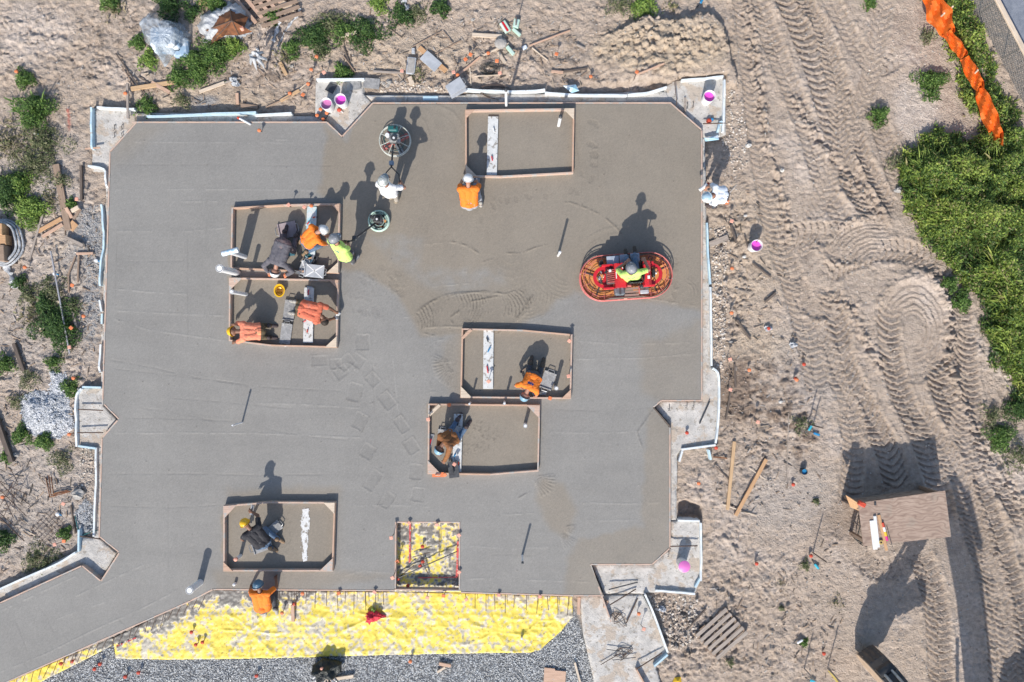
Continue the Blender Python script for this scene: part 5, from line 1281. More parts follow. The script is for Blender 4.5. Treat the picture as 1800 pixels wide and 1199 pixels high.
def onT(name, a, b, w, t, m, lab, cat):
    z = TZ + .001; pa, pb = P(*a, z), P(*b, z); d = pb - pa; mid = (pa + pb) / 2; mbx = MB(); mbx.box((0, 0, t / 2), (d.length, w, t), bev=.006)
    o = mbx.build(name, m, loc=(mid.x, mid.y, z)); o.rotation_euler = (0, 0, math.atan2(d.y, d.x)); return tag(o, lab, cat)


onT('white_panel', (1532, 915), (1538, 966), .11, .03, white, 'wide white panel strip on the plywood table', 'panel strip')
onT('white_panel', (1536.5, 907), (1543, 962), .065, .05, white, 'narrow white panel strip overlapping the wide one on the table', 'panel strip')
onT('loose_board', (1544, 905), (1558, 968), .07, .03, orangewood, 'pine stick lying on the plywood table', 'loose board')
root = thing('paint_stick', 'red white yellow and pink banded tube on the plywood table', 'banded tube', P(1555.5, 935, TZ + .03), math.atan2(-(950 - 920), 1559 - 1551))
for i, m in enumerate([capred, white, yellow, mat('magenta', (.8, .03, .3), None, .4)]):
    mbx = MB(); mbx.tube([(-.23 + i * .115, 0, 0), (-.23 + (i + 1) * .115 - .004, 0, 0)], .03, 10, caps=True); mbx.build('band', m, root)
root = thing('tape_roll', 'roll of yellow tape on the plywood table', 'tape roll', P(1547, 953, TZ)); mbx = MB(); mbx.lathe([(.03, 0), (.052, 0), (.052, .05), (.03, .05), (.03, 0)], (0, 0, .002), 20); mbx.build('tape', mat('tapey', (.62, .45, .13), None, .5), root); mbx = MB(); mbx.lathe([(.024, 0), (.0295, 0), (.0295, .052), (.024, .052), (.024, 0)], (0, 0, .002), 16); mbx.build('cardboard_core', brownwood, root)
mbx = MB(); mbx.tube([P(1559, 925, TZ + .012), P(1564, 945, TZ + .012), P(1569, 962, TZ + .012)], .008, 6); tag(mbx.build('metal_rod', darksteel), 'thin dark rod beside the banded tube on the table', 'rod')
mbx = MB(); mbx.box((0, 0, .012), (.05, .08, .024), bev=.006); tag(mbx.build('tape_measure', darksteel, loc=P(1538, 886, TZ + .002)), 'small dark gadget near the top edge of the table', 'tape measure')
mbx = MB(); mbx.box((0, 0, .05), (.19, .12, .1), rz=-.5, bev=.02); mbx.tube([(-.03, .04, .1), (-.01, .05, .14), (.05, .02, .14), (.06, .0, .1)], .012, 6); p = P(1511, 877, .3)
tag(mbx.build('red_can', capred, loc=P(1509.5, 877, .45)), 'red can resting at the upper left corner of the plywood table', 'can')
o = SC.objects['red_can']; o.location = P(1512, 890, TZ + .003) if False else P(1513, 885.5, TZ + .002)
mbx = MB(); pts = [P(1497, 940, -.05), P(1503, 948, .1), P(1516, 955, .05), P(1524, 962, -.1), P(1514, 958, -.18), P(1505, 950, -.1), P(1512, 925, .0), P(1510, 905, -.1)]
mbx.tube([Vector(v) for v in pts], .013, 6); tag(mbx.build('cable_bundle', blackplastic), 'loose black straps hanging left of the plywood table', 'straps')

# grey boards with hand holes, trays
mbx = MB(); mbx.box((0, 0, .02), (.52, .3, .02), bev=.004); o = mbx.build('grey_sheet', greyboard, loc=surf(758, 110) + Vector((0, 0, .06))); o.rotation_euler = (.02, -.03, math.radians(-42)); tag(o, 'grey sheet lying askew on an orange board', 'grey sheet')
root = thing('tray', 'grey tray filled with set concrete on the soil', 'tray', surf(723, 117) + Vector((0, 0, .0)), math.radians(84)); mbx = MB(); mbx.box((0, 0, .03), (.44, .23, .06), bev=.012); mbx.build('rim', greyboard, root); mbx = MB(); mbx.box((0, 0, .055), (.39, .18, .02), bev=.006); mbx.build('set_concrete', blockm, root)
mbx = MB(); mbx.tube([(0, -.06, .05), (0, .07, .05)], .05, 14); tag(mbx.build('jar', plastic_white, loc=surf(727, 92)), 'small milky plastic jar above the concrete tray', 'jar')
o_ = []
for dx, dy, an, z, lab in [(0, 0, 33, .34, 'upper of two grey boards bridging the upper ledge'), (2, 6, 28, .27, 'lower of two grey boards bridging the upper ledge')]:
    root = thing('carry_board', lab, 'grey board', P(801 + dx, 152 + dy, z - .25), math.radians(an)); mbx = MB(); mbx.box((0, 0, 0), (.45, .3, .018), bev=.004); mbx.build('board', greyboard, root); mbx = MB(); mbx.tube([(.22, -.07, .0), (.27, -.06, .02), (.27, .06, .02), (.22, .07, .0)], .01, 6); mbx.build('handle', steel, root)
# cement slabs on the notch pad
for a, lab, m in [([(616, 140), (633, 138), (634, 156), (615, 160)], 'left of two speckled grey tiles behind the buckets', greysplat), ([(640, 137), (668, 139), (666, 157), (638, 154)], 'right of two speckled grey tiles behind the buckets', greysplat), ([(571, 158), (580, 145), (592, 150), (584, 165)], 'dark square plate behind the left pink bucket', darksteel), ([(569, 190), (580, 199), (571, 209), (559, 204)], 'dark crate lid holding orange caps by the left bucket', darksteel)]:
    mbx = MB(); mbx.prism(Pz(a, FOOT_Z + .05), FOOT_Z + .012, FOOT_Z + .05); tag(mbx.build('flat_tile', m), lab, 'flat tile')
for px, py, lab in [(563.5, 193), (574, 200), (558, 204), (568.5, 211)] and [(563.5, 193, 'top'), (574.5, 199.5, 'right'), (557.5, 203.5, 'left'), (568, 210.5, 'bottom')]:
    mbx = MB(); mbx.lathe([(.02, 0), (.045, .006), (.048, .02), (.03, .035), (.0001, .04)], (0, 0, 0), 12); tag(mbx.build('safety_stopper', capor, loc=P(px, py, FOOT_Z + .052)), 'loose orange rebar cap, ' + lab + ' of four on the dark crate lid', 'stopper', 'loose caps on the crate lid')
mbx = MB(); mbx.ball((0, 0, .05), .06, sc=(1, .8, .8)); mbx.tube([(.03, -.02, .04), (.1, -.07, .03)], .012, 6, mi=1); tag(mbx.build('red_float', [capred, white], loc=P(597, 195, FOOT_Z)), 'small red handled brush beside the right pink bucket', 'brush')
mbx = MB(); mbx.ball((0, 0, .06), .07); mbx.ball((.08, .04, .05), .05, mi=1); tag(mbx.build('spray_can', [capred, blue], loc=P(1245, 214.5, FOOT_Z)), 'small red and blue float ball on the upper right pad', 'float ball')
# mint green cartons with red stripe
for px, py, an, w, l, lab, stripe in [(888, 50, -58, .30, .17, 'mint carton with a broad red stripe on the soil', True), (907.5, 44, 78, .22, .15, 'mint carton standing right of the striped one', False), (908, 59, -42, .26, .07, 'thin mint carton below the upright carton', False), (897, 91, -50, .27, .085, 'mint carton lying alone above the wire coil', False)]:
    b = surf(px, py); root = thing('carton', lab, 'carton', b + Vector((0, 0, .005)), math.radians(an), 'mint cartons on the soil')
    mbx = MB(); mbx.box((0, 0, .05), (w, l, .09), bev=.006); mbx.build('box', mint, root)
    mbx = MB(); mbx.box((0, 0, .0965), (w * .94, l * .33 if stripe else l * .5, .003)); mbx.build('stripe', red if stripe else mat('minttop', (.62, .72, .66), (.42, .6, .52), .6, 9), root)
    if stripe:
        mbx = MB(); mbx.box((0, -l * .36, .0965), (w * .9, l * .2, .003)); mbx.build('side_band', white, root)
# wire coil and other bits
mbx = MB()
for i in range(7):
    r = .09 + .022 * i; mbx.tube([(r * math.cos(t) * 1.2, r * math.sin(t) * .75, .02 + .012 * i + .02 * math.sin(3 * t + i)) for t in np.linspace(.1 * i, 6.1 + .2 * i, 26)], .007, 5)
o = mbx.build('wire_coil', blackplastic, loc=surf(861, 123)); tag(o, 'flattened black wire coil on the soil', 'wire coil')
mbx = MB()
for i in range(5):
    mbx.tube([(.3 * math.cos(t) * (1 + .1 * i), .15 * math.sin(t) + .02 * i, .03 + .03 * math.sin(2 * t + i)) for t in np.linspace(0, 5.8, 24)], .006, 5)
tag(mbx.build('mesh_basket', rebar_m, loc=P(870, 165, FOOT_Z)), 'rusty wire tangle lying on the upper ledge', 'wire tangle')
b = surf(880, 78); mbx = MB(); mbx.ball((0, 0, .08), .17, 10, sc=(1, .9, .55)); tag(mbx.build('boulder', blockm, loc=b), 'rounded pale boulder under the mint cartons', 'boulder')
for px, py, r, lab in [(831, 36, .05, 'small pale stone at the top'), (1308, 452, .045, 'white stone left of the pink bucket'), (1310, 380, .045, 'white stone right of the traffic cone'), (1358, 100 + 156, .05, 'x'), (1315, 257, .07, 'flat white stone right of the slab corner'), (1374, 300, .06, 'white stone on the haul road'), (139, 868, .16, 'pale boulder right of the rusty bent bars'), (681, 152, .06, 'pale rubble stone by the upper ledge'), (684, 145, .07, 'broken concrete lump by the upper ledge'), (674, 148, .05, 'small concrete lump by the upper ledge'),
                       (1578, 335, .09, 'square pale stone at the edge of the tall weeds'), (1284, 602, .05, 'pale stone above the upper pink cap'), (1395, 1127, .05, 'x'), (513, 117, .05, 'pale stone by the pine offcut'), (428, 190, .04, 'x'), (68, 800, .09, 'x'), (30, 800, .07, 'pale lump beside the dark timber'), (1372, 707, .05, 'light stone on the dark clods'), (1268, 468, .03, 'x')]:
    if lab == 'x':
        continue
    b = surf(px, py); mbx = MB(); mbx.ball((0, 0, r * .25), r, 10, sc=(1.1, .85, .7))
    for i, v in enumerate(mbx.v):
        k = 1 + .22 * math.sin(i * 7.3 + px); mbx.v[i] = (v[0] * k, v[1] * k, v[2] * k)
    tag(mbx.build('loose_stone', blockm if 'pale' in lab or 'lump' in lab else mat('whitestone', (.66, .64, .6), (.5, .48, .44), .9, 9), loc=b), lab, 'stone', 'loose stones')

# rebar heap, bent bars and mesh at lower left
for i, (a, b, lab) in enumerate([((-6, 838), (42, 888), 'long rebar, topmost in the heap'), ((0, 858), (50, 907), 'rebar crossing the middle of the heap'), ((-4, 842), (52, 868), 'flat lying rebar near the top of the heap'), ((10, 870), (30, 909), 'short steep rebar in the heap'), ((2, 904), (49, 949), 'thick dark bar at the bottom of the heap'), ((0, 890), (36, 925), 'rebar at the lower left of the heap'), ((26, 823), (40, 846), 'stub of rebar above the heap'), ((42, 870), (62, 885), 'rebar end pointing right from the heap'), ((0, 818), (20, 827), 'rebar at the upper left of the heap'), ((8, 893), (38, 842), 'rebar slanting the other way across the heap'), ((18, 905), (44, 858), 'second bar slanting across the heap'), ((0, 872), (46, 848), 'thin bar across the heap'),
                                ((36, 858), (41, 890), 'upright looking bar in the heap')]):
    pa, pb = surf(*a), surf(*b); zz = max(pa.z, pb.z) + .03 + .022 * i; pa.z = zz; pb.z = zz + .02; mid = (pa + pb) / 2
    mbx = MB(); mbx.tube([pa - mid, pb - mid], .014 if 'thick' in lab else .009, 6); tag(mbx.build('rebar', rebar_m, loc=mid), 'rusty ' + lab + ' at lower left', 'rebar', 'rebar heap at lower left')
for i, (a, b, c, lab) in enumerate([((82, 840), (89, 874), (125, 864), 'outer'), ((88, 835), (92, 870), (124, 863), 'middle'), ((93, 838), (97, 867), (122, 861), 'inner')]):
    q = [surf(*v) + Vector((0, 0, .03 + .02 * i)) for v in (a, b, c)]; mid = q[1].copy(); mbx = MB(); mbx.tube([v - mid for v in q], .014, 6); tag(mbx.build('bent_bar', rust, loc=mid), 'rusty right angled bar, ' + lab + ' of three nested', 'bent bar', 'nested bent bars')
b = surf(90, 928); mbx = MB()
for i in range(7):
    mbx.tube([(-.32 + i * .1, -.4, .05), (-.32 + i * .1, .38, .05)], .005, 5); mbx.tube([(-.36, -.36 + i * .115, .055), (.34, -.36 + i * .115, .055)], .005, 5)
o = mbx.build('wire_mesh', rebar_m, loc=b, rotz=math.radians(-45)); tag(o, 'square of rusty wire mesh lying on the soil', 'wire mesh')
lumber('grey_rod', (95, 443), (128, 622), .035, .035, mat('greypole', (.4, .4, .42), (.3, .29, .3), .6, 6), 'long straight grey rod among the weeds at left', 'rod', lift=.1)
for px, py, r, lab in [(98, 482, .05, 'small blue white cap beside the long grey rod'), (171, 459, .05, 'small blue white cap on the left gravel'), (103, 904, .05, 'blue white scrap on the wire mesh'), (64, 235, .05, 'pale blue scrap among the weeds')]:
    mbx = MB(); mbx.lathe([(r, 0), (r * .95, .06), (r * .5, .07), (.0001, .07)], (0, 0, 0), 12); mbx.tube([(r * .8, 0, .03), (r * 2.0, -.03, .03)], .02, 6, mi=1); tag(mbx.build('blue_scrap', [white, blue], loc=surf(px, py)), lab, 'plastic scrap')
mbx = MB(); mbx.tube([surf(133, 906) + Vector((0, 0, .05)), surf(138, 925) + Vector((0, 0, .05)), surf(141, 938) + Vector((0, 0, .05)), surf(150, 939) + Vector((0, 0, .05)), surf(165, 934) + Vector((0, 0, .05)), surf(172, 932) + Vector((0, 0, .05))], .014, 6); tag(mbx.build('green_cord', teal), 'dark green cord bordering the lower left gravel patch', 'cord')
lumber('dark_bar', (126, 888), (134, 938), .04, .04, darkwood, 'dark bar beside the green cord', 'bar')
# brick pallet at far left
b = surf(4, 428); root = thing('brick_pallet', 'open stack of orange brown bricks and timber in torn plastic, far left', 'brick stack', b)
k = 0
for i, (x, y, w, l, z, m) in enumerate([(-.12, .28, .25, .35, .35, rust), (.12, .32, .2, .3, .32, orangewood), (.2, .05, .2, .25, .3, orangewood), (-.1, -.02, .24, .3, .32, rust), (.02, -.32, .16, .36, .38, greywood), (.22, -.3, .13, .42, .34, brownwood), (-.2, -.35, .2, .4, .3, pinkwood)]):
    mbx = MB(); mbx.box((x, y, z / 2), (w, l, z), rz=.05 * (i % 3 - 1), bev=.01); mbx.build('brick_row', m, root)
mbx = MB(); mbx.box((.0, 0, .02), (.8, 1.1, .1), bev=.01); mbx.build('base', darkwood, root)
for i in range(3):
    mbx = MB(); mbx.tube([((.36 + .06 * i) * math.cos(t) + .12, (.5 + .05 * i) * math.sin(t), .18 - .05 * i + .02 * math.sin(5 * t)) for t in np.linspace(-1.9, 1.8, 22)], .03, 7); mbx.build('torn_wrap', plastic_white, root, smooth=True)

# ------------------------------------------------------------------ plastic wrapped goods and rusted cone
def drape(name, outline, ztop, mat_, label, cat, topc, topr, seed, parts=None):
    base = [surf(a, b) for a, b in outline]; c = P(*topc, ztop * .5); zb = min(p.z for p in base)
    root = thing(name, label, cat, (c.x, c.y, zb))
    n = 96; rings = 22
    ang = []; rad = []
    for p in base:
        ang.append(math.atan2(p.y - c.y, p.x - c.x)); rad.append(math.hypot(p.x - c.x, p.y - c.y))
    o_ = np.argsort(ang); ang = np.array(ang)[o_]; rad = np.array(rad)[o_]
    ang = np.concatenate([ang[-1:] - 2 * math.pi, ang, ang[:1] + 2 * math.pi]); rad = np.concatenate([rad[-1:], rad, rad[:1]])
    th = np.linspace(-math.pi, math.pi, n, endpoint=False); R = np.interp(th, ang, rad)
    g = np.random.default_rng(seed); V = []
    for i in range(rings):
        t = i / (rings - 1)
        cr = 1 + .05 * t * np.sin(th * 13 + 3 * t + seed) + .04 * t * np.sin(th * 23 - 5 * t)
        r = R * t * cr
        zz = (ztop - zb) * (1 - sstep(topr, 1.02, t + .05 * np.sin(3 * th + seed))) + .05 * fbm(r * np.cos(th) * 5, r * np.sin(th) * 5, 3, seed, ridged=True) * (1 - t * .6) + .02 * np.sin(th * 17 + 4 * t) * t
        V.append(np.stack([r * np.cos(th), r * np.sin(th), np.maximum(zz, .01)], -1))
    V = np.concatenate(V); ii = (np.arange(rings - 1)[:, None] * n + np.arange(n)[None]); jj = (np.arange(rings - 1)[:, None] * n + (np.arange(n)[None] + 1) % n)
    F = np.stack([ii.ravel(), jj.ravel(), jj.ravel() + n, ii.ravel() + n], 1)[:, ::-1]
    F = F[:, ::-1]
    o = npmesh('wrapping', V, F, mat_, root, smooth=True)
    if parts:
        parts(root, ztop - zb)
    return root


def sacks(root, h):
    for i, (x, y, z, w, l) in enumerate([(-.1, .05, .0, .75, .6), (-.1, .05, .18, .7, .55), (-.08, .02, .36, .62, .5), (.22, -.1, .0, .4, .5)]):
        mbx = MB(); mbx.box((x, y, z + .09), (w, l, .17), rz=.1 * (i % 2), bev=.05); mbx.build('sack', mat('sack', (.6, .64, .68), (.3, .42, .55), .7, 3, lo=.5, hi=.56), root)


drape('wrapped_bundle', [(252, 42), (258, 30), (272, 25), (290, 30), (298, 36), (318, 40), (332, 58), (336, 76), (322, 90), (302, 101), (291, 107), (289, 122), (284, 121), (284, 106), (268, 88), (256, 72), (250, 56)], .45, plastic_clear, 'stack of sacks wrapped in clear plastic among the weeds', 'wrapped bundle', (292, 68), .55, 3, sacks)


def cone(root, h):
    c0 = Vector(root.location); apex = P(408, 37, .42) - c0
    ring = [P(a, b, z) - c0 for a, b, z in [(362, 54, .02), (380, 26, .06), (404, 15, .08), (436, 30, .06), (429, 48, .08), (443, 56, -.02), (420, 62, .02), (396, 62, .0), (370, 78, -.1), (376, 60, .02)]]
    mbx = MB(); n = len(ring); vs = [apex] + ring + [v - Vector((0, 0, .02)) for v in ring]
    mbx.add(vs, [(0, 1 + (i + 1) % n, 1 + i) for i in range(n)] + [(1 + i, 1 + (i + 1) % n, 1 + n + (i + 1) % n, 1 + n + i) for i in range(n)]); mbx.build('rusted_plate', rust, root)
    for i in range(0, n, 2):
        mbx = MB(); mbx.tube([apex + Vector((0, 0, .008)), ring[i] + Vector((0, 0, .01))], .012, 6); mbx.build('weld_seam', rebar_m, root)
    mbx = MB(); mbx.tube([P(424, 48, .2) - c0, P(427, 53, .12) - c0], .05, 12); mbx.build('spout', cappk, root)


drape('rusted_cone', [(350, 32), (362, 24), (392, 10), (420, 4), (433, 12), (440, 30), (444, 52), (440, 62), (422, 68), (395, 66), (372, 80), (362, 76), (354, 60), (348, 44)], .12, plastic_white, 'rusted metal cone cover resting on white plastic wrap', 'metal cone', (400, 42), .5, 8, cone)
# plastic strips, rags
def strip(pts, w, label, m, name='plastic_strip', cat='plastic strip', lift=.03, seed=0):
    q = [surf(*p) for p in smooth_path(pts, 5)]; n = len(q); vs = []; fs = []
    for i, p in enumerate(q):
        d = (q[min(i + 1, n - 1)] - q[max(i - 1, 0)]); d.z = 0; d.normalize(); pe = Vector((-d.y, d.x, 0)); ww = w * (.6 + .4 * math.sin(i * 1.3 + seed))
        for k, u in enumerate((-.5, -.17, .17, .5)):
            vs.append(p + pe * ww * u + Vector((0, 0, lift + (.025 if k in (1, 2) else 0) * (1 + math.sin(i * 2.1 + k)))))
    for i in range(n - 1):
        for k in range(3):
            fs.append((4 * i + k, 4 * i + k + 1, 4 * i + 5 + k, 4 * i + 4 + k))
    mbx = MB(); mbx.add(vs, fs); return tag(mbx.build(name, m, smooth=True), label, cat)


strip([(528, 16), (524, 28), (512, 42), (502, 56)], .09, 'long twisted white plastic strip near the pallets', plastic_white)
strip([(492, 40), (486, 58), (480, 74)], .13, 'short white plastic strip left of the twisted one', plastic_white, seed=2)
strip([(500, 60), (494, 74), (488, 84)], .05, 'thin plastic tail below the twisted strip', plastic_white, seed=3)
strip([(708, -4), (712, 8), (716, 20)], .17, 'white plastic rag at the top above a weed clump', plastic_white, seed=4)
strip([(451, 86), (456, 96), (456, 120)], .08, 'white plastic ribbon left of the tied plastic', plastic_white, seed=5)
strip([(10, 466), (22, 490), (28, 508), (20, 480)], .2, 'grey plastic strands below the brick pallet', plastic_white, seed=6)
b = surf(468, 122); root = thing('tied_plastic', 'post with a knotted white plastic wrap around its top', 'wrapped post', b)
mbx = MB(); mbx.tube([(0, -.05, -.1), (0, 0, .85)], .03, 8); mbx.build('post', greywood, root)
for i in range(7):
    a = i * .9; mbx = MB(); mbx.tube([(0, 0, .72), (.1 * math.cos(a), .08 * math.sin(a), .8 + .03 * (i % 3)), (.2 * math.cos(a) + .02, .19 * math.sin(a), .66 + .05 * (i % 2)), (.22 * math.cos(a), .24 * math.sin(a), .55)], [.05, .05, .035, .012], 8); mbx.build('plastic_fold', plastic_white, root, smooth=True)
for px, py, lab in [(411, 141, 'white knotted rag right of the shadowed board'), (416, 149, 'larger crumpled white rag right of the shadowed board'), (1393, 607, 'white crumpled rag on the soil'), (1349, 578, 'white rag around a red item'), (148, 217, 'x'), (1110, 1192, 'x'), (1163, 1070, 'dark crumpled plastic in the trench by the lower right pad')]:
    if lab == 'x':
        continue
    b = surf(px, py); mbx = MB(); mbx.ball((0, 0, .04), .09, 14, sc=(1.1, .8, .6))
    for i, v in enumerate(mbx.v):
        k = 1 + .35 * math.sin(i * 3.1 + px) * math.cos(i * 1.7); mbx.v[i] = (v[0] * k, v[1] * k, max(v[2] * k, 0))
    if 'red' in lab:
        mbx.box((0.0, .0, .09), (.08, .09, .05), rz=.4, mi=1, bev=.015)
    tag(mbx.build('crumpled_rag', [plastic_white if 'dark' not in lab else mat('darkplastic', (.2, .23, .28), (.4, .42, .45), .3, 5), capred], loc=b, smooth=False), lab, 'rag')

# red bag on the sheet, black bag on the gravel, yellow thing, blue markers, cone
b = surf(658, 1081); mbx = MB(); mbx.ball((0, 0, .08), .19, 18, sc=(1.0, .72, .55)); mbx.tube([(-.08, .0, .05), (-.16, -.2, .02)], [.07, .05], 8); mbx.tube([(.1, 0, .05), (.27, -.04, .02)], [.08, .02], 8); mbx.ball((.0, .14, .05), .07, 10, mi=1)
for i, v in enumerate(mbx.v):
    mbx.v[i] = (v[0] * (1 + .2 * math.sin(i * 2.3)), v[1] * (1 + .2 * math.sin(i * 1.9)), max(v[2], -.0) * (1 + .2 * math.sin(i * .7)))
tag(mbx.build('red_bag', [mat('redcloth', (.66, .02, .045), (.5, .02, .05), .55, 9, bump=.8, bscale=14, bdist=.05), mat('greencloth', (.22, .33, .06))], loc=b), 'crumpled red bag lying on the yellow sheet', 'bag')
b = surf(575, 1174); root = thing('black_bag', 'shiny black plastic bag slumped on the gravel', 'bag', b); mbx = MB(); mbx.ball((0, 0, .14), .38, 24, sc=(1.05, .72, .55), M=Matrix.Rotation(.25, 3, 'Z'))
for i, v in enumerate(mbx.v):
    vv = Vector(v); k = 1 + .13 * math.sin(vv.x * 19 + vv.y * 11) + .1 * math.sin(vv.y * 27 - vv.x * 8); mbx.v[i] = (vv.x * k, vv.y * k, max(vv.z * k, 0))
mbx.build('bag_body', blackplastic, root, smooth=True); mbx = MB(); mbx.ball((-.05, .12, .33), .05, 10, sc=(1, .8, .6)); mbx.build('tag', cappk, root)
mbx = MB()
for i in range(8):
    a = -2.6 + i * .25; mbx.ball((.36 * math.cos(a) - .0, .33 * math.sin(a) - .05, .05), .07, 8, sc=(1.5, .6, .5), M=Matrix.Rotation(a, 3, 'Z'))
mbx.build('plastic_scraps', mat('blackscrap', (.35, .36, .37), (.02, .02, .02), .3, 9, lo=.5, hi=.55), root)
mbx = MB(); mbx.add([(-.12, -.06, 0), (.12, -.08, 0), (.1, .08, 0), (-.06, .06, 0), (0, 0, .1)], [(0, 1, 4), (1, 2, 4), (2, 3, 4), (3, 0, 4), (3, 2, 1, 0)]); tag(mbx.build('yellow_scrap', yellow, loc=surf(1190, 1195)), 'folded yellow scrap at the bottom right of the cracked pad', 'yellow scrap')
for px, py, an, lab, m in [(1434, 995, -50, 'blue marker tube beside a red cap', cyan), (1423, 752, 60, 'turquoise handled tool on the dark clods', cyan), (1434, 763, -20, 'blue handled tool on the dark clods', blue), (1428, 1196, -10, 'blue marker tube at the bottom edge', cyan), (1405, 1127, 30, 'white and blue scrap near thin shadows', white), (1233, 3, 60, 'small blue scrap at the top right', blue)]:
    b = surf(px, py); root = thing('marker_tool', lab, 'marker', b, math.radians(an)); mbx = MB(); mbx.box((0, 0, .05), (.17, .06, .04), bev=.012); mbx.build('grip', m, root); mbx = MB(); mbx.tube([(-.08, 0, .05), (-.2, .03, .0)], .012, 6); mbx.build('shaft', darksteel, root)
# long thin stakes with long shadows, lower right and clods
for px, py, h, lab, m in [(1414, 1176, .7, 'thin leaning stake, left of two with long shadows', greywood), (1455, 1176, .85, 'thin yellow footed stake, right of two with long shadows', greywood), (1420, 746, .72, 'left of two thin stakes by the turquoise tool', darkwood), (1429, 748, .6, 'right of two thin stakes by the turquoise tool', darkwood), (1429, 972, .8, 'thin stake rising behind the blue marker tube', darkwood), (907, 48, .55, 'thin stake behind the mint cartons', darkwood)]:
    b = surf(px, py); mbx = MB(); mbx.tube([(0, 0, -.1), (.0, 0, h)], .016, 7); tag(mbx.build('thin_stake', m, loc=b), lab, 'stake', 'thin upright stakes')
lumber('yellow_lath', (1456, 1178), (1474, 1202), .05, .02, mat('ylath', (.55, .42, .1), None, .7), 'yellow lath at the foot of a thin stake', 'lath')
b = surf(1277, 356); root = thing('traffic_cone', 'tiny orange and white cone beside the worker at the right edge', 'cone', b); mbx = MB(); mbx.box((0, 0, .012), (.11, .11, .024), bev=.005); mbx.build('foot', capor, root); mbx = MB(); mbx.lathe([(.045, .024), (.034, .10)], (0, 0, 0), 16); mbx.build('lower_body', capor, root); mbx = MB(); mbx.lathe([(.034, .10), (.026, .15)], (0, 0, 0), 16); mbx.build('white_band', white, root); mbx = MB(); mbx.lathe([(.026, .15), (.012, .22), (.0001, .222)], (0, 0, 0), 16); mbx.build('tip', capor, root)
b = surf(1410, 828); root = thing('paint_can', 'open blue paint can on the dark clods', 'can', b); mbx = MB(); mbx.lathe([(.075, 0), (.08, .02), (.08, .16), (.072, .16), (.072, .06)], (0, 0, 0), 18); mbx.build('can_body', darksteel, root, smooth=True); mbx = MB(); mbx.lathe([(.07, .12), (.0001, .121)], (0, 0, 0), 18, caps=False); mbx.build('blue_contents', blue, root)
# white spray paint canister over the left slab edge and red tipped marker on the upper edge
root = thing('marker_wand', 'white wand with a red tip lying on the upper left form board', 'wand', P(429, 213, .03), math.atan2(-(219 - 207), 441 - 419)); mbx = MB(); mbx.tube([(-.13, 0, 0), (.2, 0, 0)], .026, 10); mbx.build('shaft', white, root); mbx = MB(); mbx.tube([(-.19, 0, 0), (-.13, 0, 0)], .034, 10); mbx.build('red_tip', capred, root)
mbx = MB(); mbx.box((0, 0, .02), (.4, .12, .04), bev=.01); o = mbx.build('foam_scrap', foamblue, loc=P(757, 174, FOOT_Z)); tag(o, 'blue foam block lying on the upper ledge under the grey boards', 'foam scrap')
for pts, lab in [([(990, 151), (1012, 149), (1018, 160), (1005, 164)], 'white blue torn plastic flap on the upper ledge'), ([(1163, 125), (1180, 124), (1182, 136), (1172, 136)], 'white blue torn plastic flap near the upper right pad'), ([(1238, 243), (1262, 238), (1264, 246), (1240, 249)], 'pale blue torn flap below the upper right pad')]:
    q = [P(a, b, -.03) for a, b in pts]; mbx = MB(); c = sum(q, Vector()) / 4 + Vector((0, 0, .06)); mbx.add(q + [c] + [v - Vector((0, 0, .012)) for v in q], [(0, 4, 1), (1, 4, 2), (2, 4, 3), (3, 4, 0), (0, 1, 6, 5), (1, 2, 7, 6), (2, 3, 8, 7), (3, 0, 5, 8), (5, 6, 7, 8)]); tag(mbx.build('torn_flap', mat('flap', (.68, .76, .8), (.35, .58, .7), .5, 4, lo=.45, hi=.55)), lab, 'plastic flap')
# tangle of wire on the cracked pad
for cx, cy, lab, sd in [(1088, 1088, 'tangle of wire and debris on the cracked pad, upper', 1), (1095, 1150, 'tangle of wire on the cracked pad, lower', 2)]:
    g = random.Random(sd); mbx = MB()
    wire = [(g.uniform(-.25, .25), g.uniform(-.22, .22), g.uniform(.02, .09)) for i in range(16)]
    mbx.tube([tuple(v) for v in np.stack([np.interp(np.linspace(0, 15, 70), range(16), [w_[q] for w_ in wire]) for q in range(3)], -1)], .007, 5)
    tag(mbx.build('wire_tangle', rebar_m, loc=P(cx, cy, FOOT_Z)), lab, 'wire tangle')
# thin broken timber in the trench strip, right of sheet
for a, b, w, lab in [((1018, 1050), (1017, 1080), .08, 'upright pink lath right of the yellow sheet'), ((1062, 1068), (1068, 1056), .07, 'pinkish stub of form near the lower brace')]:
    lumber('loose_board', a, b, w, .03, pinkwood, lab, 'loose board', z=-.12)
mbx = MB(); mbx.prism_xz([(0, -.2), (.9, -.2), (.9, .0), (0, .0)], -.018, .018); o = mbx.build('form_board', formwood); o.location = P(1038, 993, .0); o.rotation_euler = (0, 0, math.atan2(-(1088 - 993), 1072 - 1038)); tag(o, 'wooden slanting form board running past the lower right slab corner', 'form board', 'form boards round the slab'); o.scale = (1.75, 1, 1)
mbx = MB(); mbx.prism_xz([(0, -.2), (1.2, -.2), (1.2, .0), (0, .0)], -.018, .018); o = mbx.build('form_board', pinkwood); o.location = P(1119, 1178, -.0); o.rotation_euler = (0, 0, math.atan2(-1, .55)); tag(o, 'wooden form board leaving the frame at the bottom of the cracked pad', 'form board', 'form boards round the slab')
# ------------------------------------------------------------------ people
SKIN1 = mat('skin_light', (.42, .22, .15), (.36, .18, .12), .55, 14); SKIN2 = mat('skin_brown', (.23, .115, .07), (.19, .09, .055), .55, 14)
hairm = mat('dark_hair', (.02, .014, .01), (.035, .022, .015), .7, 40)
CLOTH = {}


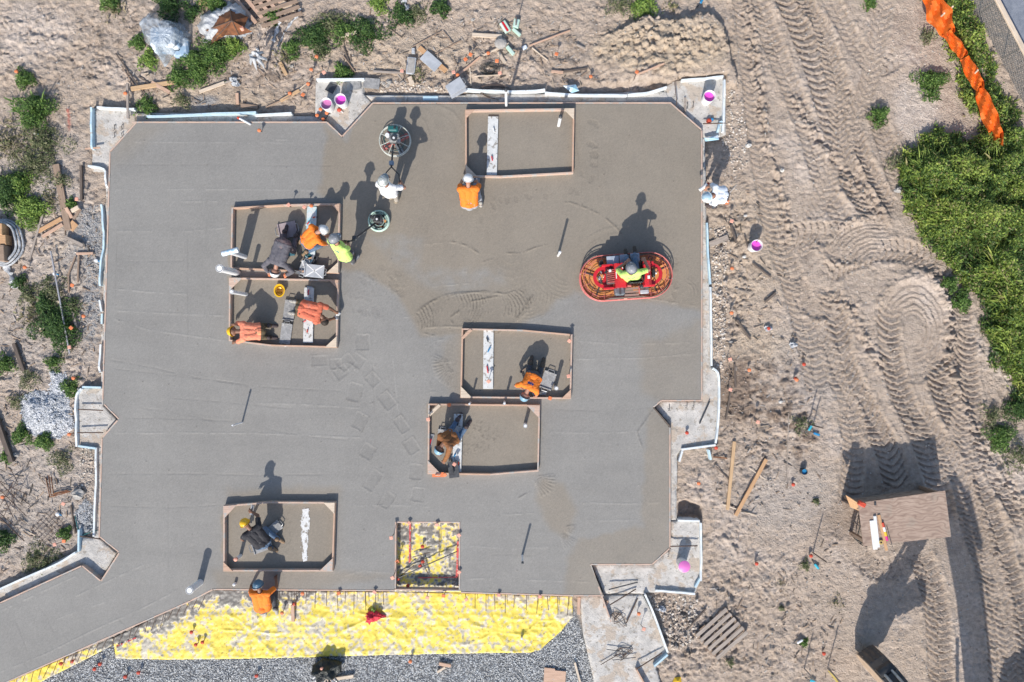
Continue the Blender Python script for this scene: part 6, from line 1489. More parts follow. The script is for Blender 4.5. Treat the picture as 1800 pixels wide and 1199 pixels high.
def cloth(name, c, c2=None, sp=None):
    if name not in CLOTH:
        CLOTH[name] = mat('cloth_' + name, c, c2 or tuple(v * .82 for v in c), .85, 7, bump=.5, bscale=28, bdist=.02, spots=sp or [(tuple(v * .72 + .05 for v in c), 7, .60)])
    return CLOTH[name]


def capsule(mb, a, b, r0, r1, n=12):
    a = Vector(a); b = Vector(b); d = b - a; L = d.length
    if L < 1e-5:
        mb.ball(a, r0, n); return
    prof = [(max(r0 * math.cos(t), 1e-5), r0 * math.sin(t)) for t in np.linspace(-math.pi / 2, 0, 5)] + [(max(r1 * math.cos(t), 1e-5), L + r1 * math.sin(t)) for t in np.linspace(0, math.pi / 2, 5)]
    mb.lathe(prof, a, n, axis=d.normalized())


def ik(a, b, l1, l2, pole):
    """middle joint of a two bone limb; returns joint and the reachable end"""
    a = Vector(a); b = Vector(b); d = b - a; L = d.length
    if L > (l1 + l2) * .995:
        b = a + d.normalized() * (l1 + l2) * .995; d = b - a; L = d.length
    L = max(L, abs(l1 - l2) + .02); u = d.normalized()
    c = (l1 * l1 + L * L - l2 * l2) / (2 * L); h = math.sqrt(max(l1 * l1 - c * c, 0))
    p = Vector(pole); p = p - u * p.dot(u)
    p = p.normalized() if p.length > 1e-4 else Vector((0, 0, 1))
    return a + u * c + p * h, b


def person(label, f, pel, neck, head, hL, hR, knees=None, feet=None, stand=False, shirt=None, sleeve=.5, pants=None, skin=SKIN1, hat=None, hatspot=None, elbL=(0, 0, -1), elbR=(0, 0, -1), zb=0.0,
           logo=None, boots=None, glove=None, bald=False, build=1.0, toes=None, hat_tilt=0.0, barearm=True):
    a = math.radians(f); F = Vector((math.cos(a), math.sin(a), 0)); Lt = Vector((-F.y, F.x, 0)); up = Vector((0, 0, 1))
    pel, neck, head = [P(v[0], v[1], v[2] + zb) for v in (pel, neck, head)]
    sp = (neck - pel); sl = sp.length; spn = sp.normalized()
    if sl > .60:
        neck = pel + spn * .60; head = head + (neck - (pel + sp)) * 1.0
    hd = (head - neck); head = neck + hd.normalized() * .20
    side = Lt - spn * Lt.dot(spn); side.normalize(); front = side.cross(spn).normalized()
    if front.dot(F) < -.2 and spn.z > .3:
        front = -front
    sL, sR = neck + side * .185 * build - spn * .05, neck - side * .185 * build - spn * .05
    pL, pR = pel + side * .095, pel - side * .095
    hL = P(hL[0], hL[1], hL[2] + zb); hR = P(hR[0], hR[1], hR[2] + zb)
    eL, hL = ik(sL, hL, .29, .25, Vector(elbL) + side * .4); eR, hR = ik(sR, hR, .29, .25, Vector(elbR) - side * .4)
    if feet is not None:
        an = [P(v[0], v[1], v[2] + zb) for v in feet]
        kn = []
        for i, hp in enumerate((pL, pR)):
            k_, a_ = ik(hp, an[i], .43, .42, F + up * .15); kn.append(k_); an[i] = a_
    else:
        kn = []; an = []
        for i, hp in enumerate((pL, pR)):
            dz = hp.z - zb - .075; reach = math.sqrt(max(.43 ** 2 - dz * dz, .0009))
            k_ = Vector((hp.x, hp.y, zb + .075)) + F * reach + (side if i == 0 else -side) * .05; kn.append(k_)
            an.append(Vector((k_.x, k_.y, zb + .06)) - F * .40 + (side if i == 0 else -side) * .01)
    tdir = F if feet is not None else -F * .6 - up * .25
    if toes is not None:
        tdir = Vector((math.cos(math.radians(toes)), math.sin(math.radians(toes)), 0))
    # --- one continuous body
    mb = MB(); B = []                      # B: bones for colouring faces

    def bone(tag_, p, q, r0, r1):
        capsule(mb, p, q, r0, r1); B.append((tag_, Vector(p), Vector(q)))
    w = build
    bone('torso', pL + spn * .02, sL - side * .06 - spn * .05, .105 * w, .085 * w); bone('torso', pR + spn * .02, sR + side * .06 - spn * .05, .105 * w, .085 * w)
    bone('torso', pel + spn * .08 + front * .02, neck - spn * .09 + front * .015, .115 * w, .105 * w); bone('torso', sL, sR, .066 * w, .066 * w)
    bone('hips', pL - spn * .02, pR - spn * .02, .115 * w, .115 * w); bone('hips', pel - front * .03, pel - front * .03 - spn * .05, .12 * w, .11 * w)
    bone('head', neck - spn * .03, head - hd.normalized() * .04, .058, .054)
    hu = hd.normalized(); hf = (front - hu * front.dot(hu)); hf = (hf if hf.length > .05 else F).normalized(); hs = hu.cross(hf).normalized()
    bone('head', head + hu * .02 - hf * .015, head + hu * .03 + hf * .01, .098, .095); bone('head', head - hu * .05 + hf * .03, head - hu * .075 + hf * .055, .062, .042)
    bone('head', head + hf * .09, head - hu * .03 + hf * .115, .013, .018); bone('head', head + hs * .095 - hu * .03, head + hs * .1 + hu * .03, .016, .02); bone('head', head - hs * .095 - hu * .03, head - hs * .1 + hu * .03, .016, .02)
    for s_, s, e, h, sd in (('L', sL, eL, hL, side), ('R', sR, eR, hR, -side)):
        bone('uarm' + s_, s, e, .056 * w, .045 * w); bone('farm' + s_, e, h, .044 * w, .031)
        d = (h - e).normalized(); q = d.cross(up); q = q.normalized() if q.length > .1 else side
        t = q.cross(d).normalized(); t = t if t.z < 0 else -t
        bone('hand' + s_, h + q * .018, h + d * .085 + q * .022, .024, .022); bone('hand' + s_, h - q * .018, h + d * .085 - q * .022, .024, .022)
        for k_, (o_, ln) in enumerate([(-.036, .058), (-.013, .075), (.012, .07), (.035, .055)]):
            b0 = h + d * .09 + q * o_; b1 = b0 + d * ln * .5 + t * ln * .18 + q * o_ * .2; b2 = b1 + d * ln * .32 + t * ln * .42
            bone('hand' + s_, b0, b1, .0115, .0105); bone('hand' + s_, b1, b2, .0105, .009)
        tq = q if q.dot(sd) < 0 else -q
        b0 = h + d * .025 + tq * .03; b1 = b0 + d * .035 + tq * .035 + t * .01; bone('hand' + s_, b0, b1, .014, .012); bone('hand' + s_, b1, b1 + d * .03 + t * .015, .012, .010)
    for k_, a_, hp, s_ in ((kn[0], an[0], pL, 'L'), (kn[1], an[1], pR, 'R')):
        bone('leg', hp, k_, .088 * w, .064 * w); bone('leg', k_, a_, .062 * w, .045)
        bone('boot' + s_, a_ - tdir * .05 - up * .02, a_ + tdir.normalized() * .17 - up * .025, .046, .040); bone('boot' + s_, a_ + up * .05, a_ - up * .01, .05, .05)
    tmp = mb.build('tmp_body', skin)
    md = tmp.modifiers.new('r', 'REMESH'); md.mode = 'VOXEL'; md.voxel_size = .0095
    sm = tmp.modifiers.new('s', 'SMOOTH'); sm.factor = .5; sm.iterations = 2
    dg = bpy.context.evaluated_depsgraph_get(); dg.update()
    me = bpy.data.meshes.new_from_object(tmp.evaluated_get(dg))
    old = tmp.data; bpy.data.objects.remove(tmp); bpy.data.meshes.remove(old)
    nv = len(me.vertices); co = np.empty(nv * 3, np.float32); me.vertices.foreach_get('co', co); co = co.reshape(-1, 3).astype(float)
    nr_ = np.empty(nv * 3, np.float32); me.vertices.foreach_get('normal', nr_); nr_ = nr_.reshape(-1, 3).astype(float)
    nf = len(me.polygons); li = np.empty(len(me.loops), np.int32); me.loops.foreach_get('vertex_index', li)
    tot = np.empty(nf, np.int32); me.polygons.foreach_get('loop_total', tot); fq = li.reshape(-1, 4) if (tot == 4).all() else None
    best = np.full(nv, 9.0); lab_ = np.zeros(nv, int); par = np.zeros(nv); names = sorted(set(b[0] for b in B))
    for t_, p, q in B:
        d = np.array(q - p); L2 = max(d @ d, 1e-9); t = np.clip(((co - np.array(p)) @ d) / L2, 0, 1); dist = np.linalg.norm(co - np.array(p) - t[:, None] * d, axis=1)
        rad = {'torso': .09, 'hips': .11, 'head': .06, 'leg': .06, 'boot': .045, 'hand': .02}.get(t_.rstrip('LR'), .045)
        dist = dist - rad
        m = dist < best; best[m] = dist[m]; lab_[m] = names.index(t_); par[m] = t[m]
    L_ = lambda *k: np.isin(lab_, [names.index(x) for x in k if x in names])
    org = Vector((pel.x, pel.y, zb))
    me.transform(Matrix.Translation(-org))
    o = bpy.data.objects.new('person', me); SC.collection.objects.link(o); o.location = org
    me.materials.clear(); me.materials.append(skin); me.polygons.foreach_set('use_smooth', [True] * nf)
    tag(o, label, 'person')
    if fq is None:
        return o

    def garment(name, mask, off, m, wr=.008, seed=0, mi=None, mats=None):
        keep = mask[fq].all(1)
        ff = fq[keep]
        if len(ff) == 0:
            return None
        used = np.unique(ff); rm = np.full(nv, -1); rm[used] = np.arange(len(used))
        c = co[used]; n_ = nr_[used]
        wv = fbm(c[:, 0] * 7 + c[:, 2] * 4, c[:, 1] * 7 - c[:, 2] * 3, 3, seed, ridged=True) * .7 + .5 * fbm(c[:, 0] * 19, c[:, 1] * 19 + c[:, 2] * 9, 2, seed + 3)
        v = c + n_ * (off + wr * wv)[:, None] - np.array(org)
        g = npmesh(name, v, rm[ff], mats or m, o, smooth=True)
        if mats is not None and mi is not None:
            g.data.polygons.foreach_set('material_index', mi(co[ff].mean(1)).astype(np.int32))
        return g
    sd_ = int(abs(pel.x * 97 + pel.y * 31)) % 900
    sh = L_('torso') | L_('uarmL', 'uarmR') & (par < (1.1 if sleeve >= 1 else .35 + .65 * sleeve * 1.3)) | (L_('hips') & (((co - np.array(pel)) @ np.array(spn)) > -.03))
    if sleeve > 1:
        sh |= L_('farmL', 'farmR') & (par < .93)
    sh &= ~L_('head')
    if shirt is not None:
        if logo is not None:
            c0 = np.array(pel + spn * (sl if sl < .6 else .6) * .66)

            def mi(c):
                u = (c - c0) @ np.array(side); v = (c - c0) @ np.array(spn); bk = (c - c0) @ np.array(front)
                letters = (np.abs((u / .034) % 1 - .5) > .16) | (np.abs(v) < .016)
                return ((np.abs(u) < .085) & (np.abs(v - .25 * u * 0) < .038) & (bk < 0.02) & letters).astype(int)
            garment('shirt', sh, .014, shirt, .011, sd_, mi, [shirt, logo])
        else:
            garment('shirt', sh, .014, shirt, .011, sd_)
    garment('trousers', L_('leg', 'hips'), .010, pants, .010, sd_ + 5)
    for s_ in 'LR':
        garment('boot', L_('boot' + s_), .006, boots or cloth('boots', (.10, .08, .06)), .003, sd_ + 9)
        if glove is not None:
            garment('glove', L_('hand' + s_), .004, glove, .0, sd_ + 11)
    # eyes
    mbe = MB()
    for s in (-1, 1):
        mbe.ball(head + hf * .098 + hs * .033 * s + hu * .015 - org, .011, 8)
    mbe.build('eyes', black, o)
    # hair and hard hat
    if bald or hat is None:
        mbh = MB(); R = Matrix((hf, -hs, hu)).transposed()
        mbh.ball(head + hu * .045 - hf * .02 - org, .108, 16, sc=(1.08, .95, .95), M=R); mbh.build('hair', hairm, o, smooth=True)
    if hat is not None:
        R = Matrix((hf, hs if False else hu.cross(hf), hu)).transposed(); mbh = MB()
        prof = [(.128, .0), (.128, .03), (.120, .07), (.098, .107), (.062, .13), (.02, .14), (.0001, .141)]
        vs = []; n = 28; fs = []
        for r, z in [(.118, .004)] + [(.150, .0), (.150, .006)] + prof:
            for j in range(n):
                t = 2 * math.pi * j / n; k = 1.0
                if r >= .149:
                    k = 1 + .28 * max(math.cos(t), 0) ** 2
                rr = r * (1 + .012 * (abs(math.sin(t)) < .22) * (z > .05))
                vs.append(head + hu * .02 - org + R @ Vector((rr * k * math.cos(t) * 1.06 - .005, rr * math.sin(t) * .93, z)))
        for i in range(len(prof) + 2):
            for j in range(n):
                fs.append((i * n + j, i * n + (j + 1) % n, (i + 1) * n + (j + 1) % n, (i + 1) * n + j))
        mbh.add(vs, fs)
        mbh.bar(head + hu * .15 - org - hf * .11 - hu * .035, head + hu * .162 - org, .028, .012); mbh.bar(head + hu * .162 - org, head + hu * .15 - org + hf * .11 - hu * .035, .028, .012)
        mbh.build('hard_hat', hat, o, smooth=True)
    return o


hat_white = mat('hat_white', (.78, .78, .77), (.68, .69, .7), .35, 5, coat=.2); hat_grey = mat('hat_grey', (.30, .31, .33), (.2, .21, .22), .4, 6, spots=[((.75, .75, .75), 9, .6)])
hat_camo = mat('hat_camo', (.5, .52, .5), (.3, .33, .32), .4, 12, spots=[((.74, .74, .72), 10, .55), ((.1, .14, .17), 14, .62)])
hat_yellow = mat('hat_yellow', (.84, .50, .01), (.76, .42, .01), .35, 5, coat=.2); hat_blue = mat('hat_blue', (.16, .32, .43), (.24, .4, .5), .4, 7, spots=[((.6, .66, .7), 13, .64)]); hat_navy = mat('hat_navy', (.07, .14, .21), (.1, .2, .28), .4, 7, spots=[((.5, .56, .6), 13, .66)])
hat_whiteblue = mat('hat_whiteblue', (.78, .80, .8), (.35, .5, .6), .4, 4, lo=.5, hi=.56)
lime = cloth('lime', (.62, .86, .20), (.52, .78, .2)); orange = cloth('orange', (.86, .21, .02), (.80, .2, .02)); coral = cloth('coral', (.66, .17, .09), (.54, .13, .075)); coral2 = cloth('coral2', (.80, .27, .16), (.7, .22, .13), [((.84, .34, .15), 4, .58)])
whitesh = cloth('white', (.80, .80, .80), (.72, .73, .75)); paleblue = cloth('paleblue', (.62, .70, .80), (.8, .81, .83)); darkgrey = cloth('darkgrey', (.085, .082, .10), (.13, .125, .14), [((.2, .19, .2), 24, .62)]); brown = cloth('brown', (.27, .11, .035), (.2, .08, .03)); blacksh = cloth('black', (.018, .018, .024), (.03, .03, .036))
jeans = cloth('jeans', (.07, .12, .20), (.12, .18, .27), [((.4, .38, .35), 12, .66)]); khaki = cloth('khaki', (.42, .38, .32), (.33, .29, .25), [((.5, .48, .45), 9, .62)]); olive = cloth('olive', (.13, .095, .05), (.09, .07, .04)); darkpants = cloth('darkpants', (.06, .065, .075), (.1, .1, .11)); mauve = cloth('mauve', (.17, .125, .13), (.12, .09, .095)); greypants = cloth('greypants', (.38, .39, .41), (.28, .29, .31))
logo_blue = cloth('logo_blue', (.02, .06, .22)); logo_dark = cloth('logo_dark', (.3, .1, .02)); gl_dark = cloth('glove_dark', (.05, .05, .055)); gl_grey = cloth('glove_grey', (.55, .55, .55)); gl_orange = cloth('glove_orange', (.72, .22, .1))

person('worker in a lime shirt bending over the handle of the small edging machine', 50, (605, 449, .93), (593, 430, 1.36), (588, 421, 1.55), (597, 425, .98), (612, 428, .92), feet=[(613, 453, .09), (622, 460, .09)], shirt=lime, pants=darkpants, hat=hat_grey, logo=logo_blue, build=1.12, elbR=(.6, -.5, -.2), boots=cloth('boots_grey', (.2, .2, .21)))
person('worker in a white shirt walking behind the large ring guarded machine', 75, (684, 338, .95), (679, 326, 1.40), (674, 319, 1.6), (677, 315, 1.0), (705, 322, 1.0), feet=[(688, 345, .09), (697, 352, .09)], shirt=whitesh, pants=khaki, skin=SKIN1, hat=hat_camo, elbR=(.8, -.2, -.2), boots=cloth('boots_tan', (.34, .28, .2)))
person('worker in an orange long sleeved shirt kneeling on the teal plank', 25, (540, 424, .46), (555, 410, .80), (565, 406, .86), (578, 416, .18), (574, 430, .15), shirt=orange, sleeve=2, pants=jeans, hat=hat_white, elbL=(.2, .6, .3), elbR=(0, -.8, .2), boots=cloth('boots_tan2', (.3, .2, .12)), zb=.03)
person('worker in dark grey lying forward on two kneeboards with a white hard hat', -100, (497, 430, .50), (486, 465, .47), (484, 477, .38), (504, 484, .14), (472, 480, .14), shirt=darkgrey, sleeve=2, pants=mauve, hat=hat_white, elbL=(.8, .1, .2), elbR=(-.8, .1, .2), zb=.05, glove=gl_orange, boots=cloth('boots_dk', (.08, .06, .06)))
person('bare headed dark haired worker in a coral shirt reaching to a right board', -8, (532, 543, .5), (562, 552, .62), (569, 562, .52), (594, 551, .17), (590, 560, .15), shirt=coral, pants=olive, skin=SKIN2, bald=True, elbL=(0, .6, .5), elbR=(0, -.5, .4), build=1.1, glove=gl_grey, zb=.03, boots=cloth('boots_pale', (.42, .4, .36)))
person('worker in a pinkish coral shirt and yellow hard hat crouching towards the left', 178, (455, 583, .42), (424, 583, .62), (411, 583, .60), (407, 604, .12), (405, 572, .12), shirt=coral2, sleeve=.9, pants=olive, skin=SKIN2, hat=hat_yellow, elbL=(0, -.5, .3), elbR=(0, .4, .4), zb=.03, boots=cloth('boots_dk', (.08, .06, .06)))
person('orange shirted worker squatting at the lower left corner of the top box', 92, (825, 358, .40), (823, 330, .78), (823, 318, .90), (812, 318, .25), (838, 320, .30), feet=[(812, 352, .08), (845, 358, .08)], shirt=orange, pants=greypants, hat=hat_white, logo=None, elbL=(-.7, 0, 0), elbR=(.7, 0, 0), build=1.08, boots=cloth('boots_pale', (.42, .4, .36)))
person('worker in a lime shirt sitting on the red ride on machine', 97, (1111, 486, .78), (1109, 481, 1.28), (1110, 473, 1.47), (1099, 463, 1.0), (1134, 460, 1.05), feet=[(1101, 452, .30), (1117, 447, .30)], shirt=lime, pants=jeans, hat=hat_grey, logo=logo_blue, elbL=(-.6, -.2, -.4), elbR=(.7, -.2, -.3), build=1.05)
person('worker in a white and pale blue shirt bending over the right slab edge', 165, (1270, 343, .88), (1255, 344, 1.10), (1248, 346, 1.16), (1238, 352, .40), (1241, 331, .62), feet=[(1262, 352, .09), (1254, 364, .09)], shirt=paleblue, pants=darkpants, hat=hat_whiteblue, elbL=(.0, -.5, -.6), elbR=(.2, .6, .0), zb=-.18, boots=cloth('boots_dk', (.08, .06, .06)))
person('orange shirted worker crouching head down beside the grey kneeboards', -105, (938, 664, .50), (929, 684, .66), (924, 694, .60), (942, 698, .15), (916, 682, .2), shirt=orange, pants=darkpants, hat=hat_blue, logo=logo_blue, elbL=(.6, 0, .2), elbR=(-.7, 0, .3), zb=.03, build=1.0)
person('worker in a brown long sleeved shirt and blue hard hat leaning down left', -125, (796, 768, .52), (780, 778, .74), (774, 788, .70), (773, 832, .14), (770, 815, .2), shirt=brown, sleeve=2, pants=jeans, skin=SKIN2, hat=hat_blue, elbL=(.3, -.3, .4), elbR=(-.6, .2, .2), zb=.04, boots=cloth('boots_dk', (.08, .06, .06)))
person('worker in a black shirt and yellow hard hat kneeling with one arm stretched up', 140, (461, 954, .46), (441, 932, .80), (433, 923, .86), (424, 950, .3), (442, 900, .45), shirt=blacksh, pants=jeans, skin=SKIN2, hat=hat_yellow, elbL=(-.5, -.3, 0), elbR=(.4, .5, .2), zb=.03, boots=cloth('boots_tan2', (.3, .2, .12)))
person('orange shirted worker kneeling on the yellow sheet at the slab edge', 98, (462, 1068, .46), (457, 1042, .80), (454, 1031, .86), (440, 1032, .24), (485, 1018, .32), shirt=orange, pants=darkpants, skin=SKIN2, hat=hat_navy, elbL=(-.6, 0, .1), elbR=(.7, -.2, .2), zb=-.22, boots=cloth('boots_pale', (.42, .4, .36)))

# white cylinder in the hand at the right edge
mbx = MB(); a, b = P(1230, 335, .42), P(1243, 325, .42); mbx.tube([(0, 0, 0), (b - a)], .045, 12); mbx.tube([(b - a) * 1.0, (b - a) * 1.25], .035, 10, mi=1); tag(mbx.build('spray_bottle', [white, capred], loc=a), 'white red capped bottle held over the right slab edge', 'bottle')
# upturned yellow hard hat
root = thing('upturned_hat', 'upturned yellow hard hat on the concrete inside a box', 'hard hat', P(494, 512, 0) + Vector((0, 0, .0))); mbx = MB(); mbx.lathe([(.02, .012), (.08, .03), (.115, .075), (.125, .13), (.15, .135), (.15, .142), (.12, .14), (.105, .085), (.07, .045), (.0001, .03)], (0, 0, 0), 26, sx=.95, sy=1.15); mbx.build('shell', hat_yellow, root, smooth=True); mbx = MB(); mbx.tube([(.09 * math.cos(t), .1 * math.sin(t), .11 + .01 * math.sin(3 * t)) for t in np.linspace(0, 6.28, 20)], .012, 6); mbx.tube([(-.09, 0, .1), (0, 0, .06), (.09, 0, .1)], .012, 6); mbx.build('harness', cloth('harness', (.35, .16, .03)), root)

# ------------------------------------------------------------------ kneeboards and hand tools
def kneeboard(px, py, an, w, l, m, label, tape=False, z=.015):
    root = thing('kneeboard', label, 'kneeboard', P(px, py, z), math.radians(an), 'kneeboards on the concrete')
    mbx = MB(); mbx.box((0, 0, .012), (l, w, .018), bev=.005); mbx.build('board', m, root)
    for s in (-1, 1):
        mbx = MB(); mbx.box((s * (l / 2 + .012), 0, .03), (.03, w, .05), bev=.006); mbx.build('end_lip', m, root)
        mbx = MB(); mbx.tube([(s * (l / 2 + .025), -w * .28, .05), (s * (l / 2 + .085), -w * .22, .07), (s * (l / 2 + .085), w * .22, .07), (s * (l / 2 + .025), w * .28, .05)], .011, 7); mbx.build('handle', black if m is greysplat else steel, root)
    if tape:
        for s in (-1, 1):
            mbx = MB(); mbx.bar((-l / 2, -s * w / 2, .0235), (l / 2, s * w / 2, .0235), .03, .003); mbx.build('tape', white, root)


greykb = mat('kb_grey', (.36, .36, .36), (.26, .26, .26), .8, 14, bump=.3, spots=[((.48, .47, .45), 18, .6)])
pinkgrey = mat('kb_pink', (.40, .33, .33), (.33, .26, .26), .8, 9)
kneeboard(506, 405, 12, .40, .42, pinkgrey, 'pinkish kneeboard under the dark grey worker boots')
kneeboard(502, 440, 5, .33, .42, mat('kb_blue', (.03, .12, .17), (.05, .16, .2), .7, 9), 'dark blue kneeboard under the dark grey worker knees')
kneeboard(509, 546, 82, .29, .48, greysplat, 'dark splashed kneeboard left of the coral shirted worker')
kneeboard(503, 587, 82, .28, .48, greykb, 'light grey kneeboard behind the pinkish coral worker boots')
kneeboard(963, 669, 70, .33, .40, greykb, 'grey kneeboard right of the blue helmeted worker')
kneeboard(936, 668, 70, .3, .36, greysplat, 'dark kneeboard under the blue helmeted worker')
kneeboard(459, 958, 20, .36, .4, greykb, 'grey kneeboard under the black shirted worker')
kneeboard(483, 929, 40, .26, .34, greykb, 'small grey kneeboard behind the black shirted worker')
kneeboard(778, 768, 85, .26, .34, greykb, 'grey kneeboard under the brown shirted worker')
kneeboard(553, 477, -6, .33, .46, greyboard, 'grey kneeboard with white cross tape over the box edge', True, BH + .01)
kneeboard(536, 472, 70, .26, .3, greyboard, 'grey board with a white stripe partly under the cross taped one', True, .06)


def trowel(px, py, an, label, bl, hm, L=.36, W=.10, z=.015):
    root = thing('hand_trowel', label, 'trowel', P(px, py, z), math.radians(an), 'hand tools on the concrete')
    mbx = MB(); mbx.box((0, 0, .004), (L, W, .006), bev=.001); mbx.build('blade', bl, root)
    mbx = MB(); mbx.tube([(-L * .2, 0, .008), (-L * .18, 0, .05), (L * .15, 0, .055), (L * .2, 0, .05)], .016, 8); mbx.build('grip', hm, root)


for a in [(797, 826, -83, 'wide black float leaning over the bottom board', darksteel, black, .42, .26, BH + .01), (815, 754, 30, 'thin brown handled trowel beside the tool strewn plank', steel, darkwood, .34, .06), (805, 745, 80, 'teal trowel at the top of the tool strewn plank', teal, black, .22, .12, .05), (808, 765, 70, 'blue trowel in the middle of the tool strewn plank', bluegrey, red, .25, .12, .05), (800, 800, 60, 'blue handled trowel low on the tool strewn plank', bluegrey, blue, .25, .12, .05), (806, 815, 80, 'mint trowel at the foot of the tool strewn plank', mint, capred, .22, .1, .05), (757, 777, 75, 'grey trowel with red grip at the left board', steel, red, .4, .1),
          (860, 615, 60, 'blue trowel on the upper white plank', steel, blue, .34, .09, .05), (857, 598, -70, 'dark trowel at the top of the white plank', darksteel, black, .3, .05, .05), (857, 650, -80, 'dark long trowel on the lower white plank', darksteel, red, .46, .05, .05), (865, 280, -80, 'white and red tool on the plank of the top box', white, red, .3, .07, .05), (868, 230, -80, 'teal tool on the plank of the top box', cyan, white, .3, .05, .05), (543, 393, 40, 'red handled tool at the upper part of the teal plank', white, red, .2, .05, .05), (553, 383, 10, 'dark red tool across the teal plank', darksteel, capred, .16, .05, .05), (545, 455, 20, 'orange handled trowel among tools low on the teal plank', steel, orangewood, .3, .1, .06), (553, 460, 70, 'dark trowel among tools low on the teal plank', darksteel, black, .3, .1, .06), (540, 448, -30, 'teal trowel among tools low on the teal plank', teal, black, .24, .1, .06),
          (543, 514, 80, 'red and blue trowel by the coral shirted worker feet', bluegrey, red, .3, .14, .05), (537, 565, 30, 'red handled brush above the stained plank', darksteel, red, .16, .08, .05), (541, 582, 80, 'dark trowel on the stained plank', darksteel, capred, .16, .08, .05), (518, 478, -15, 'steel trowel by the dark grey worker right hand', steel, black, .3, .08, BH + .01), (838, 318, 85, 'blue bladed float by the squatting orange worker', bluegrey, white, .26, .16), (921, 650, 40, 'hammer like tool left of the blue helmeted worker', darksteel, brownwood, .26, .05), (948, 692, 5, 'steel trowel below the blue helmeted worker', steel, black, .36, .08, .04), (443, 897, 80, 'small trowel at the black shirted worker hand', steel, black, .26, .09), (484, 942, 80, 'pink edged tool behind the black shirted worker', cappk, capred, .24, .06), (770, 835, 0, 'orange float under the brown shirted worker hand', capor, pinkwood, .3, .12, BH + .01)]:
    trowel(*a)

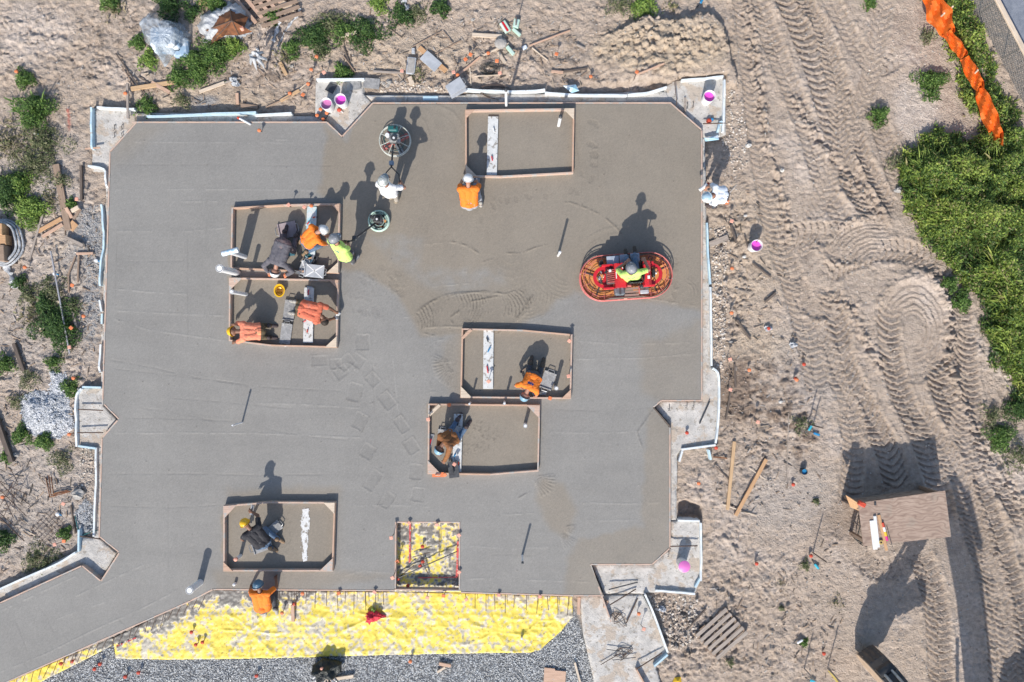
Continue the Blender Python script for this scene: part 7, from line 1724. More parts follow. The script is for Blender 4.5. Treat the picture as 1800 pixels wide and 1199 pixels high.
# ------------------------------------------------------------------ walk behind power trowels
def power_trowel(px, py, R, label, hand, engine, guard_m, big):
    c = P(px, py, .12); root = thing('power_trowel', label, 'power trowel', (c.x, c.y, 0))
    for z, rr in ((.09, R), (.17, R * .985)) if big else ((.08, R), (.12, R * .96)):
        mbx = MB(); mbx.tube([(rr * math.cos(t), rr * math.sin(t), z) for t in np.linspace(0, 2 * math.pi, 48, endpoint=False)], .013 if big else .02, 8, closed=True); mbx.build('guard_ring', guard_m, root, smooth=True)
    if big:
        for i in range(8):
            t = i * math.pi / 4 + .35; mbx = MB(); mbx.tube([(.12 * math.cos(t), .12 * math.sin(t), .22), (R * math.cos(t), R * math.sin(t), .17)], .009, 6); mbx.tube([(R * math.cos(t), R * math.sin(t), .17), (R * math.cos(t), R * math.sin(t), .09)], .009, 6); mbx.build('guard_spoke', guard_m, root)
        mbx = MB(); mbx.tube([(R * .68 * math.cos(t), R * .68 * math.sin(t), .19) for t in np.linspace(0, 2 * math.pi, 40, endpoint=False)], .008, 6, closed=True); mbx.build('guard_inner_ring', teal, root, smooth=True)
    else:
        mbx = MB()
        for i in range(7):
            a0 = i * 2 * math.pi / 7; ts = np.linspace(a0 + .12, a0 + .62, 6); mbx.tube([(R * .78 * math.cos(t), R * .78 * math.sin(t), .1) for t in ts], .03, 6)
        mbx.lathe([(.12, .06), (R * .95, .06), (R * .95, .075), (.12, .085)], (0, 0, 0), 36, caps=False); mbx.build('guard_plate', mat('guardmint', (.30, .42, .36), (.2, .27, .24), .6, 12), root, smooth=True)
        for i in range(5):
            t = -1.9 + i * .62; mbx = MB(); mbx.box((R * .62 * math.cos(t), R * .62 * math.sin(t), .082), (.05, .15, .012), rz=t, bev=.004); mbx.build('window', orangepan if i % 2 else darkhole, root)
    for i in range(4):
        t = i * math.pi / 2 + .5; M = Matrix.Rotation(t, 3, 'Z') @ Matrix.Rotation(.12, 3, 'X'); mbx = MB(); mbx.box(Vector((math.cos(t), math.sin(t), 0)) * R * .52 + Vector((0, 0, .025)), (R * .78, R * .33, .008), M=M); mbx.build('blade', steel if i % 2 else redfaded, root)
        mbx = MB(); mbx.tube([(0, 0, .07), (R * .8 * math.cos(t), R * .8 * math.sin(t), .05)], .013, 6); mbx.build('blade_arm', darksteel, root)
    mbx = MB(); mbx.cyl((0, 0, .06), .085 if big else .07, .14, 16); mbx.build('gearbox', darksteel, root, smooth=True)
    k = 1.0 if big else .86
    mbx = MB(); mbx.box((0, .02 * k, .29), (.24 * k, .24 * k, .2), bev=.03); mbx.box((.09 * k, .06 * k, .34), (.1 * k, .12 * k, .12), bev=.02); mbx.build('engine_block', engine, root)
    for i in range(5):
        mbx = MB(); mbx.box((-.10 * k, -.02 * k + .022 * i * k, .37), (.12 * k, .010 * k, .06)); mbx.build('cooling_fin', steel, root)
    mbx = MB(); mbx.cyl((.02 * k, -.02 * k, .39), .075 * k, .06, 16); mbx.build('recoil_cover', black if not big else darksteel, root, smooth=True); mbx = MB(); mbx.cyl((.02 * k, -.02 * k, .452), .03 * k, .012, 12); mbx.build('starter_knob', white, root, smooth=True)
    mbx = MB(); mbx.cyl((-.14 * k, .05 * k, .36), .055 * k, .12, 14); mbx.build('air_filter', white if big else black, root, smooth=True); mbx = MB(); mbx.box((.13 * k, -.05 * k, .35), (.09 * k, .16 * k, .09), bev=.02); mbx.build('muffler', greysplat if big else darksteel, root)
    if big:
        mbx = MB(); mbx.box((.0, .22, .42), (.25, .15, .16), bev=.03); mbx.build('fuel_tank', teal, root); mbx = MB(); mbx.cyl((.05, .22, .5), .03, .03, 12); mbx.build('fuel_cap', black, root, smooth=True)
        mbx = MB(); mbx.box((-.13, .16, .32), (.06, .06, .05), bev=.01); mbx.build('carburettor', redfaded, root)
    base = Vector(root.location); q = [P(*v) - base for v in hand]
    mbx = MB(); mbx.tube(q[:3], .024, 10); mbx.build('handle_tube', black, root, smooth=True)
    mbx = MB(); mbx.box(q[1] * .5 + q[2] * .5 + Vector((0, 0, .03)), (.12, .12, .09), bev=.02); mbx.build('pitch_box', bluegrey if big else darksteel, root)
    for e in q[3:]:
        mbx = MB(); d = (q[2] - q[1]).normalized(); mid = (q[2] + e) / 2 + (e - q[2]).normalized().cross(Vector((0, 0, 1))) * .0 + Vector(((e - q[2]).x * .35, 0, .02)); mbx.tube([q[2], mid, e], .015, 8); mbx.build('handlebar', black, root, smooth=True)
    for i in range(3):
        t = .25 + .22 * i; mbx = MB(); mbx.tube([q[0].lerp(q[2], t), q[0].lerp(q[2], t + .06)], .027, 10); mbx.build('decal_band', white, root)
    return root


power_trowel(694.5, 248, .40, 'large walk behind power trowel with white ring guard and teal tank', [(691, 256, .3), (689, 282, .72), (688, 294, .88), (677, 314, 1.0), (703, 321, 1.0)], mat('engine_grey', (.14, .15, .15), (.3, .31, .31), .5, 14), guardm, True)
power_trowel(665.5, 388.5, .265, 'small edging power trowel with a mint slotted plate', [(661, 392, .28), (630, 415, .8), (618, 424, .95), (611, 427, .93), (598, 424, .98)], black, mint, False)

# ------------------------------------------------------------------ ride on trowel
def ride_on():
    c = P(1100, 487, .15); root = thing('ride_on_trowel', 'red ride on power trowel with two orange panned rotors inside a rail guard', 'ride on trowel', (c.x, c.y, 0), math.radians(4)); L, R = .60, .585

    def part(n, mb, m, sm=False):
        return mb.build(n, m, root, smooth=sm)

    def stad(r, z, n=20, l=L):
        return [(l + r * math.cos(t), r * math.sin(t), z) for t in np.linspace(-math.pi / 2, math.pi / 2, n)] + [(-l + r * math.cos(t), r * math.sin(t), z) for t in np.linspace(math.pi / 2, 3 * math.pi / 2, n)]
    for z, r, w in ((.07, R, .011), (.16, R * .995, .010), (.25, R * .98, .014)):
        mb = MB(); mb.tube(stad(r, z), w, 8, closed=True); part('guard_rail', mb, redfaded, True)
    mb = MB(); o_, i_ = stad(R * .985, 0), stad(R * .972, 0); n_ = len(o_); vs = [(q[0], q[1], z) for z in (.05, .13) for q in o_] + [(q[0], q[1], z) for z in (.05, .13) for q in i_]
    mb.add(vs, [(i, (i + 1) % n_, n_ + (i + 1) % n_, n_ + i) for i in range(n_)] + [(2 * n_ + (i + 1) % n_, 2 * n_ + i, 3 * n_ + i, 3 * n_ + (i + 1) % n_) for i in range(n_)]); part('guard_skirt', mb, mat('skirt', (.3, .12, .1), (.22, .12, .1), .7, 9))
    mb = MB(); mb.tube(stad(R * .86, .20, l=L * .99), .006, 6, closed=True); part('inner_rail', mb, redfaded, True)
    for p in stad(R, 0, 6)[::1]:
        mb = MB(); mb.tube([(p[0], p[1], .05), (p[0] * .99, p[1] * .98, .25)], .010, 6); d = Vector((p[0] - (L if p[0] > 0 else -L), p[1], 0)); q = Vector((L if p[0] > 0 else -L, 0, 0)) + d * .62; mb.tube([(p[0] * .99, p[1] * .98, .24), (q.x, q.y, .24)], .006, 6); part('rail_post', mb, redfaded)
    for s in (-1, 1):
        mb = MB(); mb.lathe([(.10, .03), (.53, .02), (.545, .03), (.545, .042), (.10, .055)], (s * L, 0, 0), 40); rt = part('float_pan', mb, orangepan, True)
        for i in range(4):
            t = i * math.pi / 2 + .4 * s; M = Matrix.Rotation(t, 3, 'Z') @ Matrix.Rotation(.1, 3, 'X'); mb = MB(); mb.box(Vector((s * L, 0, .085)) + Vector((math.cos(t), math.sin(t), 0)) * .33, (.40, .17, .012), M=M, bev=.003); part('rotor_blade', mb, orangepan)
            mb = MB(); mb.tube([(s * L, 0, .12), (s * L + .5 * math.cos(t), .5 * math.sin(t), .09)], .02, 6); part('rotor_arm', mb, darksteel)
        for r_ in (.34, .46):
            mb = MB(); mb.tube([(s * L + r_ * math.cos(t), r_ * math.sin(t), .115) for t in np.linspace(0, 6.283, 36, endpoint=False)], .008, 6, closed=True); part('pan_ring', mb, rebar_m if r_ < .45 else redfaded, True)
        mb = MB(); mb.cyl((s * L, 0, .1), .11, .18, 18); part('gearbox', mb, darksteel, True)
        mb = MB(); ts = np.linspace(.9, 5.3, 20) if s < 0 else np.linspace(-2.2, 2.2, 20)
        ins = [(s * L + .19 * math.cos(t), .19 * math.sin(t)) for t in ts]; out = [(s * L + .275 * math.cos(t), .275 * math.sin(t)) for t in ts][::-1]; mb.prism(ins + out, .445, .465); part('rotor_cover_ring', mb, red)
        g = random.Random(5 + s)
        for i in range(12):
            x, y = s * L + g.uniform(-.13, .13), g.uniform(-.15, .15); mb = MB(); mb.box((x, y, .45), (g.uniform(.03, .09), g.uniform(.03, .09), g.uniform(.04, .12)), rz=g.uniform(0, 1.5), bev=.01); part('linkage_block', mb, g.choice([darksteel, steel, black, redfaded, orangepan, white]))
    # engine deck left with cooling fins
    for i in range(7):
        mb = MB(); mb.box((-.43 + .0 * i, -.14 + .05 * i, .58), (.20, .018, .05)); part('engine_fin', mb, redfaded)
    mb = MB(); mb.box((-.43, .01, .48), (.24, .40, .14), bev=.02); part('engine', mb, mat('engine_dark', (.2, .09, .08), (.07, .06, .06), .6, 12))
    mb = MB(); mb.cyl((-.46, .14, .56), .035, .08, 14); part('filler_cap', mb, white, True); mb = MB(); mb.cyl((-.56, .11, .54), .035, .08, 14); part('air_intake', mb, black, True)
    for x0, x1 in ((-.64, -.37), (.37, .66)):
        mb = MB(); mb.box(((x0 + x1) / 2, 0, .40), (x1 - x0, .60, .03), bev=.006); part('side_deck', mb, red)
        for y in (-.27, .27):
            mb = MB(); mb.box(((x0 + x1) / 2, y * 1.07, .48), (x1 - x0, .06, .14), bev=.012); part('frame_rail', mb, red)
    # red hoods
    mb = MB(); mb.prism_xz([(-.36, .22), (-.36, .72), (-.30, .80), (-.12, .80), (-.07, .74), (-.07, .22)], -.30, .30); part('left_hood', mb, red)
    mb = MB(); mb.prism_xz([(.36, .22), (.36, .74), (.46, .78), (.54, .70), (.56, .22)], -.29, .31); part('right_hood', mb, red)
    mb = MB(); mb.box((.64, .02, .5), (.07, .2, .14), bev=.02); part('hydraulic_block', mb, black)
    for x, y, w, l, m in [(-.17, .19, .03, .07, white), (-.11, .015, .04, .07, white), (-.34, .0, .02, .16, white), (.46, -.10, .06, .08, white), (.44, .03, .03, .05, white)]:
        mb = MB(); mb.box((x, y, .8025 if x < .3 else .786), (w, l, .006)); part('decal', mb, m)
    mb = MB(); mb.cyl((-.14, .10, .795), .042, .05, 16); part('gauge_knob', mb, black, True); mb = MB(); mb.box((-.14, .22, .82), (.09, .08, .08), bev=.02); part('throttle_box', mb, black)
    # seat
    mb = MB(); mb.box((.13, .02, .62), (.36, .34, .10), bev=.04); part('seat_cushion', mb, blackplastic); mb = MB(); mb.box((.13, -.19, .76), (.38, .08, .30), bev=.035); part('seat_back', mb, blackplastic)
    for s in (-1, 1):
        mb = MB(); mb.tube([(.13 + s * .22, -.15, .74), (.13 + s * .22, .10, .76)], .025, 8); part('armrest', mb, darksteel, True)
    mb = MB(); mb.box((.13, .02, .38), (.38, .38, .36), bev=.02); part('seat_base', mb, darksteel)
    # foot plates and floor
    for x0, x1, dy in [(-.50, -.19, -.035), (-.17, .02, 0), (.10, .33, .02)]:
        mb = MB(); mb.box(((x0 + x1) / 2, .43 + dy * .5, .44), (x1 - x0, .22, .03), bev=.008); part('foot_plate', mb, mat('plate_blue', (.30, .36, .44), (.4, .44, .5), .6, 9, spots=[((.45, .42, .4), 12, .64)]))
    # levers
    for x, y in [(-.07, .18), (.37, .22)]:
        mb = MB(); mb.tube([(x, y, .4), (x, y + .02, 1.02)], .014, 8); part('control_lever', mb, darksteel, True); mb = MB(); mb.ball((x, y + .02, 1.05), .035, 10); part('lever_knob', mb, black, True)
    # rear tanks
    mb = MB(); mb.box((-.22, -.37, .36), (.26, .22, .22), bev=.04); part('water_tank', mb, mat('tank_grey', (.09, .11, .13), (.16, .18, .2), .5, 8)); mb = MB(); mb.box((-.22, -.37, .475), (.05, .18, .012), bev=.004); part('tank_strap', mb, darksteel)
    mb = MB(); mb.box((.42, -.29, .36), (.24, .12, .2), bev=.03); part('battery_box', mb, darksteel); mb = MB(); mb.box((.42, -.42, .30), (.22, .11, .12), bev=.02); part('tool_tray', mb, greyboard)
    for y in (-.32, -.40, -.48):
        mb = MB(); mb.bar((-.08, y, .25), (.29, y, .25), .05, .02); part('rear_bar', mb, mat('dustyrail', (.34, .2, .16), (.28, .22, .19), .7, 9))
    mb = MB(); mb.box((.0, -.25, .30), (.2, .06, .05), bev=.01); part('cross_bracket', mb, redfaded); mb = MB(); mb.box((.31, -.36, .28), (.06, .2, .04), bev=.01); part('side_bracket', mb, redfaded)
    mb = MB(); mb.box((-.06, -.565, .25), (.09, .04, .05), bev=.008); part('tow_plate', mb, cappk)
    mb = MB(); mb.box((-.62, .36, .24), (.12, .14, .16), bev=.03); part('light_pod', mb, black); mb = MB(); mb.tube([(-.66, .33, .3), (-.67, .42, .34), (-.6, .45, .34), (-.57, .38, .3)], .012, 6); part('lift_loop', mb, darksteel, True); mb = MB(); mb.tube([(.66, .36, .3), (.68, .44, .34), (.61, .47, .34), (.57, .40, .3)], .012, 6); part('lift_loop', mb, darksteel, True)
    mb = MB(); mb.box((.06, .06, .5), (.9, .5, .03), bev=.004); part('chassis_deck', mb, rebar_m)


ride_on()

# ------------------------------------------------------------------ excavator, bucket just inside the frame
def excavator():
    g = P(1514, 1141, GZ); z0 = GZ - .20; d = Vector((.56, -.83, 0))
    root = thing('excavator', 'tracked excavator with its bucket curled at the lower right corner', 'excavator', (g.x, g.y, z0), math.atan2(d.y, d.x))
    yel = mat('excavator_paint', (.62, .40, .06), (.5, .33, .07), .5, 3, spots=[((.35, .28, .2), 8, .6)]); dirty = mat('bucket_steel', (.07, .07, .075), (.16, .135, .115), .55, 4, metal=.4, spots=[((.40, .33, .26), 7, .63)])

    def part(n, mb, m, par=None, sm=False):
        return mb.build(n, m, par or root, smooth=sm)
    sq = lambda q: [(.2 + (u - .35) * .62, h) for u, h in q]
    inner = [(.62, 1.62), (.22, 1.44), (-.08, 1.06), (-.12, .66), (.10, .42), (.42, .46), (.76, .80), (.97, 1.30), (1.08, 1.78)]
    outer = [(.62, 1.80), (.12, 1.56), (-.22, 1.12), (-.27, .60), (.02, .30), (.47, .34), (.86, .72), (1.06, 1.28), (1.15, 1.84)]
    inner, outer = sq(inner), sq(outer)
    mb = MB(); mb.prism_xz(outer + inner[::-1], -.21, .21); bk = part('bucket', mb, dirty)
    for s in (-1, 1):
        mb = MB(); mb.prism_xz(outer, s * .21, s * .235); part('side_plate', mb, dirty if s > 0 else mat('plate_tan', (.48, .36, .25), (.36, .27, .2), .7, 5), bk)
    for y in (-.14, 0, .14):
        mb = MB(); mb.prism_xz([(v[0] - .015, v[1] - .01) for v in outer[2:7]] + [(v[0], v[1]) for v in outer[2:7]][::-1], y - .03, y + .03); part('wear_strip', mb, darksteel, bk)
    for i in range(5):
        y = -.17 + .085 * i; mb = MB(); mb.prism_xz([(.62, 1.72), (.70, 1.70), (.78, 2.05), (.75, 2.05)], y - .03, y + .03); part('tooth', mb, steel, bk)
    for s in (-1, 1):
        mb = MB(); mb.prism_xz([(.12, 1.42), (.62, 1.60), (.62, 1.90), (.36, 1.98), (.12, 1.72)], s * .12 - .03, s * .12 + .03); part('bucket_ear', mb, dirty, bk)
    mb = MB(); mb.prism_xz([(.46, 1.62), (.70, 1.60), (1.46, 3.9), (1.68, 4.55), (1.55, 4.75), (1.30, 4.45), (1.02, 3.5), (.48, 1.95)], -.13, .13); part('stick', mb, yel)
    mb = MB(); mb.prism_xz([(.72, 1.45), (.95, 1.62), (1.08, 1.60), (1.12, 1.78), (1.25, 1.76), (1.29, 1.95), (1.42, 1.95), (1.46, 2.12), (1.66, 2.18), (1.52, 2.42), (1.30, 2.44), (1.05, 2.25), (.78, 1.95)], -.14, .14); part('thumb', mb, dirty)
    mb = MB(); mb.tube([(-.02, -.2, 1.42), (-.02, .2, 1.42)], .13, 14); part('coupler_roll', mb, black, bk, True)
    for y in (-.1, .1):
        mb = MB(); mb.tube([(.06, y, 1.28), (-.02, y, 1.5), (.2, y, 1.85)], .035, 8); part('coupler_rod', mb, steel, bk, True)
    mb = MB(); mb.tube([(.42, 0, 1.86), (.30, 0, 2.02), (.78, 0, 2.30)], .07, 8); part('bucket_link', mb, dirty)
    mb = MB(); mb.tube([(.34, 0, 2.02), (.62, 0, 2.8)], .05, 10); part('cylinder_rod', mb, steel); mb = MB(); mb.tube([(.60, 0, 2.75), (1.05, 0, 4.05)], .085, 12); part('bucket_cylinder', mb, black)
    mb = MB(); mb.prism_xz([(5.15, 1.25), (5.25, 1.6), (4.4, 2.55), (3.3, 3.65), (2.3, 4.25), (1.45, 4.5), (1.32, 4.25), (2.1, 3.85), (3.0, 3.2), (4.0, 2.15)], -.22, .22); part('boom', mb, yel)
    mb = MB(); mb.tube([(1.62, 0, 4.75), (2.2, 0, 4.78)], .05, 10); mb.tube([(2.2, 0, 4.78), (3.2, 0, 4.25)], .085, 12); part('stick_cylinder', mb, black)
    for s in (-1, 1):
        mb = MB(); mb.tube([(4.5, s * .3, 1.15), (4.0, s * .3, 1.75)], .085, 12); part('boom_cylinder', mb, black); mb = MB(); mb.tube([(4.0, s * .3, 1.75), (3.35, s * .26, 2.75)], .045, 10); part('cylinder_rod', mb, steel)
    mb = MB(); mb.box((6.0, 0, 1.45), (2.6, 2.1, .9), bev=.08); mb.box((7.1, 0, 1.55), (.6, 2.2, 1.0), bev=.15); part('house', mb, yel)
    cb = MB(); cb.box((5.35, .62, 2.2), (1.3, .85, 1.5), bev=.08); cab = part('cab', cb, yel)
    for x, y, w, l in [(4.69, .62, .012, .66), (5.35, 1.052, 1.0, .012)]:
        mb = MB(); mb.box((x, y, 2.35), (w, l, .9)); part('window', mb, darkhole, cab)
    for s in (-1, 1):
        t = MB(); t.box((5.6, s * .95, .60), (3.1, .48, .78), bev=.3); tr = part('track', t, darksteel)
        for i in range(5):
            mb = MB(); mb.tube([(4.5 + i * .55, s * 1.19, .53), (4.5 + i * .55, s * 1.22, .53)], .16, 14); part('roller', mb, yel, tr)
    mb = MB(); mb.cyl((5.6, 0, .85), .6, .25, 24); part('slew_ring', mb, darksteel, None, True)
    mb = MB(); mb.tube([(.5, .1, 2.0), (.35, .16, 2.2), (.8, .2, 2.6), (1.3, .2, 4.0)], .025, 6); part('hydraulic_hose', mb, black)


excavator()
# ------------------------------------------------------------------ weeds, shrubs and the tall green bank
leaf_m = mat('foliage', (1, 1, 1), (.82, .85, .8), .6, 6, attr='Col', trans=.25, spec=.3)
GREENS = {'dark': [(.055, .11, .035), (.075, .145, .04), (.11, .19, .05), (.04, .085, .03)], 'mid': [(.09, .17, .04), (.14, .24, .055), (.19, .29, .075), (.06, .125, .035)], 'lime': [(.27, .38, .08), (.33, .44, .11), (.19, .30, .065), (.12, .21, .05)], 'dry': [(.27, .23, .13), (.20, .20, .10), (.15, .16, .075), (.33, .28, .18)], 'olive': [(.15, .17, .08), (.20, .21, .11), (.10, .135, .055), (.25, .24, .14)]}


def blades(n, pos, hgt, wid, lean, cols, g, broad=.3, zf=None):
    """n leaves: thin bent blades, a share of them broad; pos (n,2), hgt (n,)"""
    a = g.uniform(0, 6.283, n); ln = hgt * lean * g.uniform(.4, 1.3, n); dx, dy = np.cos(a), np.sin(a)
    w = wid * g.uniform(.6, 1.4, n) * np.where(g.uniform(0, 1, n) < broad, 2.4, 1.0)
    z0 = zf(pos[:, 0], pos[:, 1]) if zf is not None else np.zeros(n)
    V = np.zeros((n, 7, 3))
    for k, (t, wf) in enumerate([(0, .6), (.45, 1.0), (.8, .75)]):
        x = pos[:, 0] + dx * ln * t ** 1.8; y = pos[:, 1] + dy * ln * t ** 1.8; z = z0 + hgt * (t - .28 * t * t * lean)
        V[:, 2 * k] = np.stack([x - dy * w * wf / 2, y + dx * w * wf / 2, z], -1); V[:, 2 * k + 1] = np.stack([x + dy * w * wf / 2, y - dx * w * wf / 2, z + .01], -1)
    V[:, 6] = np.stack([pos[:, 0] + dx * ln, pos[:, 1] + dy * ln, z0 + hgt * (1 - .28 * lean)], -1)
    F = np.concatenate([np.array([[0, 1, 3, 2], [2, 3, 5, 4], [4, 5, 6, 6]])[None] + 7 * np.arange(n)[:, None, None]], 0).reshape(-1, 4)
    tri = np.concatenate([F[:, [0, 1, 2]], F[:, [0, 2, 3]]]); tri = tri[(tri[:, 0] != tri[:, 1]) & (tri[:, 1] != tri[:, 2]) & (tri[:, 0] != tri[:, 2])]
    c = np.array(cols)[g.integers(0, len(cols), n)] * g.uniform(.7, 1.35, n)[:, None]
    return V.reshape(-1, 3), tri, np.repeat(c, 7, 0)


def leaves(n, pos, z, size, cols, g):
    """small tilted leaf faces spread through a volume"""
    a = g.uniform(0, 6.283, n); u = np.stack([np.cos(a), np.sin(a), g.uniform(-.5, .5, n)], -1); u /= np.linalg.norm(u, axis=1)[:, None]
    r = g.normal(0, 1, (n, 3)); r[:, 2] = np.abs(r[:, 2]) + .8; v = np.cross(r, u); v /= np.linalg.norm(v, axis=1)[:, None]
    s = size * g.uniform(.6, 1.4, n); c0 = np.stack([pos[:, 0], pos[:, 1], z], -1)
    V = np.stack([c0 - u * s[:, None], c0 + v * s[:, None] * .45, c0 + u * s[:, None], c0 - v * s[:, None] * .45], 1).reshape(-1, 3)
    q = np.array([[0, 1, 2], [0, 2, 3]])[None] + 4 * np.arange(n)[:, None, None]
    c = np.array(cols)[g.integers(0, len(cols), n)] * g.uniform(.7, 1.35, n)[:, None]
    return V, q.reshape(-1, 3), np.repeat(c, 4, 0)


def merge(*ms):
    V = []; F = []; C_ = []; o = 0
    for v, f, c in ms:
        V.append(v); F.append(f + o); C_.append(c); o += len(v)
    return np.concatenate(V), np.concatenate(F), np.concatenate(C_)


def gzv(x, y):
    i = np.clip(np.searchsorted(gx, x) - 1, 0, nc - 2); j = np.clip(np.searchsorted(gy, y) - 1, 0, nr - 2)
    return np.maximum(Zg[j, i], -.35)


TUFTS = [  # px, py, radius px, height m, kind, label
    (66, 200, 26, .85, 'mid', 'large bushy green weed with a broad shadow, upper left'), (82, 258, 32, .45, 'olive', 'olive weed clump left of the upper left pad'), (45, 140, 14, .35, 'mid', 'small dark weed on the sand, far left'), (20, 250, 34, .35, 'dry', 'dry straggly weeds at far left'), (60, 290, 38, .35, 'olive', 'straggling weeds beside the long brown plank'), (18, 340, 28, .6, 'dark', 'dark green bush above the brick pallet'), (40, 322, 18, .5, 'lime', 'yellow green bush above the brick pallet'), (56, 372, 24, .45, 'lime', 'lime tufted grass right of the brick pallet'),
    (110, 318, 12, .3, 'olive', 'thin weed beside the long brown plank'), (90, 350, 20, .25, 'dry', 'dry grass left of the long brown plank'), (126, 358, 8, .2, 'mid', 'tiny green weed by the pink cap, left'), (105, 575, 34, .5, 'dark', 'dark green clump around the long grey rod'), (92, 510, 22, .35, 'olive', 'olive weed beside the long grey rod'), (130, 540, 16, .3, 'olive', 'thin weed left of the wavy foam strip'), (55, 520, 20, .3, 'olive', 'sparse weed below the brick pallet'), (82, 535, 14, .4, 'dark', 'dark weed left of the long grey rod'), (60, 555, 24, .3, 'dry', 'dry weeds at the left'), (38, 498, 11, .3, 'dark', 'small dark weed below the plastic strands'),
    (125, 680, 14, .3, 'mid', 'small weed at the top of the white stone heap'), (97, 640, 12, .3, 'mid', 'small weed above the white stone heap'), (52, 668, 16, .3, 'olive', 'weed at the left of the white stone heap'), (8, 640, 16, .4, 'mid', 'green weed at the far left edge'), (40, 765, 14, .3, 'mid', 'weed left of the white stone heap foot'), (80, 776, 13, .35, 'mid', 'round weed under the white stone heap'), (110, 810, 18, .25, 'olive', 'grey olive weed below the white stone heap'), (30, 705, 12, .25, 'olive', 'thin weed beside the dark timber'), (8, 948, 16, .4, 'dark', 'dark weed at the lower left edge'), (82, 985, 26, .25, 'olive', 'olive weeds above the angled wing'), (60, 985, 18, .22, 'olive', 'thin weed left of the angled wing weeds'), (12, 802, 10, .3, 'mid', 'small weed at the dark timber foot'), (115, 958 - 20, 10, .2, 'mid', 'thin sprig under the wire mesh'),
    (346, 112, 20, .45, 'mid', 'green weed clump between the wrapped bundle and the rusted cone'), (382, 100, 26, .5, 'mid', 'thick green weed clump under the rusted cone'), (412, 84, 14, .4, 'lime', 'yellow green weed right under the rusted cone'), (316, 138, 18, .35, 'mid', 'green weeds under the wrapped bundle'), (262, 108, 14, .3, 'lime', 'yellow green weeds left of the wrapped bundle'), (243, 76, 11, .3, 'mid', 'green weed at the left of the wrapped bundle'), (352, 132, 16, .3, 'mid', 'low green weeds above the pale board'), (300, 10, 22, .4, 'dark', 'dark weed above the wrapped bundle'), (338, 24, 12, .35, 'dark', 'dark weed between bundle and cone tops'), (200, 15, 22, .3, 'dry', 'sparse dry weed at the top left'), (195, 5, 14, .35, 'mid', 'green sprig at the top left edge'), (375, 5, 20, .35, 'mid', 'green weed by the timber at the top'),
    (556, 68, 26, .4, 'dark', 'left part of the long green weed clump, dark'), (585, 45, 22, .4, 'olive', 'purplish top of the long weed clump'), (645, 60, 26, .4, 'dark', 'right part of the long green weed clump'), (602, 58, 18, .35, 'mid', 'middle of the long green weed clump'), (705, 30, 18, .35, 'dark', 'round weed at the top under the white rag'), (775, 15, 14, .4, 'dark', 'dark upright weed at the top'), (735, 24, 16, .2, 'olive', 'sparse weed between two dark ones at the top'), (516, 88, 14, .3, 'mid', 'small weed left of the long clump'), (564, 90, 14, .3, 'olive', 'weed tail below the long clump'), (602, 130, 14, .35, 'mid', 'weed sprouting behind the pink buckets'), (320, 180, 13, .35, 'olive', 'long leaved sprout on the upper left bank'), (258, 190, 16, .35, 'mid', 'spiky weed on the upper left ledge'), (480, 30, 12, .25, 'mid', 'green sprout at the slatted pallets'), (668, 8, 14, .3, 'lime', 'pale weed at the top edge'),
    (500, 105, 18, .25, 'dry', 'dry grass right of the tied plastic'), (735, 130, 12, .3, 'dry', 'rusty dry grass between the grey boards'), (1130, 12, 18, .25, 'lime', 'thin pale green weed at the top right'), (1090, 8, 20, .2, 'olive', 'sparse weed at the top, right of centre'), (1178, 12, 12, .2, 'dry', 'dry weed at the top above the mound'), (1541, 208, 14, .6, 'mid', 'lone bushy green weed on the sand'), (1632, 150, 22, .55, 'mid', 'loose green weed left of the orange fence'), (1628, 65, 12, .35, 'olive', 'thin weed at the fence rubble'), (1526, 8, 10, .3, 'mid', 'small green sprig at the top of the haul road'), (1575, 285, 16, .3, 'olive', 'pale weed at the edge of the tall growth'),
    (1685, 530, 16, .4, 'mid', 'narrow green weed inside the wheel rut'), (1668, 500, 12, .35, 'mid', 'green weed at the top of the rut'), (1757, 770, 20, .4, 'mid', 'grassy clump at the lower right bank'), (1738, 730, 16, .45, 'olive', 'purplish weed at the lower right bank'), (1787, 800, 24, .5, 'olive', 'weed at the right edge above the ruts'), (1790, 715, 26, .7, 'dark', 'dark bush at the right edge'), (1413, 993, 8, .2, 'olive', 'twiggy plant beside the blue marker tube'), (1413, 1130, 6, .15, 'mid', 'small weed near the white and blue scrap'), (1435, 882, 5, .15, 'olive', 'thin plant above the red cap, lower right'), (1408, 748, 14, .2, 'olive', 'low weeds left of the turquoise tool'), (1372, 1025, 5, .12, 'dry', 'tiny dry plant on the sand'), (1373, 1070, 4, .12, 'olive', 'tiny green plant on the sand'), (1470, 1060, 14, .1, 'dry', 'sparse dry stalks on the sand'), (1282, 1165, 7, .15, 'olive', 'thin weed below the slatted pallet'),
]
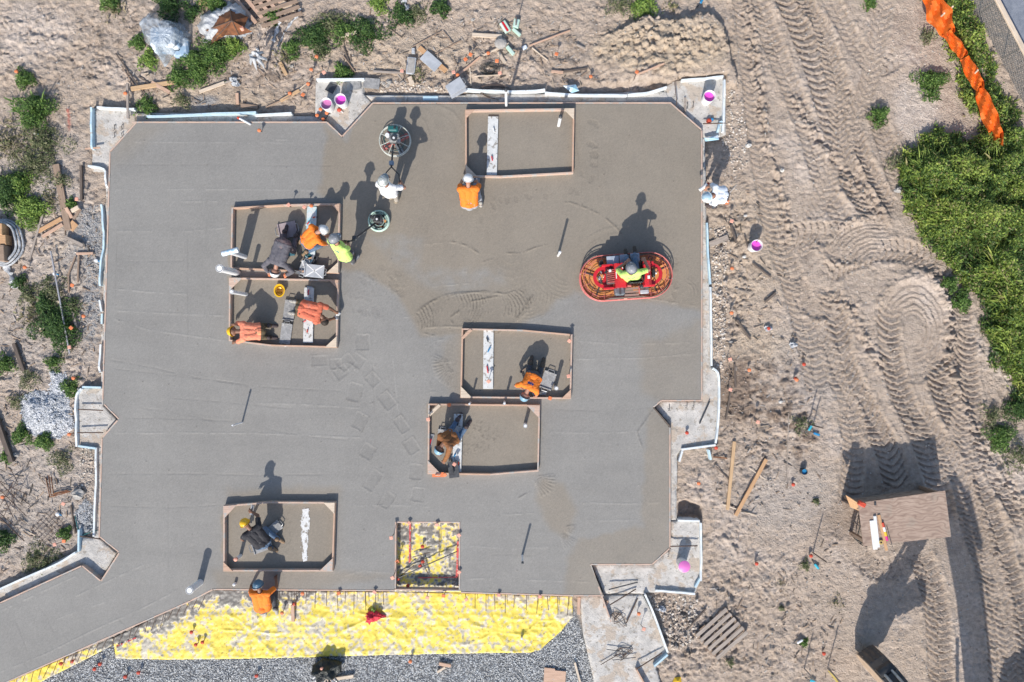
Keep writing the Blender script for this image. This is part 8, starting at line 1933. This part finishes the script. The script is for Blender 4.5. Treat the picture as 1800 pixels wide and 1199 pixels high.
for i, (px, py, r, h, kind, lab) in enumerate(TUFTS):
    g = np.random.default_rng(100 + i); c = surf(px, py); z = max(c.z, -.34); rr = r / S
    dens = .55 if kind in ('dark', 'mid', 'lime') else .22
    rr *= 1.4; h *= .62
    n = int(dens * (120 + 1500 * rr * rr * 2.2))
    q = g.uniform(0, 1, n) ** .6 * (1 + .25 * g.normal(0, 1, n)); t = g.uniform(0, 6.283, n); lob = 1 + .28 * np.sin(3 * t + i) + .18 * np.sin(5 * t + 2 * i)
    pos = np.stack([q * np.cos(t) * rr * lob * .8, q * np.sin(t) * rr * lob * .8], -1)
    hh = h * np.clip(1.1 - .6 * q, .25, 1) * g.uniform(.5, 1.1, n)
    sub = slice(0, max(12, int(n * (.9 if kind in ('lime', 'dry') else .45))))
    m1 = blades(len(pos[sub]), pos[sub], hh[sub], .016, .8, GREENS[kind], g, .35)
    n2 = n * 5; q = g.uniform(0, 1, n2) ** .75; t = g.uniform(0, 6.283, n2); lob = 1 + .28 * np.sin(3 * t + i) + .18 * np.sin(5 * t + 2 * i)
    pz = np.stack([q * np.cos(t) * rr * lob * .9, q * np.sin(t) * rr * lob * .9], -1); zz = h * (1.0 - .7 * q * q) * g.uniform(.15, 1.0, n2)
    pt = fbm(pz[:, 0] * 3.2 + i, pz[:, 1] * 3.2, 3, 60 + i); kp = (pt > -.12) | (g.uniform(0, 1, n2) < .12)
    m2 = leaves(int(kp.sum()), pz[kp], zz[kp], .024, GREENS[kind], g)
    V, F, Cc = merge(m1, m2) if kind != 'dry' else m1
    root = thing('weed_clump', lab, 'weeds', (c.x, c.y, z), 0, 'weed clumps around the site')
    npmesh('foliage', V, F, leaf_m, root, col=Cc)

BANK = [(1592, 305), (1602, 265), (1628, 240), (1660, 228), (1690, 235), (1722, 250), (1738, 232), (1722, 185), (1705, 140), (1684, 92), (1664, 50), (1650, 0), (1640, -40), (1682, -40), (1722, 50), (1775, 150), (1835, 270), (1860, 740), (1800, 700), (1775, 660), (1752, 620), (1742, 560), (1728, 505), (1695, 470), (1652, 440), (1628, 395), (1604, 350)]
g = np.random.default_rng(9)
w = np.array(Pz(BANK, .1)); lo, hi = w.min(0), w.max(0)


def scatter(n, soft):
    p = g.uniform(lo, hi, (n, 2)); d = poly_sd(p[:, 0], p[:, 1], [tuple(v) for v in w])[0]
    d = d + .42 * fbm(p[:, 0] * 1.3, p[:, 1] * 1.3, 3, 700) + .16 * fbm(p[:, 0] * 5, p[:, 1] * 5, 2, 705) + .05 * g.normal(0, 1, len(p))
    k = d < soft
    return p[k], d[k]


p, d = scatter(48000, .05)
pxx, pyy = W2P(p[:, 0], p[:, 1], .1)
cl = fbm(p[:, 0] * 1.1, p[:, 1] * 1.1, 3, 710) + .5 * fbm(p[:, 0] * 3, p[:, 1] * 3, 2, 711)
strip_ = 1 - sstep(230, 300, pyy + .0 * pxx)                 # beside the fences: rough dry grass
gap = (cl > -.38) | (g.uniform(0, 1, len(p)) < .3)
p, d, pxx, pyy, cl, strip_ = [v[gap] for v in (p, d, pxx, pyy, cl, strip_)]
bh = .8 * np.clip(.18 + .55 * sstep(0, .9, -d) * (1 - .55 * strip_), .12, .8) * (1 + .8 * cl) * g.uniform(.6, 1.15, len(p))
kind_cols = np.array([(.07, .13, .035), (.17, .25, .055), (.27, .355, .07), (.38, .425, .105), (.33, .29, .14)])
sel = np.clip((1.7 + 3.2 * cl + 1.2 * sstep(0.2, .7, fbm(p[:, 0] * .5, p[:, 1] * .5, 2, 720)) + 1.0 * strip_ + g.normal(0, .8, len(p))), 0, 4).astype(int)
thin = g.uniform(0, 1, len(p)) < 1 - .6 * sstep(560, 680, pyy + 60 * cl)
p, d, pyy, bh, sel = p[thin], d[thin], pyy[thin], bh[thin], sel[thin]; sel = np.where(g.uniform(0, 1, len(p)) < .07, 4, sel)
V, F, Cc = blades(len(p), p, bh, .017, .85, [(1, 1, 1)], g, .5, gzv)
Cc = Cc * np.repeat(kind_cols[sel], 7, 0)
p2, d2 = scatter(210000, .0)
cl2 = fbm(p2[:, 0] * 1.1, p2[:, 1] * 1.1, 3, 710) + .5 * fbm(p2[:, 0] * 3, p2[:, 1] * 3, 2, 711)
px2, py2 = W2P(p2[:, 0], p2[:, 1], .1); k = ((cl2 > -.2) | (g.uniform(0, 1, len(p2)) < .2)) & ((py2 > 200 + g.normal(0, 40, len(p2))) | (g.uniform(0, 1, len(p2)) < .45))
k &= g.uniform(0, 1, len(p2)) < 1 - .75 * sstep(560, 680, py2 + 60 * cl2)
p2, d2, cl2 = p2[k], d2[k], cl2[k]
top = np.clip(.2 + .6 * sstep(0, .9, -d2), .1, .8) * (1 + .9 * cl2)
z2 = gzv(p2[:, 0], p2[:, 1]) + top * g.uniform(.3, 1.0, len(p2))
V2, F2, C2 = leaves(len(p2), p2, z2, .034, [(1, 1, 1)], g)
s2 = np.clip(1.3 + 2.4 * cl2 + .9 * sstep(.1, .6, fbm(p2[:, 0] * .6, p2[:, 1] * .6, 2, 722)) + g.normal(0, .8, len(p2)), 0, 4).astype(int); s2 = np.where(g.uniform(0, 1, len(p2)) < .06, 4, s2); C2 = C2 * np.repeat(kind_cols[s2], 4, 0)
V, F, Cc = merge((V, F, Cc), (V2, F2, C2))
o = npmesh('undergrowth', V, F, leaf_m, col=Cc); tag(o, 'dense tall green weeds and grass along the right edge', 'undergrowth', kind='stuff')

# ------------------------------------------------------------------ orange safety fence, collapsed along the weeds
orange_net = mat('orange_net', (.86, .19, .02), (.78, .15, .02), .6, 5, bump=.5, bscale=30, trans=.25, bdist=.03)
def net(pts, widths, label, seed):
    q = smooth_path(pts, 8); ww = np.interp(np.linspace(0, 1, len(q)), np.linspace(0, 1, len(widths)), widths); n = len(q); k = 9; V = []; F = []
    for i in range(n):
        a, b = q[max(i - 1, 0)], q[min(i + 1, n - 1)]; dx, dy = b[0] - a[0], b[1] - a[1]; L = math.hypot(dx, dy)
        for j in range(k):
            u = j / (k - 1) - .5; z = .1 + .38 * (j / (k - 1)) + .07 * math.sin(i * 1.1 + j * .9 + seed) + .03 * math.sin(j * 2.6 + i * .4)
            ww_ = ww[i] * (1 + .10 * math.sin(i * .9 + seed)); V.append(P(q[i][0] - dy / L * u * -ww_, q[i][1] + dx / L * u * -ww_, z))
    for i in range(n - 1):
        for j in range(k - 1):
            F.append((i * k + j, i * k + j + 1, (i + 1) * k + j + 1, (i + 1) * k + j))
    mb = MB(); mb.add(V, F); return mb, label


root = thing('safety_fence', 'crumpled bright orange plastic safety fence sagging along the weeds', 'safety fence', P(1700, 100, -.2)); base = Vector(root.location)
for nm, pts, widths, sd in [('netting', [(1636, -10), (1652, 28), (1668, 62)], [30, 46, 22], 1), ('netting', [(1664, 58), (1684, 84), (1695, 100)], [18, 22, 16], 2), ('netting', [(1695, 102), (1712, 135), (1724, 158)], [18, 26, 16], 3), ('netting', [(1722, 156), (1734, 190), (1750, 232), (1760, 258)], [16, 30, 26, 8], 4)]:
    mb, _ = net(pts, widths, '', sd); mb.v = [tuple(Vector(v) - base) for v in mb.v]; mb.build(nm, orange_net, root, smooth=True)
for a, b in [((1645, 38, -.1), (1660, 24, .62)), ((1702, 140, -.1), (1719, 124, .55)), ((1663, 22, 0), (1675, 12, .5))]:
    mb = MB(); mb.tube([P(*a) - base, P(*b) - base], .022, 7); mb.build('lath_post', palewood, root)

# ------------------------------------------------------------------ chain link fence with a timber top rail
A0, A1 = P(1672, -60, -.2), P(1846, 270, -.2); fd = (A1 - A0).normalized(); FL = (A1 - A0).length; FH = .75
root = thing('mesh_fence', 'chain link fence with a pale timber top rail in the upper right corner', 'fence', A0, math.atan2(fd.y, fd.x))
wire_m = mat('fence_wire', (.36, .34, .31), (.28, .27, .25), .5, 9, metal=.3)
mb = MB(); st = .075; n = int((FL + FH) / st)


def wire(x0, z0, x1, z1):
    mb.bar((x0, 0, z0), (x1, 0, z1), .009, .009)


for i in range(n):
    x = i * st
    for s in (1, -1):
        x0, z0, x1, z1 = (x - FH, 0, x, FH) if s > 0 else (x, 0, x - FH, FH)
        lo_ = max(0.0, (0 - min(x0, x1))); hi_ = max(0.0, max(x0, x1) - FL)
        if s > 0:
            z0 += lo_; x0 += lo_; z1 -= hi_; x1 -= hi_
        else:
            z1 -= lo_; x1 += lo_; z0 += hi_; x0 -= hi_
        if abs(x1 - x0) > .05:
            wire(x0, z0, x1, z1)
mb.build('wire_mesh', wire_m, root)
for i in range(5):
    mb = MB(); x = .15 + i * (FL - .3) / 4; mb.tube([(x, .05, -.2), (x, .05, FH)], .03, 10); mb.build('fence_post', steel, root, smooth=True)
mb = MB(); mb.box((FL / 2, .0, FH + .03), (FL, .11, .05), bev=.006); mb.build('top_rail', palewood, root)
